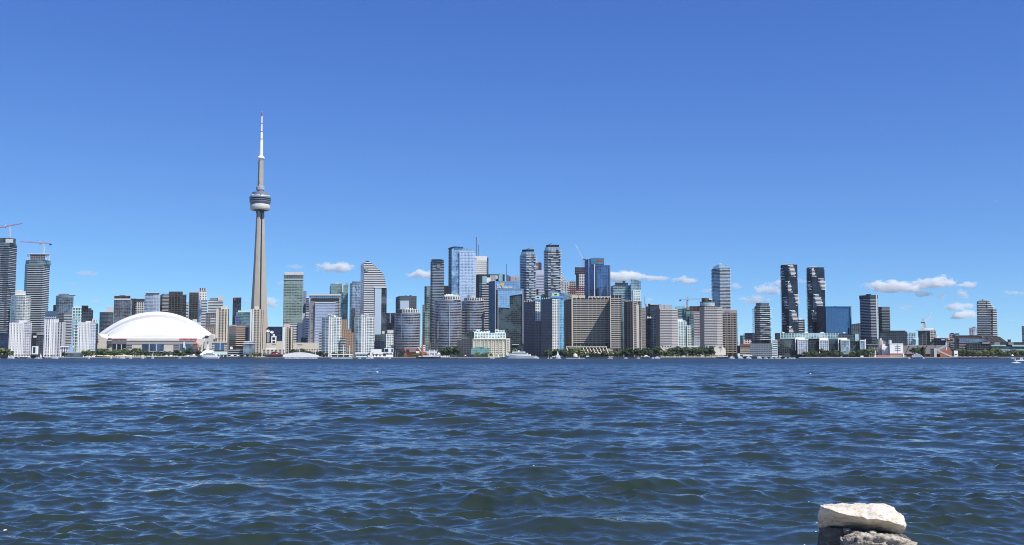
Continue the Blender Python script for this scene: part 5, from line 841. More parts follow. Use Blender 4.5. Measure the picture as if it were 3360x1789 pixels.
# upper shaft
def hexseg(name, w0, y0, w1, y1, mat, n=6, rot=.3):
    r0, r1, a, b = rp(w0), rp(w1), Zp(y0), Zp(y1); v = [(r*math.cos(rot+2*math.pi*i/n), r*math.sin(rot+2*math.pi*i/n), z) for r, z in ((r0,a),(r1,b)) for i in range(n)]
    return mesh(name, v, [(i,(i+1)%n,n+(i+1)%n,n+i) for i in range(n)]+[tuple(range(n,2*n))], mat, t.o)
hexseg('upper_shaft', 19, 634, 16.5, 527, TCON); ring('small_ring_base', [(21,633),(23,632),(23,624)], plain('ring_gray',(.20,.22,.26)), 24); ring('small_ring', [(27,624),(27,614),(24,613)], plain('ring_gray2',(.34,.36,.40)), 24)
m = MB(); a = rp(19); m.box(-3, 1.5, -a-.7, 0, Zp(634), Zp(612)); m.build('front_rib', TCON, t.o); MB().box(-1.6,-.2,-a-.2+.8,-a+.9,Zp(606),Zp(597)).build('access_slot', DARK, t.o)
ring('mast_collar', [(15,528),(18,525),(24,521),(24.5,518),(18,514),(13,512)], WHITE, 24)
segs = [(12.6,512,11.4,458.5),(9.6,456,9.,433.5),(6.2,431,5.8,406.5),(5.2,404,5.,382)]
for w0,y0,w1,y1 in segs: ring('mast_section', [(w0,y0),(w1,y1)], plain('mast_white',(.78,.79,.80),.4), 14)
for w,y0,y1 in ((11.6,458.5,456),(8.2,433.5,431),(6.2,406.5,404)): ring('mast_joint', [(w,y0),(w*.9,y1)], plain('joint_maroon',(.10,.025,.02)), 14)
ring('mast_tip', [(4.,382),(3.6,369)], plain('tip_red',(.30,.08,.10)), 10); ring('tip_cap', [(4.6,369),(4.4,367)], OFFW, 10)
t.prism('base_building', [(812,-38),(874,-38)], 1158, 'concrete_dk', D=20)
# ============================================================ domed stadium
SY = 2060
t = Thing('domed_stadium', 'large white domed stadium with red lettering on its concrete front', 'stadium', 510, SY)
SC = plain('stadium_concrete', (.60,.565,.51), .85, var=.1, scale=.05)
t.prism('concrete_wall', [(314,52),(322,16),(352,3),(385,0),(640,0),(668,4),(700,18),(706,52)], 1111, 'beige_wall', D=190, mat=SC, yref=1130)
t.prism('left_shoulder', [(316,14),(324,6),(346,2)], 1096, 'beige_wall', ybot=1112, D=60, mat=SC, yref=1110, tops=(1096,1097,1111))
elev(t, 'left_buttress', [(318,1145),(317,1097),(324,1096),(334,1107),(352,1112),(352,1145)], 1, 40, SC)
t.block('left_shade_gap', 334, 349, 1099, 1107, plain('warm_dark',(.10,.095,.09)), 45, 60)  # dark block fills the gap, standing in for its shade
elev(t, 'right_buttress', [(668,1145),(672,1114),(682,1110),(688,1100),(694,1097),(701,1101),(703,1112),(703,1145)], 1, 40, SC)
t.block('right_shade_gap', 672, 688, 1100, 1110, DARK, 46, 60)  # dark block paints the shade behind the right buttress
t.block('upper_ledge', 352, 640, 1116.5, 1118.6, plain('ledge_white',(.68,.66,.62)), -1.6, 1); t.block('lower_panel_band', 400, 640, 1120, 1129, plain('panel_gray',(.38,.36,.34)), -.7, .5)
t.block('dark_corner', 353, 366, 1110, 1130, plain('corner_gray',(.10,.10,.105)), -1.2, 1); t.block('shaded_panel', 366, 415, 1118.7, 1129, plain('shade_panel',(.17,.17,.175)), -1.4, .6)  # darker grey panel puts shade into the colour of the front
for x0, x1, y0, y1 in ((370,380,1130,1146),(384,396,1130,1146),(400,414,1130,1146),(466,487,1130,1152),(490.5,511.5,1130,1152),(515,537,1130,1152),(590,606,1131,1148),(609,628,1131,1148)):
    t.block('window', x0, x1, y0, y1, GLASS_BL if x0 > 420 else GLASS_DK, -1., .6)
    for k in range(3): pass
for x in (382,398,488.7,513.2,607.5): t.block('window_mullion', x-1, x+1, 1130, 1152 if 420 < x < 560 else 1147, OFFW, -1.8, .4)
t.block('grey_door', 336, 350, 1131, 1147, plain('door_gray',(.16,.155,.15)), 1.5, 4)
for x0, x1, ys in ((415,433,(1133,1140)),(569,588,(1133,1140,1147)),(351,357,(1133,1140,1146)),(319,323,(1112,1120)),(657,662,(1132,1138,1144))):
    for y in ys: t.block('slot_opening', x0, x1, y, y+2, BLACK, -.8 if x0 > 330 else 0, .4 if x0 > 330 else 10)
t.block('base_ledge', 466, 560, 1152.5, 1155, plain('panel_gray',(.38,.36,.34)), -3, 1); t.block('base_shade', 480, 665, 1155, 1160, DARK, -2, 1)  # dark strip below the ledge is painted shade
REDS = plain('sign_red', (.62,.07,.09), .5)
sg = t.block('sign_board', 590, 645, 1111.3, 1116.3, plain('sign_pink',(.62,.34,.33)), -1.4, .4); text(t, 'ROGERS CENTRE', 617.5, 1113.9, 5.0, REDS, -1.8, xf=.92, parent=sg)
sg = t.block('sign_board', 368, 415, 1111.3, 1116.3, plain('sign_pink_shaded',(.15,.05,.05)), -1.7, -.2); text(t, 'ROGERS CENTRE', 391.5, 1113.9, 4.2, plain('sign_red_shaded',(.42,.12,.12)), -2.1, xf=.9, parent=sg)  # darker copy of the sign, shade put into board and lettering
t.block('video_board', 601, 607, 1122, 1141, WHITE, -4, -1.2); t.block('video_board_side', 607, 609.5, 1123, 1134, GRAY, -3.5, -1.2)
elev(t, 'gate_gable', [(632,1130),(643,1120),(654,1130)], -5, -1, plain('gable_pink',(.52,.26,.22))); t.block('gate_posts', 635, 648, 1130, 1146, plain('gate_brown',(.22,.13,.11)), -4, -1); t.block('orange_panel', 649, 654, 1131, 1146, plain('gate_orange',(.55,.28,.16)), -4.4, -1)
def arch(xl, xp, xr_, yb, yp, dY, n=28):
    out = []
    for i in range(n+1):
        a = -1 + 2*i/n; x = xp + a*((xp-xl) if a < 0 else (xr_-xp)); y = yb - (yb-yp)*(1-abs(a)**2.05); X, Z = W(x, y, SY+dY); out.append((X - t.x, dY, Z - t.z0))
    return out
def loft(name, A, mat, smooth=True):
    v = [p for a in A for p in a]; n = len(A[0]); f = [(i*n+j, i*n+j+1, (i+1)*n+j+1, (i+1)*n+j) for i in range(len(A)-1) for j in range(n-1)]
    o = mesh(name, v, f, mat, t.o, smooth=smooth); return o
DW = plain('dome_white', (.74,.75,.75), .55, var=.03, scale=.05); DG = plain('dome_gray', (.50,.51,.52), .6, var=.05)
qa = []
for k in range(13):
    s = k/12*math.pi/2; h = math.sin(s); qa.append(arch(346-1, 514, 662, 1111.2, 1111.2-(1111.2-1047)*h, 4+62*(1-math.cos(s)) if True else 0))
loft('front_dome_panel', qa, DW)
loft('inner_rim', [arch(345,514,662,1111.2,1047,66), arch(342,514.5,665,1109,1045.2,66.6)], DW, False)
loft('dome_seam', [arch(342,514.5,665,1109,1045.2,66.6), arch(341,514.5,666.5,1108,1044.2,67)], plain('seam_gray',(.45,.46,.46)), False)
loft('outer_rim', [arch(341,514.5,666.5,1108,1044.2,67), arch(337,515,673,1104,1041.6,68)], DW, False)
loft('ring_panel', [arch(337,515,673,1104,1041.6,68), arch(329,515,684,1102.5,1032.3,70.5)], DG, False)
loft('arched_vault', [arch(329,515,684,1102.5,1032.3,70.5), arch(324,515,692,1098,1027,80), arch(322,515,695,1097,1024,92), arch(322,515,695,1097,1022.5,110), arch(322,515,696,1097,1022.8,150)], DW)
t.prism('west_pavilion', [(703,20),(716,20)], 1108, 'beige_wall', D=30, mat=SC)
for px, y0 in ((700,1098),): t.block('corner_drum', 690, 702, 1098, 1112, SC, 6, 18)
# ============================================================ land, quay, water
def struct(name, o_): o_['kind'] = 'structure'; return o_
LANDM = plain('ground_soil', (.11,.105,.085), .95, scale=.02)
g = MB().box(-4000, 4000, 1764, 4600, -2, LAND_Z-.3).build('ground', LANDM); g['kind'] = 'structure'
QM = plain('quay_concrete', (.36,.33,.30), .9, scale=.08); QD = plain('quay_dark', (.04,.045,.05), .8, scale=.1)
X = lambda px: W(px, 1172, 1762)[0]
SEG = [(-200,150,1764,.30),(150,480,1758,.62),(480,840,1762,.0),(840,1250,1758,.3),(1250,1500,1762,.5),(1500,1640,1758,.6),(1640,2120,1762,.0),(2120,2350,1760,.4),(2350,2620,1764,-.1),(2620,2960,1757,.95),(2960,3140,1762,.5),(3140,3560,1760,.35)]
for i, (a, b, y, br) in enumerate(SEG):
    xa, xb = X(a), X(b)
    q = MB().box(xa, xb, y, 1800, -2, LAND_Z-.05); q.build('quay', plain('quay_shade_%d' % int(br*100), tuple(.05+.45*br*c for c in (1,.94,.86)), .9, scale=.1))['kind'] = 'structure'
    MB().box(xa, xb, y-.25, y-.003, -2, .7).build('quay_footing', QD)['kind'] = 'structure'
# esplanade
MB().box(X(-200), X(3560), 1800, 1862, LAND_Z-.25, LAND_Z-.03).build('promenade', plain('promenade_paving', (.30,.28,.26), .9, scale=.1))['kind'] = 'structure'
# water: one sheet, finer towards the viewer's shore, waves as real geometry
def build_water():
    rng = np.random.default_rng(11)
    ys = [3.0]
    while ys[-1] < 1790: ys.append(ys[-1]*1.0036 if ys[-1] > 11 else ys[-1]+.09)
    ys = np.array(ys); nu = 1320; us = np.linspace(-.82, .82, nu)
    Yg, U = np.meshgrid(ys, us, indexing='ij'); Xg = U * (Yg + 6.0)
    step = np.maximum(Yg*.0036, .02); Z = np.zeros_like(Xg); dx = np.zeros_like(Xg); dy = np.zeros_like(Xg)
    nw = 120
    lam = np.exp(rng.uniform(np.log(.22), np.log(4.6), nw)); th = rng.normal(0, 1, nw) * np.where(lam < 1.1, R(46), R(27)) + R(-6)
    def pn(s0, sd0):
        r2 = np.random.default_rng(sd0); o_ = np.zeros_like(Xg)
        for q in range(9):
            an = r2.uniform(0, np.pi); kk = 2*np.pi/(s0*r2.uniform(.6, 1.7)); o_ += np.sin(kk*(np.cos(an)*Xg*.8 + np.sin(an)*Yg) + r2.uniform(0, 6.28))
        return o_/3.
    env = np.clip(.85 + .62*pn(7., 3) + .25*pn(26., 8), .25, 2.3); env2 = np.clip(.95 + .38*pn(5., 5), .4, 1.7)
    for i in range(nw):
        L = lam[i]; k = 2*np.pi/L; a = WAVE * .0100 * L * (1.0 if L < 3.2 else (3.2/L)**1.3) * (.75 + .5*rng.random())
        a *= 1.5 if L < 1.1 else 1.1
        kx, ky = k*np.sin(th[i]), -k*np.cos(th[i]); ph = rng.uniform(0, 2*np.pi)
        fade = np.clip((L/step - 2.0)/2.5, 0, 1)
        p = kx*Xg + ky*Yg + ph; A = a*fade*(env if L > 1.3 else env2)
        Z += A*np.cos(p); s = np.sin(p)*A*1.0; dx -= s*np.sin(th[i]); dy += s*np.cos(th[i])
    # single steep swells coming in: short front, long back
    for cx_, cy_, hw, am, sl_ in ((8.2,18.3,2.1,.150,.05),(1.0,16.1,1.9,.135,-.04),(-5.6,20.4,1.3,.135,.06),(.5,23.6,.9,.12,-.1),(2.7,21.6,1.0,.12,.08),(-10,24.6,1.2,.12,.05),(-5.3,15.4,1.2,.10,-.05),(8.6,22.4,1.1,.11,.1),(6.5,27,1.3,.12,0),(-3,28.5,1.3,.12,.07),(-13,33,1.6,.13,-.05),(3,35,1.6,.13,.06),(13,37,1.8,.13,0),(-6,42,1.8,.13,.05),(9,47,1.9,.14,-.05),(-18,48,2,.14,0),(20,55,2,.14,.05),(-2,56,2,.14,0),(-3.2,17.6,1.0,.08,.1),(5.2,15.2,1.2,.09,.04)):
        yc = cy_ + sl_*(Xg-cx_) + .16*np.sin((Xg-cx_)*2.1+cy_) + .10*((Xg-cx_)/hw)**2; r = Yg - yc
        Z += am*np.exp(-((Xg-cx_)/hw)**2)*np.where(r < 0, np.exp(-(r/.42)**2), np.exp(-(r/1.15)**2))
    Xg = Xg + dx; Yo = Yg + dy
    n, m = Xg.shape; co = np.stack([Xg, Yo, Z], -1).reshape(-1, 3).astype(np.float32)
    idx = np.arange(n*m).reshape(n, m); q = np.stack([idx[:-1,:-1], idx[:-1,1:], idx[1:,1:], idx[1:,:-1]], -1).reshape(-1)
    me = bpy.data.meshes.new('water'); me.vertices.add(n*m); me.vertices.foreach_set('co', co.reshape(-1))
    nf = (n-1)*(m-1); me.loops.add(nf*4); me.loops.foreach_set('vertex_index', q.astype(np.int32)); me.polygons.add(nf)
    me.polygons.foreach_set('loop_start', np.arange(0, nf*4, 4, dtype=np.int32)); me.polygons.foreach_set('use_smooth', np.ones(nf, dtype=bool))
    me.update(calc_edges=True)
    m_ = bpy.data.materials.new('water'); m_.use_nodes = True; nt = m_.node_tree; L_ = nt.links; b = nt.nodes['Principled BSDF']
    b.inputs['Base Color'].default_value = (*WATER_COL, 1); b.inputs['Roughness'].default_value = .035; b.inputs['IOR'].default_value = 1.5
    ge = nt.nodes.new('ShaderNodeNewGeometry'); 
    def nzz(sc_, det, amp, fadein=None):
        mp = nt.nodes.new('ShaderNodeMapping'); mp.inputs['Scale'].default_value = sc_; L_.new(ge.outputs['Position'], mp.inputs['Vector'])
        t = nt.nodes.new('ShaderNodeTexNoise'); t.inputs['Scale'].default_value = 1; t.inputs['Detail'].default_value = det; t.inputs['Roughness'].default_value = .62; L_.new(mp.outputs[0], t.inputs['Vector'])
        s = nt.nodes.new('ShaderNodeVectorMath'); s.operation = 'SUBTRACT'; L_.new(t.outputs['Color'], s.inputs[0]); s.inputs[1].default_value = (.5,.5,.5)
        k = nt.nodes.new('ShaderNodeVectorMath'); k.operation = 'MULTIPLY'; L_.new(s.outputs[0], k.inputs[0]); k.inputs[1].default_value = (amp*.7, amp, 0)
        if fadein:
            sp_ = nt.nodes.new('ShaderNodeSeparateXYZ'); L_.new(ge.outputs['Position'], sp_.inputs[0]); mr = nt.nodes.new('ShaderNodeMapRange'); L_.new(sp_.outputs[1], mr.inputs[0])
            mr.inputs[1].default_value, mr.inputs[2].default_value, mr.inputs[3].default_value, mr.inputs[4].default_value = fadein
            k2 = nt.nodes.new('ShaderNodeVectorMath'); k2.operation = 'SCALE'; L_.new(k.outputs[0], k2.inputs[0]); L_.new(mr.outputs[0], k2.inputs['Scale']); return k2.outputs[0]
        return k.outputs[0]
    parts = [nzz((3.2,7.0,1), 6, BUMP_FINE), nzz((11.,24.,1), 3, .20), nzz((1.1,2.4,1), 3, BUMP_FINE*.9, (18,60,.0,1.)), nzz((.55,1.0,1), 3, BUMP_FAR, (60,240,.0,1.)), nzz((.10,.17,1), 3, BUMP_FAR*.8, (150,600,.0,1.)), nzz((.020,.035,1), 3, BUMP_FAR*.7, (300,900,.0,1.))]
    cur = ge.outputs['Normal']
    # far off, only the wave faces turned to the viewer's shore are seen
    sp2 = nt.nodes.new('ShaderNodeSeparateXYZ'); L_.new(ge.outputs['Position'], sp2.inputs[0]); mr2 = nt.nodes.new('ShaderNodeMapRange'); L_.new(sp2.outputs[1], mr2.inputs[0])
    mr2.inputs[1].default_value, mr2.inputs[2].default_value, mr2.inputs[3].default_value, mr2.inputs[4].default_value = 40, 500, 0, FAR_TILT
    cb2 = nt.nodes.new('ShaderNodeCombineXYZ'); ng = nt.nodes.new('ShaderNodeMath'); ng.operation = 'MULTIPLY'; ng.inputs[1].default_value = -1; L_.new(mr2.outputs[0], ng.inputs[0]); L_.new(ng.outputs[0], cb2.inputs[1]); parts.append(cb2.outputs[0])
    for p in parts:
        a = nt.nodes.new('ShaderNodeVectorMath'); a.operation = 'ADD'; L_.new(cur, a.inputs[0]); L_.new(p, a.inputs[1]); cur = a.outputs[0]
    nn = nt.nodes.new('ShaderNodeVectorMath'); nn.operation = 'NORMALIZE'; L_.new(cur, nn.inputs[0]); L_.new(nn.outputs[0], b.inputs['Normal'])
    me.materials.append(m_); o = bpy.data.objects.new('water', me); link(o); o['kind'] = 'structure'
    return co.reshape(n, m, 3), ys, us
WCO, WYS, WUS = build_water()
def wz(x, y):
    i = int(np.argmin(abs(WYS - y))); j = int(np.argmin(abs(WUS*(y+6) - x))); return float(WCO[i, j, 2])
# ============================================================ trees
LEAF = {}
def leafmat(n, a, b):
    m = bpy.data.materials.new('foliage_' + n); m.use_nodes = True; nt = m.node_tree; p = nt.nodes['Principled BSDF']; p.inputs['Roughness'].default_value = .7
    tc = nt.nodes.new('ShaderNodeTexCoord'); nz_ = nt.nodes.new('ShaderNodeTexNoise'); nz_.inputs['Scale'].default_value = .9; nz_.inputs['Detail'].default_value = 4
    oi = nt.nodes.new('ShaderNodeObjectInfo'); ad = nt.nodes.new('ShaderNodeMath'); ad.operation = 'MULTIPLY_ADD'; ad.inputs[1].default_value = .5; nt.links.new(oi.outputs['Random'], ad.inputs[0]); nt.links.new(nz_.outputs['Fac'], ad.inputs[2])
    sb = nt.nodes.new('ShaderNodeMath'); sb.operation = 'SUBTRACT'; sb.inputs[1].default_value = .25; nt.links.new(ad.outputs[0], sb.inputs[0])
    mx = nt.nodes.new('ShaderNodeMix'); mx.data_type = 'RGBA'; mx.inputs['A'].default_value = (*a,1); mx.inputs['B'].default_value = (*b,1)
    nt.links.new(tc.outputs['Object'], nz_.inputs['Vector']); nt.links.new(sb.outputs[0], mx.inputs['Factor']); nt.links.new(mx.outputs['Result'], p.inputs['Base Color']); LEAF[n] = m
leafmat('dark', (.022,.045,.020), (.060,.095,.038)); leafmat('mid', (.050,.085,.030), (.125,.165,.060)); leafmat('olive', (.085,.120,.040), (.200,.235,.085)); leafmat('yellow', (.13,.17,.04), (.24,.28,.08))
BARK = plain('bark', (.08,.06,.045), .95, scale=2.)
def crown_mesh(seed, kind):
    rr = random.Random(seed); v = []; f = []
    cl = []
    nb = 14 if kind == 'round' else 10
    for i in range(nb):
        an = rr.uniform(0, 2*math.pi); r = rr.uniform(.1,.33) if kind == 'round' else rr.uniform(.02,.16); z = rr.uniform(.32,.84) if kind == 'round' else rr.uniform(.2,.88)
        s = (1.05 - abs(z-.56)*1.1)
        if kind == 'willow': z = rr.uniform(.35,.8); r = rr.uniform(.1,.4); 
        cl.append((r*s*math.cos(an), r*s*math.sin(an), z, rr.uniform(.12,.19) if kind != 'column' else rr.uniform(.09,.13)))
    for cx_, cy_, cz_, cr in cl:
        for k in range(34):
            d = Vector((rr.gauss(0,1), rr.gauss(0,1), rr.gauss(0,1))).normalized(); rad = cr*rr.uniform(.72,1.12)
            c = Vector((cx_, cy_, cz_)) + d*rad
            if kind == 'willow' and d.z < 0: c.z -= rr.uniform(0,.22)
            nrm = (d + Vector((rr.uniform(-.6,.6), rr.uniform(-.6,.6), rr.uniform(-.3,.6)))).normalized(); q = nrm.to_track_quat('Z','Y').to_matrix()
            a = q @ Vector((1,0,0)) * rr.uniform(.035,.06); b = q @ Vector((0,1,0)) * rr.uniform(.03,.05); n = len(v)
            v += [tuple(c-a-b*.4), tuple(c-b), tuple(c+a-b*.3), tuple(c+a*.6+b), tuple(c-a*.7+b*.8)]; f.append((n,n+1,n+2,n+3,n+4))
        # a dense heart inside each clump
        n = len(v); rr2 = cr*.62
        for k in range(6):
            an = k*math.pi/3; v.append((cx_+rr2*math.cos(an), cy_+rr2*math.sin(an), cz_))
        v += [(cx_,cy_,cz_+rr2),(cx_,cy_,cz_-rr2)]
        for k in range(6): f.append((n+k, n+(k+1)%6, n+6)); f.append((n+(k+1)%6, n+k, n+7))
    return v, f
CR = {}
def tree(px, ybot_dummy, hpx, Y, kind, leaf, label, group, wide=1.0, cat='tree', name='park_tree'):
    rr = random.Random(int(px*13+Y)); h = hpx*Y/F; var = rr.randrange(3); key = (kind, var, leaf)
    x, _ = W(px, 1165, Y)
    t = bpy.data.objects.new(name, None); link(t); t.location = (x, Y, LAND_Z-.1); tag(t, label, cat, group)
    if key not in CR:
        v, f = crown_mesh(hash((kind, var)) % 1000 if False else {'round':10,'column':30,'willow':50}[kind]+var, kind); me = bpy.data.meshes.new('crown'); me.from_pydata(v, [], f); me.materials.append(LEAF[leaf]); CR[key] = me
    if kind not in CR:
        m = MB(); m.cyl(0,0,-.02,.45,.022,.014,n=7); 
        for k in range(5): an = k*1.3; m.bar((0,0,.25+k*.04),(.2*math.cos(an),.2*math.sin(an),.5+k*.05),.012)
        me = bpy.data.meshes.new('trunk'); me.from_pydata(m.v, [], m.f); me.materials.append(BARK); CR[kind] = me
    s = (h*wide, h*wide, h); r = rr.uniform(0, 6.28)
    for nm, me in (('crown', CR[key]), ('trunk', CR[kind])):
        o = bpy.data.objects.new(nm, me); link(o, t); o.scale = s; o.rotation_euler = (0,0,r)
def row(px0, px1, n, h0, h1, Y, kind, leaf, label, group, wide=1.0, jit=.5, depth=10, name='park_tree'):
    rr = random.Random(px0)
    for i in range(n):
        px = px0 + (px1-px0)*(i+.5)/n + rr.uniform(-jit, jit)*(px1-px0)/n
        lf = leaf if isinstance(leaf, str) else leaf[rr.randrange(len(leaf))]
        tree(px, 0, rr.uniform(h0*.8, h1*1.08), Y + rr.uniform(0, depth), kind, lf, label, group, wide*rr.uniform(.9,1.2), name=name)
T = 'round'
row(-10, 40, 5, 26, 33, 1775, T, ['mid','olive'], 'bushy green shore tree in the clump at the west edge', 'trees at the west edge', 1.1)
row(202, 216, 2, 14, 18, 1785, T, 'dark', 'small dark tree by the long low shed', 'trees by the shed', 1.)
row(270, 304, 4, 20, 25, 1775, T, ['dark','mid'], 'round dark green tree in the clump left of the stadium front', 'trees left of the stadium', 1.1)
row(314, 372, 6, 24, 30, 1772, T, ['mid','dark'], 'olive green tree before the left wall of the stadium', 'trees before the stadium left wall', 1.1)
row(368, 430, 6, 24, 30, 1778, T, ['mid','mid','olive'], 'lighter green tree before the stadium dark windows', 'trees before the stadium windows', 1.1)
row(425, 470, 5, 27, 34, 1774, T, ['dark','mid'], 'tall dark green tree left of the three big stadium windows', 'tall trees at the stadium', 1.1)
row(472, 610, 15, 14, 22, 1785, T, ['mid','dark'], 'small tree in the thin row below the big stadium windows', 'small trees below the stadium windows', .8)
row(575, 610, 4, 19, 25, 1790, T, ['dark'], 'mid sized dark tree below the stadium slots', 'trees below the stadium slots', .9)
tree(622, 0, 34, 1780, T, 'dark', 'tallest very dark round tree in front of the stadium gate', None, 1.)
tree(650, 0, 24, 1785, T, 'dark', 'dark round tree left of the ferry terminal pyramid', None, 1.1)
row(812, 860, 4, 10, 16, 1790, T, 'mid', 'low shrub like tree at the foot of the cream towers', 'shrubs at the cream towers', 1.2)
row(862, 884, 3, 12, 17, 1790, T, 'dark', 'dark tree beside the red roofed pavilion', 'trees beside the red pavilion', 1.)
row(960, 1056, 10, 20, 28, 1795, T, ['dark','dark','mid'], 'dark tree behind the arched white marina roof', 'trees behind the marina roof', 1.1)
row(1060, 1160, 9, 12, 19, 1800, T, ['dark','mid'], 'small dark tree under the white twin towers', 'trees under the twin towers', 1.)
row(1205, 1262, 5, 10, 16, 1790, T, 'dark', 'small dark tree near the white harbour building', 'trees near the harbour building', 1.)
row(1308, 1326, 3, 20, 26, 1790, T, 'dark', 'dark tree left of the brick power house', 'trees left of the power house', .8)
row(1330, 1400, 8, 8, 12, 1780, T, ['mid','olive'], 'low yellow green bush tree on the quay before the power house', 'low trees before the power house', 1.3)
row(1412, 1424, 2, 10, 13, 1790, T, 'olive', 'small yellow green tree behind the tall ship', 'trees behind the tall ship', 1.2)
row(1440, 1472, 4, 24, 30, 1780, T, 'dark', 'dark green tree west of the cream warehouse', 'trees west of the warehouse', 1.)
row(1466, 1508, 5, 27, 35, 1776, T, ['dark','mid'], 'taller green tree touching the shaded wall of the warehouse', 'taller trees at the warehouse wall', 1.)
tree(1565, 0, 20, 1775, T, 'yellow', 'bright yellow green tree before the glass entrance of the warehouse', None, .9)
row(1578, 1612, 3, 10, 14, 1780, T, 'mid', 'low green tree along the front of the cream warehouse', 'low trees at the warehouse', 1.)
row(1676, 1696, 3, 24, 30, 1790, T, ['mid'], 'dusty green tree between the cream warehouse and the white ship', 'trees behind the white ship', 1.1)
row(1788, 1866, 9, 18, 26, 1785, T, ['dark','mid'], 'dark green tree at the foot of the cyan trimmed condominiums', 'trees at the trimmed condominiums', 1.1)
row(1820, 1858, 4, 24, 29, 1795, T, ['dark'], 'tall dark tree below the white middle strip of the trimmed condominium', 'tall trees at the trimmed condominium', 1.)
for i, px in enumerate((1878, 1893, 1908)): tree(px, 0, 33, 1776+i*3, 'willow', 'olive', 'drooping pale willow tree over the pink dome on the quay', 'willows on the quay', 1.1, name='willow_tree')
row(1922, 2040, 13, 13, 20, 1785, T, ['mid','dark'], 'small tree in the line below the terraced podium', 'small trees below the terraces', 1.1)
row(1860, 2000, 12, 34, 41, 1842, T, ['dark','mid'], 'terrace tree growing on top of the ribbed podium', 'trees on the podium terraces', .55)
row(2020, 2046, 3, 20, 26, 1790, T, 'mid', 'pale green tree at the foot of the projecting east wing', 'trees at the east wing', 1.)
row(2048, 2120, 8, 24, 32, 1785, T, 'dark', 'dark green tree at the foot of the beige tower', 'trees at the beige tower', 1.1)
row(2118, 2172, 6, 28, 36, 1780, T, 'dark', 'tall dark park tree left of the slanted rib', 'tall park trees left of the rib', 1.1)
row(2165, 2200, 4, 20, 26, 1775, T, ['mid','olive'], 'lighter green park tree below the first hexagonal hotel', 'light park trees below the hotel', 1.1)
row(2196, 2246, 6, 30, 41, 1780, T, 'dark', 'tall dark park tree between the hotels and the water', 'tall park trees between the hotels', 1.)
row(2238, 2336, 12, 28, 35, 1778, T, 'dark', 'very dark park tree in the solid row before the conference building', 'park trees before the conference building', 1.1)
row(2180, 2330, 12, 8, 13, 1768, T, ['mid','dark'], 'low green shrub along the park edge', 'park edge shrubs', 1.5)
row(2636, 2700, 8, 18, 27, 1772, T, ['dark','mid'], 'dark green tree before the first glass bays of the office complex', 'trees before the first glass bays', 1.1)
row(2698, 2762, 7, 22, 33, 1778, T, ['dark','mid'], 'taller green tree between the second and third glass bays', 'trees between the glass bays', 1.)
row(2786, 2868, 10, 17, 31, 1776, T, ['dark','mid'], 'dark green tree at the east end of the glass complex', 'trees at the east end of the glass complex', 1.)
row(2998, 3030, 4, 28, 33, 1790, T, 'dark', 'dense dark green tree before the long sloping roof', 'dense trees before the sloping roof', 1.)
tree(3031, 0, 35, 1790, 'column', 'dark', 'narrow dark column tree beside the dense clump before the sloping roof', None, .9, name='column_tree')
row(3146, 3240, 13, 22, 28, 1790, T, ['olive','mid'], 'olive green tree in the long row at the brown studio block', 'trees in the long row', 1.)
row(3236, 3290, 7, 25, 31, 1788, T, ['olive','mid'], 'brighter and taller olive tree in the middle of the long east row', 'taller trees of the east row', 1.)
row(3286, 3380, 12, 18, 25, 1786, T, ['olive','mid'], 'smaller olive tree in the far east end of the row', 'trees at the end of the east row', 1.)
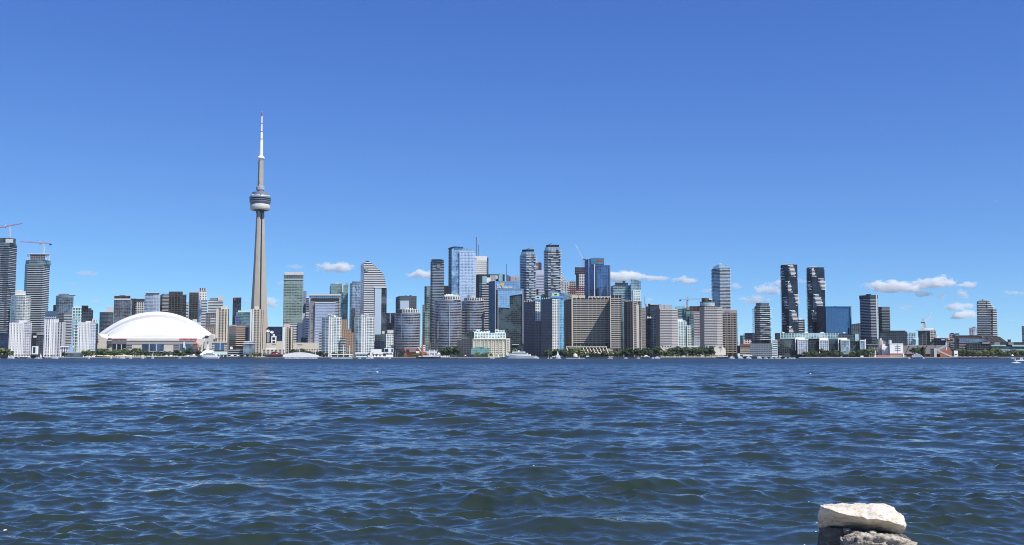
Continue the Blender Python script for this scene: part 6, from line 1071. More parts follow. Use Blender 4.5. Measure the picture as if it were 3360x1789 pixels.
# ============================================================ boats and quay things
HULLW = plain('hull_white', (.80,.81,.82), .35); SAIL = plain('sail_cloth', (.82,.84,.80), .7); GWIN = plain('boat_window', (.03,.04,.06), .15)
def hull(t, x0, x1, h, b, mat, z=-.5, part='hull', flip=False):
    n = 8; v = []; L = x1-x0
    for i in range(n+1):
        s = i/n; w = b*(1 - (max(0, s-.55)/.45)**2.2); x = x0+L*s; r = h*(1+.25*s*s)
        if flip: x = x1-L*s
        v += [(x, -w, r), (x, -w*.75, z), (x, w*.75, z), (x, w, r)]
    f = []
    for i in range(n):
        for j in range(4):
            a = i*4+j; c = i*4+(j+1)%4; f.append((a, c, c+4, a+4))
    f.append((0,3,2,1)); f.append((n*4, n*4+1, n*4+2, n*4+3))
    return mesh(part, v, f, mat, t.o)
def boat(px, wpx, label, Y=1735, kind='motor', name='motor_boat', cat='boat', group=None, hm=HULLW, sails=None, flip=False, hpx=None):
    t = Thing(name, label, cat, px, Y, group, z=0.); L = wpx*Y/F; a, b = -L/2, L/2; k = max(.9, L*.10)
    hull(t, a, b, k, max(.8, L*.14), hm, flip=flip)
    if kind == 'motor':
        cb_ = MB().box(a+L*.25, b-L*.25, -L*.09, L*.09, k, k+max(1.2,L*.09)).build('cabin', HULLW, t.o); MB().box(a+L*.28, b-L*.28, -L*.095, L*.095, k+.35, k+.95).build('window', GWIN, cb_); MB().bar((a+L*.45,0,k),(a+L*.4,0,k+L*.22),.2).build('radar_mast', OFFW, t.o)
    elif kind == 'cruiser':
        z = k; w = [(.05,.9),(.09,.80),(.24,.70)]; dh = max(.8, min(2.3, L*.085))
        for i,(p,q) in enumerate(w):
            dk_ = MB().box(a+L*p, a+L*q, -L*.08, L*.08, z, z+dh).build('deck_level', HULLW, t.o); MB().box(a+L*p+L*.03, a+L*q-L*.03, -L*.083, L*.083, z+dh*.4, z+dh*.75).build('window_band', GWIN, dk_); z += dh
        MB().bar((a+L*.4,0,z),(a+L*.38,0,z+dh*1.6),.25).build('mast', OFFW, t.o); MB().box(a+L*.44,a+L*.5,-L*.03,L*.03,z,z+dh*.8).build('funnel', HULLW, t.o)
    elif kind == 'sail':
        h = (hpx or wpx*1.7)*Y/F
        MB().bar((0,0,k),(0,0,h),.22).build('mast', OFFW, t.o); MB().bar((0,0,k+.9),(a*.85,0,k+.9),.18).build('boom', OFFW, t.o)
        if sails:
            def sl(nm, P, bul): 
                v = [tuple(p) for p in P] + [tuple((Vector(P[0])+Vector(P[1])+Vector(P[2]))/3 + Vector((0,-bul,0)))]
                o = mesh(nm, v, [(0,1,3),(1,2,3),(2,0,3)], SAIL if sails == 1 else sails, t.o); o.modifiers.new('solid','SOLIDIFY').thickness = .06
            sl('main_sail', ((-.1,0,k+1),(a*.85,0,k+1),(-.1,0,h*.98)), .5); sl('jib_sail', ((.2,0,k+.6),(b*.85,0,k+.5),(.1,0,h*.8)), .35)
        else: MB().bar((0,0,k+1.1),(a*.8,0,k+1.1),.45).build('furled_sail', OFFW, t.o)
    return t
boat(-1,5,'tiny white boat at the western frame edge', 1725)
boat(37,22,'white cabin yacht below the west tree clump', 1745,'cruiser', name='yacht', hpx=12)
boat(123,17,'low white motor yacht beside the white pavilion', 1720); boat(134,10,'white sailing yacht with a thick mast by the pavilion',1755,'sail', name='sailing_yacht', hpx=18, sails=1)
boat(151,14,'dark red hulled tug at the foot of the white ribbed block',1740,'motor', hm=plain('hull_red',(.22,.03,.04),.5)); boat(182,20,'white tour boat moored before the lower grey wing',1752,'cruiser', name='tour_boat')
boat(96,15,'small grey workboat near the ribbed block',1752, hm=plain('hull_gray',(.25,.27,.3),.5)); boat(61,9,'small dark boat between the yacht and the ribbed block',1752, hm=plain('hull_dark',(.05,.06,.08),.5))
YS = plain('sail_yellow', (.80,.80,.50), .7)
boat(292,7,'white boat offshore left of the beach umbrellas',1700,'sail', name='sailing_dinghy', hpx=10, sails=1)
boat(365,7,'yellow sailed dinghy off the stadium beach, westernmost',1710,'sail', name='sailing_dinghy', hpx=11, sails=YS); boat(402,18,'white catamaran with passengers off the stadium beach',1700,'cruiser', name='catamaran')
boat(429,9,'white boat at the east end of the beach umbrellas',1705,'sail', name='sailing_dinghy', hpx=10, sails=1); boat(469,9,'yellow sailed dinghy below the three big windows',1715,'sail', name='sailing_dinghy', hpx=14, sails=YS); boat(501,9,'pale green sailed dinghy right of the flag mast',1725,'sail', name='sailing_dinghy', hpx=17, sails=plain('sail_green',(.55,.75,.62),.7))
boat(383,14,'low grey blue rowing boat off the beach',1705, hm=plain('hull_gray',(.25,.27,.3),.5)); boat(590,12,'low grey blue speed boat below the small stadium trees',1705, hm=plain('hull_blue',(.28,.40,.50),.4))
boat(690,56,'white three deck ferry docked below the pyramid roof',1745,'cruiser', name='ferry', flip=True)
boat(1180,11,'white sloop on the water before the twin tower pavilion',1715, name='sailing_dinghy'); boat(1206,11,'second small white boat east of the first before the twin tower pavilion',1718)
boat(1218,16,'white sailboat with tall leaning sail before the white harbour building',1722,'sail', name='sailboat', hpx=32, sails=1)
boat(1279,8,'tiny white boat east of the harbour building',1722); boat(1262,5,'tiniest white speck boat by the harbour building',1722)
boat(975,7,'yellow green sailed dinghy among the marina boats',1722,'sail', name='sailing_dinghy', hpx=20, sails=YS)
rr = random.Random(5)
for i in range(13): boat(938+i*8.3+rr.uniform(-2,2), rr.uniform(7,11), 'small white motor boat moored in the marina under the arched roof', 1745+rr.uniform(0,8), group='boats in the arched marina')
for i in range(9): boat(1092+i*7.6, rr.uniform(6,9), 'small white boat moored below the white canopy of the twin tower quay', 1748+rr.uniform(0,6), group='boats under the white canopy')
t = Thing('tall_ship', 'dark hulled tall ship with two bare masts and a long bowsprit', 'ship', 1408, 1742, z=0.)
L = 84*1742/F; hull(t, -L/2, L/2-2, 2.4, 4, plain('hull_black',(.03,.03,.04),.4)); MB().bar((L/2-4,0,3.2),(L/2+7,0,6),.5).build('bowsprit', DARK, t.o)
for x in (0.04*L, .31*L): MB().bar((x,0,2),(x,0,26),.55).build('mast', plain('mast_tan',(.5,.42,.3)), t.o); MB().bar((x-4,0,17),(x+4,0,17),.3).build('yard', DARK, t.o)
MB().box(-L*.25, L*.3, -2, 2, 2.6, 5.2).build('deck_awning', OFFW, t.o); MB().box(-L*.4,-L*.3,-1.5,1.5,2.6,4.4).build('deckhouse', OFFW, t.o)
boat(1615,16,'white pilot boat with dark top before the cream warehouse',1748,'cruiser', name='pilot_boat')
boat(1705,92,'large white dinner cruise ship with dark window bands',1735,'cruiser', name='cruise_ship', flip=True); boat(1758,22,'white ferry moored just behind the cruise ship bow',1752,'cruiser', name='ferry')
boat(1831,15,'white sailboat with one tall white sail before the trimmed condominiums',1700,'sail', name='sailboat', hpx=27, sails=1); boat(1838,6,'small red sailed dinghy beside the white sailboat',1715,'sail', name='sailing_dinghy', hpx=9, sails=REDP)
boat(1799,5,'small dark blue sailed dinghy west of the white sailboat',1718,'sail', name='sailing_dinghy', hpx=9, sails=plain('sail_blue',(.06,.14,.25))); boat(1900,5,'small white sailed dinghy under the willows',1705,'sail', name='sailing_dinghy', hpx=9, sails=1)
boat(1808,7,'small white cabin boat beside the dark blue dinghy',1750)
t = Thing('barge', 'long white floating dock under the willows', 'dock', 1888, 1750, z=0.); MB().box(-16,16,-2,2,-.4,.9).build('deck', OFFW, t.o); 
boat(2002,16,'white flat ferry barge east of the willows',1752); boat(2053,12,'short white barge at the beige tower quay',1752); boat(2095,11,'white van like boat at the dark trees edge',1755)
boat(2157,17,'white two deck tour boat before the dark park trees',1745,'cruiser', name='tour_boat'); boat(2122,36,'long low white topped barge west of the tour boat',1750, hm=plain('hull_dark',(.05,.06,.08),.5)); boat(2142,8,'tiny white launch beside the long barge',1738)
for i, px in enumerate((2402, 2430, 2457, 2492)):
    boat(px, 17, ('white yacht at the brown slab quay, first from the conical hall','white yacht at the brown slab quay, second from the conical hall','tall bridged white yacht below the cream banded building','white yacht below the slate banded building')[i], 1748, 'cruiser', name='yacht')
boat(2377,40,'long dark barge beside the conical hall',1756,'motor', hm=plain('hull_black',(.03,.03,.04),.4), name='barge'); boat(2452,60,'very long dark moored barge behind the white yachts',1760,'motor', hm=plain('hull_black',(.03,.03,.04),.4), name='barge')
for i in range(7): boat(2515+i*15+rr.uniform(-3,3), rr.uniform(9,14), 'small white motor boat in the line of boats at the slate building', 1746+rr.uniform(0,6), group='boats at the slate building')
boat(3010,42,'blue and white party cruise boat off the sloping roof',1715,'cruiser', name='party_boat', hm=plain('hull_navy',(.06,.10,.25),.4)); boat(2983,8,'small white launch left of the party boat',1705); boat(3030,6,'small white dinghy right of the party boat',1700)
t = Thing('barge', 'long dark red barge with pink awnings before the olive tree row', 'barge', 3200, 1748, z=0.); hull(t, -40, 40, 1.3, 4, plain('hull_maroon',(.06,.015,.03),.5))
for i in range(9): MB().box(-38+i*8.6,-32.5+i*8.6,-2,2,3.0,3.6).build('awning', plain('awning_pink',(.62,.42,.42)), t.o); MB().bar((-35+i*8.6,0,1.2),(-35+i*8.6,0,3.05),.25).build('awning_post', DARK, t.o)
boat(3322,9,'yellow white motor boat near the east edge quay',1745)
boat(3350,9,'white speed boat cutting across at the east edge of the water', 1000, 'motor', name='speed_boat'); boat(3330,4,'smaller white skiff near the speed boat', 900)
boat(3354,4,'small white skiff closest below the speed boat', 850)
# beach umbrellas
PM = bpy.data.meshes.new('canopy'); m = MB(); m.v = [(1.9*math.cos(i*math.pi/4), 1.9*math.sin(i*math.pi/4), 2.3) for i in range(8)] + [(0,0,3.1)]; m.f = [(i,(i+1)%8,8) for i in range(8)] + [tuple(range(7,-1,-1))]; PM.from_pydata(m.v, [], m.f); PM.materials.append(plain('umbrella_yellow', (.80,.78,.48), .7))
pm = MB(); pm.bar((0,0,0),(0,0,2.35),.1); PP = bpy.data.meshes.new('pole'); PP.from_pydata(pm.v, [], pm.f); PP.materials.append(OFFW)
for i in range(30):
    px = 309 + i*3.95 + (8 if i > 15 else 0); t = Thing('beach_umbrella', 'pale yellow beach umbrella in the row on the sand before the stadium', 'umbrella', px, 1768 + (i%3)*3, 'yellow umbrellas on the beach', z=LAND_Z-.05)
    for nm, me in (('canopy', PM), ('pole', PP)): link(bpy.data.objects.new(nm, me), t.o)
MB().box(X(300), X(440), 1758.6, 1790, LAND_Z-.06, LAND_Z-.02).build('beach', plain('sand', (.50,.44,.34), .95, scale=.3))['kind'] = 'structure'
# tents, canopies, masts, vehicles
def tent(px, wpx, hpx, label, Y=1778, mat=WHITE, group=None):
    t = Thing('tent', label, 'tent', px, Y, group); w = wpx*Y/F/2; h = hpx*Y/F; MB().add([(-w,-2,h*.55),(w,-2,h*.55),(w,3,h*.55),(-w,3,h*.55),(0,.5,h)], [(0,1,4),(1,2,4),(2,3,4),(3,0,4),(3,2,1,0)]).build('roof', mat, t.o)
    for x in (-w*.9, w*.9): MB().bar((x,-1.8,0),(x,-1.8,h*.56),.18).build('post', STEEL, t.o)
for px, w, h, lab in ((547,9,6,'grey white tent left of the small stadium trees'),(561,12,7,'long low white tent under the stadium trees'),(618,9,7,'white square stall in front of the very dark tree'),(636,9,10,'white pointed tent between the dark trees and the ferry'),(762,10,8,'first white tent at the parking deck'),(781,12,6,'wide white tent at the parking deck'),(804,10,5,'low white tent at the glass cube'),(1440,12,16,'cream round topped marquee beside the tall ship'),(1415,14,8,'white tent stall behind the tall ship'),(1527,6,7,'tiny white stall at the foot of the shaded warehouse wall'),(2120,12,7,'white tent at the west end of the park trees'),(2240,9,5,'white van shaped stall under the park trees'),(2686,6,5,'small white kiosk under the office trees'),(2760,4,4,'tiny white kiosk below the third glass bay'),(3322,8,9,'cream tent near the east edge tree row'),(2640,18,12,'cream low pavilion tent at the first glass bay')): tent(px, w, h, lab)
t = Thing('marina_canopy', 'long arched white marina roof hung from a central mast', 'canopy', 988, 1768); 
m = MB()
for i in range(12):
    x0 = 930+i*9.6; y0 = 1164 + 8*((i-5.5)/5.5)**2; y1 = 1164 + 8*((i-4.5)/5.5)**2; m.bar(t.loc(x0,y0,0), t.loc(x0+9.6,y1,0), 1.0, 8)
m.build('arched_roof', WHITE, t.o); t.pole('mast', 983, 1147, 1172, .9, WHITE, 2); t.pole('mast', 1035, 1149, 1172, .7, WHITE, 2)
m = MB()
for s in (-1,1): m.bar(t.loc(983,1148,2), t.loc(983+s*25,1164,1), .16)
m.build('cable', STEEL, t.o)
for x in (945,965,1002,1022): t.pole('post', x, 1165, 1173, .4, STEEL, 0)
t = Thing('promenade_canopy', 'white scalloped quay canopy with three masts between the twin towers', 'canopy', 1117, 1775); t.block('canopy_roof', 1082, 1158, 1162, 1165, WHITE, -3, 8); 
for x in (1108,1127,1147): t.pole('mast', x, 1133, 1172, .8, WHITE, -3.4)
for x0,x1 in ((1090,1105),(1112,1124),(1131,1145)): t.block('dark_opening', x0, x1, 1166, 1171, BLACK, 2, 4)
t.block('glass_screen', 1095, 1158, 1148, 1150.5, GLASS_LT, 6, 12); t.block('low_wall', 1082, 1158, 1171.5, 1174, WHITE, -3.8, 0)
t = Thing('red_roof_pavilion', 'low lakeside pavilion with a wide red gable roof', 'pavilion', 904, 1785); t.prism('hall', (870,928), 1165, 'dark_glass', D=12, fpx=6); t.block('flat_roof', 866, 930, 1163, 1165.5, GRAY, -1, 13)
elev(t, 'red_gable', [(887,1164),(905,1156),(912,1156),(928,1164)], -3, 8, plain('gable_red', (.48,.05,.06), .6)); elev(t, 'dark_ridge', [(885,1163),(905,1152.5),(926,1163),(905,1155.5)], -3.6, 9, DARK); t.block('white_badge', 906, 911, 1158, 1161, WHITE, -3.5, -3)
t = Thing('quay_building', 'low beige two storey quay building behind the red roofed pavilion', 'building', 890, 1815); t.prism('wall', (857,932), 1146.5, 'beige_grid', D=14, fpx=6, ov={2:(.60,.53,.43),4:7,5:.5}); t.block('white_roof_shell', 872, 905, 1142, 1146.5, WHITE, 2, 14)
t = Thing('pavilion', 'white arched pavilion at the foot of the second twin tower', 'pavilion', 1184, 1785); t.prism('hall', (1168,1204), 1160, 'mint', D=10, fpx=7); t.block('arched_roof', 1165, 1205, 1157, 1161, WHITE, -2, 10)
t = Thing('pink_dome', 'pinkish round music dome under the willow trees', 'dome', 1887, 1770)
lathe('shell', [(4.4*math.cos(a*math.pi/16), 6.2*math.sin(a*math.pi/16)) for a in range(8)], plain('dome_pink', (.62,.50,.48), .7), t.o, 18)
def mast(px, y0, lab, w=.35, Y=1775): t = Thing('flag_mast', lab, 'mast', px, Y); t.pole('pole', px, y0, 1172, w, STEEL, 0); 
for px, y0, lab in ((326,1150,'thin mast among the trees left of the stadium'),(502,1153,'thick pale mast below the middle stadium window'),(558,1155,'thin lamp mast below the stadium front'),(1298,1150,'white lamp mast left of the power house'),(1305,1152,'second white lamp mast beside the power house'),(1801,1148,'thin mast before the higher trimmed condominium')): mast(px, y0, lab, .8 if 'thick' in lab else .35)
# quay side vans
VW = plain('van_white', (.75,.75,.75), .35)
for i, (px, lab) in enumerate(((1928,'white van parked on the quay below the terraces'),(2244,'white van parked under the park trees'),(2560,'white van at the boats by the slate building'),(2828,'white van at the east end of the office trees'),(1150,'white van beside the quay canopy'))):
    t = Thing('parked_van', lab, 'van', px, 1772, z=LAND_Z-.05); MB().box(-2.6,2.6,-1,1,.4,2.4).build('body', VW, t.o); MB().box(1.2,2.65,-1.03,1.03,1.4,2.1).build('windscreen', GWIN, t.o)
    for x in (-1.6,1.6):
        m = MB(); m.v = []; 
        for yy in (-1.05, 1.05): m.v += [(x+.4*math.cos(k*math.pi/5), yy, .4+.4*math.sin(k*math.pi/5)) for k in range(10)]
        m.f = [tuple(range(9,-1,-1)), tuple(range(10,20))] + [(k,(k+1)%10,10+(k+1)%10,10+k) for k in range(10)]; m.build('wheel_pair', BLACK, t.o)
# ============================================================ foreground boulders
def rockmat(name, a, b, rough_scale, spots, bump):
    m = bpy.data.materials.new(name); m.use_nodes = True; nt = m.node_tree; L_ = nt.links; p = nt.nodes['Principled BSDF']; p.inputs['Roughness'].default_value = .9
    tc = nt.nodes.new('ShaderNodeTexCoord'); mp = nt.nodes.new('ShaderNodeMapping'); mp.inputs['Scale'].default_value = (1,1,2.2); L_.new(tc.outputs['Object'], mp.inputs['Vector'])
    n1 = nt.nodes.new('ShaderNodeTexNoise'); n1.inputs['Scale'].default_value = rough_scale; n1.inputs['Detail'].default_value = 10; n1.inputs['Roughness'].default_value = .65; L_.new(mp.outputs[0], n1.inputs['Vector'])
    n2 = nt.nodes.new('ShaderNodeTexNoise'); n2.inputs['Scale'].default_value = rough_scale*6; n2.inputs['Detail'].default_value = 8; L_.new(mp.outputs[0], n2.inputs['Vector'])
    cr = nt.nodes.new('ShaderNodeValToRGB'); cr.color_ramp.elements[0].position = .32; cr.color_ramp.elements[1].position = .62
    cr.color_ramp.elements[0].color = (*a,1); cr.color_ramp.elements[1].color = (*b,1); L_.new(n1.outputs['Fac'], cr.inputs[0])
    mx = nt.nodes.new('ShaderNodeMix'); mx.data_type = 'RGBA'; mx.inputs['B'].default_value = (*spots,1); L_.new(cr.outputs[0], mx.inputs['A'])
    r2 = nt.nodes.new('ShaderNodeValToRGB'); r2.color_ramp.elements[0].position = .56; r2.color_ramp.elements[1].position = .74; L_.new(n2.outputs['Fac'], r2.inputs[0]); L_.new(r2.outputs[0], mx.inputs['Factor'])
    L_.new(mx.outputs['Result'], p.inputs['Base Color'])
    bp = nt.nodes.new('ShaderNodeBump'); bp.inputs['Strength'].default_value = bump; bp.inputs['Distance'].default_value = .008; L_.new(n2.outputs['Fac'], bp.inputs['Height']); L_.new(bp.outputs[0], p.inputs['Normal'])
    return m
def pw(px, py, Y): x, z = W(px, py, Y); return Vector((x, Y, z))
def boulder(name, label, stations, Yr, Yb, Yo, mat, group=None, seed=0, amp=.006, n=200, layered=0., back_bulge=.05):
    """stations: (px, y of far top edge, y of front ridge, y of bottom); ridge at Yr, far edge at Yb, foot at Yo"""
    def interp(s, k):
        px0 = stations[0][0]; px1 = stations[-1][0]; px = px0 + (px1-px0)*s
        for a, b in zip(stations, stations[1:]):
            if px <= b[0] + 1e-6: t = (px-a[0])/(b[0]-a[0]); return a[k]+(b[k]-a[k])*t
        return stations[-1][k]
    V = []; F_ = []; M = 110
    for i in range(n+1):
        s = .5 - .5*math.cos(math.pi*i/n); px = stations[0][0] + (stations[-1][0]-stations[0][0])*s
        e = min(1, math.sin(math.pi*min(1,max(0,s)))**.55*1.25) if 0 < s < 1 else 0
        dep = lambda Y, Ym: Ym + (Y-Ym)*max(.12, e)
        Ym = (Yr+Yb)/2; yr, yb, yo = dep(Yr, Ym), dep(Yb, Ym), dep(Yo, Ym)
        tb, rg, bt = interp(s,1), interp(s,2), interp(s,3)
        A = pw(px, tb, yb); Rg = pw(px, rg, yr); O = pw(px, bt, yo); B2 = Vector((A.x, yb+back_bulge*e, (A.z+O.z)/2)); O2 = Vector((O.x, yb, O.z-.01))
        cps = [A, A.lerp(Rg,.5)+Vector((0,0,.004)), Rg, Rg.lerp(O,.5)+Vector((0,-.010,0)), O, O.lerp(O2,.5)-Vector((0,0,.01)), O2, B2]
        cps = [c for c in cps]
        K = len(cps)
        for j in range(M):
            u = j/M*K; a = int(u); t = u-a; p0,p1,p2,p3 = cps[(a-1)%K],cps[a%K],cps[(a+1)%K],cps[(a+2)%K]
            cat = .5*((2*p1)+(p2-p0)*t+(2*p0-5*p1+4*p2-p3)*t*t+(3*p1-p0-3*p2+p3)*t**3); lin = p1.lerp(p2, t)
            V.append(cat.lerp(lin, .45))
    c = sum(V, Vector())/len(V)
    out = []
    for q in V:
        d = (q-c); nr = Vector((d.x*.5, d.y, d.z*1.6)).normalized(); sd_ = Vector((seed*3.1, seed*1.7, 0))
        f1 = noise.fractal(q*7+sd_, 1., 2., 6); f2 = noise.fractal(Vector((q.x*16, q.y*16, q.z*34))+sd_, .9, 2., 5)
        f3 = noise.fractal(Vector((q.x*42, q.y*42, q.z*70))+sd_, .8, 2., 3)
        lay = math.sin((q.z + .02*noise.noise(q*6+sd_))*260)*layered
        chip = max(0, noise.noise(q*11+sd_*2)-.25)*.03
        out.append(q + nr*(f1*amp + f2*amp*.9 + f3*amp*.28 + lay - chip*1.3))
    for i in range(n):
        for j in range(M): F_.append((i*M+j, (i+1)*M+j, (i+1)*M+(j+1)%M, i*M+(j+1)%M))
    F_.append(tuple(range(M))); F_.append(tuple(n*M+j for j in range(M-1,-1,-1)))
    loc = Vector((c.x, c.y, min(q.z for q in out)))
    o = mesh(name, [q-loc for q in out], F_, mat, None, smooth=False, loc=loc); 
    bm = bmesh.new(); bm.from_mesh(o.data); bmesh.ops.recalc_face_normals(bm, faces=bm.faces); bm.to_mesh(o.data); bm.free()
    for p in o.data.polygons: p.use_smooth = len(p.vertices) == 4
    tag(o, label, 'rock', group); return o
LIME = rockmat('limestone_pale', (.44,.38,.29), (.68,.63,.54), 9, (.30,.245,.18), 1.)
DKR = rockmat('boulder_dark', (.05,.048,.045), (.13,.125,.115), 6, (.20,.19,.18), .6)
RGH = rockmat('boulder_pitted', (.10,.085,.065), (.52,.47,.385), 16, (.05,.045,.04), 1.)
S1 = [(2683,1700,1702,1706),(2686,1684,1686,1720),(2693,1661,1665,1726),(2706,1659,1668,1728),(2722,1657,1672,1729),(2745,1653.5,1680,1733),(2760,1652.5,1684,1736),(2800,1652,1687,1740),(2828,1652.5,1692,1742),(2846,1653,1702,1744),(2880,1653.5,1701,1746),(2904,1657,1706,1747),(2930,1667,1713,1746.5),(2950,1681,1718,1744),(2962,1694,1722,1740),(2969,1706,1726,1734),(2972.5,1716,1720,1724)]
boulder('flat_boulder', 'pale sunlit flat limestone boulder balanced on top of the stack', S1, 4.98, 5.27, 5.17, LIME, seed=1, amp=.009)
S2 = [(2685,1745,1750,1800),(2690,1728,1732,1830),(2700,1724,1728,1840),(2760,1733,1737,1840),(2830,1739,1743,1840),(2900,1746,1750,1840),(2950,1752,1757,1840),(2985,1768,1772,1835),(3004,1790,1794,1812)]
boulder('dark_boulder', 'dark shaded boulder directly under the pale flat one', S2, 5.10, 5.42, 5.16, DKR, seed=2, amp=.009)
S3 = [(2755,1778,1782,1800),(2760,1757,1762,1850),(2775,1751,1757,1870),(2815,1751,1759,1870),(2850,1755,1763,1870),(2900,1756,1766,1870),(2945,1758,1770,1870),(2975,1769,1780,1870),(2998,1780,1792,1866),(3010,1796,1806,1850)]
boulder('pitted_boulder', 'rough pitted tan boulder at the front of the stack, cut by the bottom frame', S3, 4.80, 5.07, 4.86, RGH, seed=3, amp=.017, layered=.003)
S4 = [(2770,1736,1738,1741),(2775,1733,1736,1744),(2786,1734,1737,1745),(2793,1740,1742,1745)]
boulder('pebble', 'small angular grey pebble wedged under the pale boulder', S4, 5.04, 5.075, 5.045, plain('pebble_gray', (.20,.19,.175), .9, scale=20), seed=4, amp=.001, n=24)
S5 = [(2848,1748,1750,1752),(2853,1742,1745,1755),(2866,1741,1744,1756),(2875,1744,1748,1755),(2878,1749,1751,1753)]
boulder('pebble', 'rounded pale pebble in the gap right of the angular one', S5, 5.02, 5.07, 5.03, plain('pebble_pale', (.42,.40,.36), .9, scale=20), seed=5, amp=.001, n=24)
# the breakwater the stack stands on (below the picture)
BW = rockmat('breakwater_stone', (.12,.11,.10), (.34,.32,.29), 2, (.06,.055,.05), 1.)
def lump(c, s, seed):
    bm = bmesh.new(); bmesh.ops.create_icosphere(bm, subdivisions=4, radius=1)
    for v in bm.verts: v.co = v.co*(1+.22*noise.fractal(v.co*1.3+Vector((seed*5,0,0)),1,2,5)); v.co = Vector((v.co.x*s[0], v.co.y*s[1], max(-.7,min(.62,v.co.z))*s[2]))
    me = bpy.data.meshes.new('breakwater_boulder'); bm.to_mesh(me); bm.free(); me.materials.append(BW); o = bpy.data.objects.new('breakwater_boulder', me); link(o); o.location = c
    tag(o, 'large grey breakwater boulder below the stone stack', 'rock', 'breakwater boulders')
lump((1.85,5.15,1.05),(.85,.75,.62),1)
g = MB().box(-60,60,-40,5.9,-1.2,.72).build('shore', BW); g['kind'] = 'structure'
MB().box(-4000,4000,-1200,-40,-2.,.5).build('island_ground', plain('island_grass',(.07,.10,.035),.95,scale=.01))['kind'] = 'structure'
# foam flecks drifting near the stack: bubbles on the surface
fm = MB(); rr = random.Random(9)
FO = plain('foam', (.75,.76,.72), .6)
for px, py, s in ((2664,1713,9),(2674,1716,11),(2660,1750,7),(2683,1759,11),(2623,1766,6),(2684,1787,5),(45,1730,14),(1750,1548,6),(2020,1716,6),(1556,1604,5),(2640,1640,5),(1650,1496,5),(1240,1222,10),(2655,1226,9)):
    d = H*F/max(30,(py-1171)); y = d; x = (px-CX)/F*y*1.0; zz_ = wz(x, y)
    r = s/2*y/F; v = [(x+r*math.cos(k*math.pi/4)*rr.uniform(.7,1.2), y+r*math.sin(k*math.pi/4)*rr.uniform(.8,1.3), zz_+.004+r*.1) for k in range(8)]+[(x,y,zz_+r*.7)]
    fm = MB().add(v, [(k,(k+1)%8,8) for k in range(8)]+[tuple(range(7,-1,-1))]); o = fm.build('foam_fleck', FO); tag(o, 'small white foam fleck floating on the waves', 'foam', 'foam flecks')
# speed boat wakes
for px, py, w, Y, lab in ((3345,1187,46,700,'white wake streak behind the speed boat at the east edge'),(3330,1197,22,420,'shorter white wake patch nearer than the first')):
    x = (px-CX)/F*Y; L = w*Y/F; v = []; n = 24; 
    for i in range(n+1):
        s = i/n; ww = Y*.0018*(.3+math.sin(math.pi*s))*rr.uniform(.6,1.3); v += [(x-L/2+L*s, Y-ww*4, .12), (x-L/2+L*s, Y, .55*math.sin(math.pi*s)+.15), (x-L/2+L*s, Y+ww*4, .12)]
    f = [];
    for i in range(n): f += [(i*3,i*3+3,i*3+4,i*3+1),(i*3+1,i*3+4,i*3+5,i*3+2)]
    o = mesh('boat_wake', v, f, FO); tag(o, lab, 'wake')
# distant aircraft
t = Thing('airplane', 'tiny white airplane high in the sky above the east towers', 'airplane', 3269, 5200, z=W(3269,661,5200)[1]); 
t.o.location.x = W(3269,661,5200)[0]
MB().cyl(0,0,-4.6,4.6,1.0,.8,n=10).build('fuselage', WHITE, t.o).rotation_euler = (0,R(90),0); MB().box(-1.3,1.2,-6,6,.6,.95).build('wing', WHITE, t.o); MB().box(-4.8,-3.6,-.2,.2,.5,3.).build('tail_fin', WHITE, t.o); MB().box(-4.8,-3.8,-2.2,2.2,.7,.95).build('tail_plane', WHITE, t.o)
# ============================================================ clouds
cm = bpy.data.materials.new('cloud'); cm.use_nodes = True; nt = cm.node_tree; L_ = nt.links; nt.nodes.remove(nt.nodes['Principled BSDF'])
out = nt.nodes['Material Output']; pv = nt.nodes.new('ShaderNodeVolumePrincipled'); pv.inputs['Color'].default_value = (.985,1,.995,1); pv.inputs['Anisotropy'].default_value = .0; L_.new(pv.outputs[0], out.inputs['Volume'])
tc = nt.nodes.new('ShaderNodeTexCoord'); oi = nt.nodes.new('ShaderNodeObjectInfo'); ge = nt.nodes.new('ShaderNodeNewGeometry')
def M_(op, a, b):
    n = nt.nodes.new('ShaderNodeMath'); n.operation = op
    for i, q in enumerate((a,b)):
        if isinstance(q,(int,float)): n.inputs[i].default_value = q
        else: L_.new(q, n.inputs[i])
    return n.outputs[0]
ln = nt.nodes.new('ShaderNodeVectorMath'); ln.operation = 'LENGTH'; L_.new(tc.outputs['Object'], ln.inputs[0])
n1 = nt.nodes.new('ShaderNodeTexNoise'); n1.noise_dimensions = '4D'; n1.inputs['Scale'].default_value = CLOUD_NOISE; n1.inputs['Detail'].default_value = 4; n1.inputs['Roughness'].default_value = .55
sc_ = nt.nodes.new('ShaderNodeVectorMath'); sc_.operation = 'MULTIPLY'; L_.new(ge.outputs['Position'], sc_.inputs[0]); sc_.inputs[1].default_value = (1/300,1/300,1/170); L_.new(sc_.outputs[0], n1.inputs['Vector']); L_.new(M_('MULTIPLY', oi.outputs['Random'], 30.), n1.inputs['W'])
sxy = nt.nodes.new('ShaderNodeSeparateXYZ'); L_.new(tc.outputs['Object'], sxy.inputs[0])
d0 = M_('SUBTRACT', M_('ADD', M_('MULTIPLY', M_('SUBTRACT', n1.outputs['Fac'], .5), 3.0), .74), ln.outputs['Value'])
d1 = M_('MINIMUM', M_('MAXIMUM', M_('MULTIPLY', d0, 3.), 0.), 1.)
oc = nt.nodes.new('ShaderNodeSeparateColor'); L_.new(oi.outputs['Color'], oc.inputs[0])
L_.new(M_('MULTIPLY', M_('MULTIPLY', d1, oc.outputs[0]), CLOUD_DENS), pv.inputs['Density'])
bm = bmesh.new(); bmesh.ops.create_icosphere(bm, subdivisions=3, radius=1.0); CME = bpy.data.meshes.new('cloud'); bm.to_mesh(CME); bm.free(); CME.materials.append(cm)
CY_ = 15000
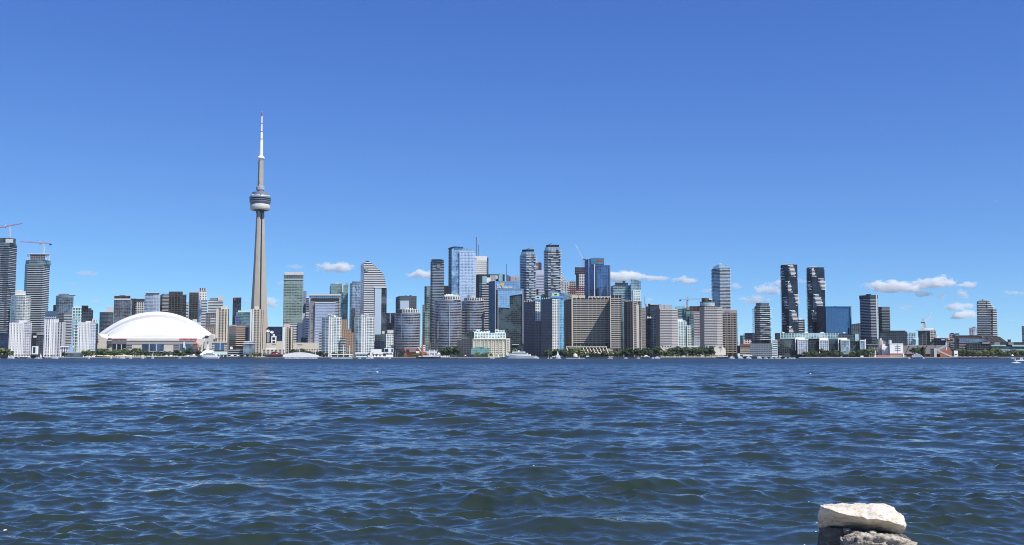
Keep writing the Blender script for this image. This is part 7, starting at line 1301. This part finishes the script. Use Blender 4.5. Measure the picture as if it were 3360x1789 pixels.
for px, py, w, h, dn, lab in (
 (1098,877,120,34,1.,'largest lone cloud between the great tower and the striped curved tower'),(1395,901,108,28,.9,'cloud left of the slim hat roofed tower'),
 (975,876,70,14,.22,'faint grey wisp above the chequered green tower'),(290,897,70,18,.2,'faint pinkish wisp above the western towers'),(233,931,50,14,.15,'fainter small wisp above the grey glass tower'),(315,988,34,18,.35,'tiny cloud left of the stadium towers'),
 (885,992,70,28,.6,'soft cloud just right of the great tower shaft'),(930,932,40,18,.35,'small cloud touching the chequered green tower'),(1277,990,26,20,.5,'tiny cloud right of the curved striped tower'),(808,988,30,14,.4,'tiny cloud left of the great tower shaft'),
 (2050,908,130,36,.95,'cloud spreading right of the blue faceted tower'),(2150,912,90,18,.7,'long thin cloud between the faceted tower and the oval one'),(2248,918,76,26,.9,'oval cloud above the grey hexagonal hotel'),(2125,983,34,16,.35,'tiny low cloud above the beige tower'),
 (2412,942,40,22,.7,'cloud right of the tall pale banded tower'),(2325,952,60,14,.3,'thin wisp left of the tall pale banded tower'),(2520,950,80,40,.55,'loose cloud between the pale tower and the rippling towers'),(2555,928,50,26,.75,'bright cloud peeking behind the first rippling tower'),(2475,985,110,28,.35,'faint low cloud above the wavy balcony tower'),(2632,922,40,12,.3,'thin wisp between the rippling towers'),
 (2926,939,170,34,1.,'long left cloud of the biggest cluster in the east'),(3070,928,122,44,1.1,'tallest brightest cloud of the eastern cluster'),(3170,934,68,24,.8,'medium cloud right of the brightest one'),(3035,965,60,20,.7,'small cloud below the brightest one'),(3092,968,30,22,.7,'roundish small cloud below the brightest one'),(3150,965,62,26,.75,'oval cloud lower right of the brightest one'),
 (3150,1007,92,26,.7,'flat cloud left of the leaning tower, upper of two'),(3160,1034,100,26,.85,'flat cloud left of the leaning tower, lower of two'),(3310,963,60,16,.5,'small wisp at the east edge'),(3352,963,40,20,.7,'cloud cut by the east edge of the frame'),(2975,1010,60,14,.2,'faint grey wisp above the east crane'),(3320,1051,26,8,.5,'tiny low wisp right of the leaning tower'),
 (3003,950,70,18,.8,'low link of cloud between the two biggest eastern clouds')):
    x, z = W(px, py, CY_); s = CY_/F/2*1.25
    o = bpy.data.objects.new('cloud', CME); link(o); o.location = (x, CY_, z); o.scale = (w*s*1.02, w*s*.62, h*s*1.08); o.color = (dn, dn, dn, 1); tag(o, lab, 'cloud')

# ============================================================ thin summer air over the harbour
hz = bpy.data.materials.new('haze'); hz.use_nodes = True; nt = hz.node_tree; nt.nodes.remove(nt.nodes['Principled BSDF'])
pv = nt.nodes.new('ShaderNodeVolumePrincipled'); pv.inputs['Color'].default_value = (.80,.90,1,1); pv.inputs['Density'].default_value = HAZE; nt.links.new(pv.outputs[0], nt.nodes['Material Output'].inputs['Volume'])
if HAZE:
    o = MB().box(-4100, 4100, -1300, 4700, -4.2, 850).build('haze', hz); o['kind'] = 'stuff'
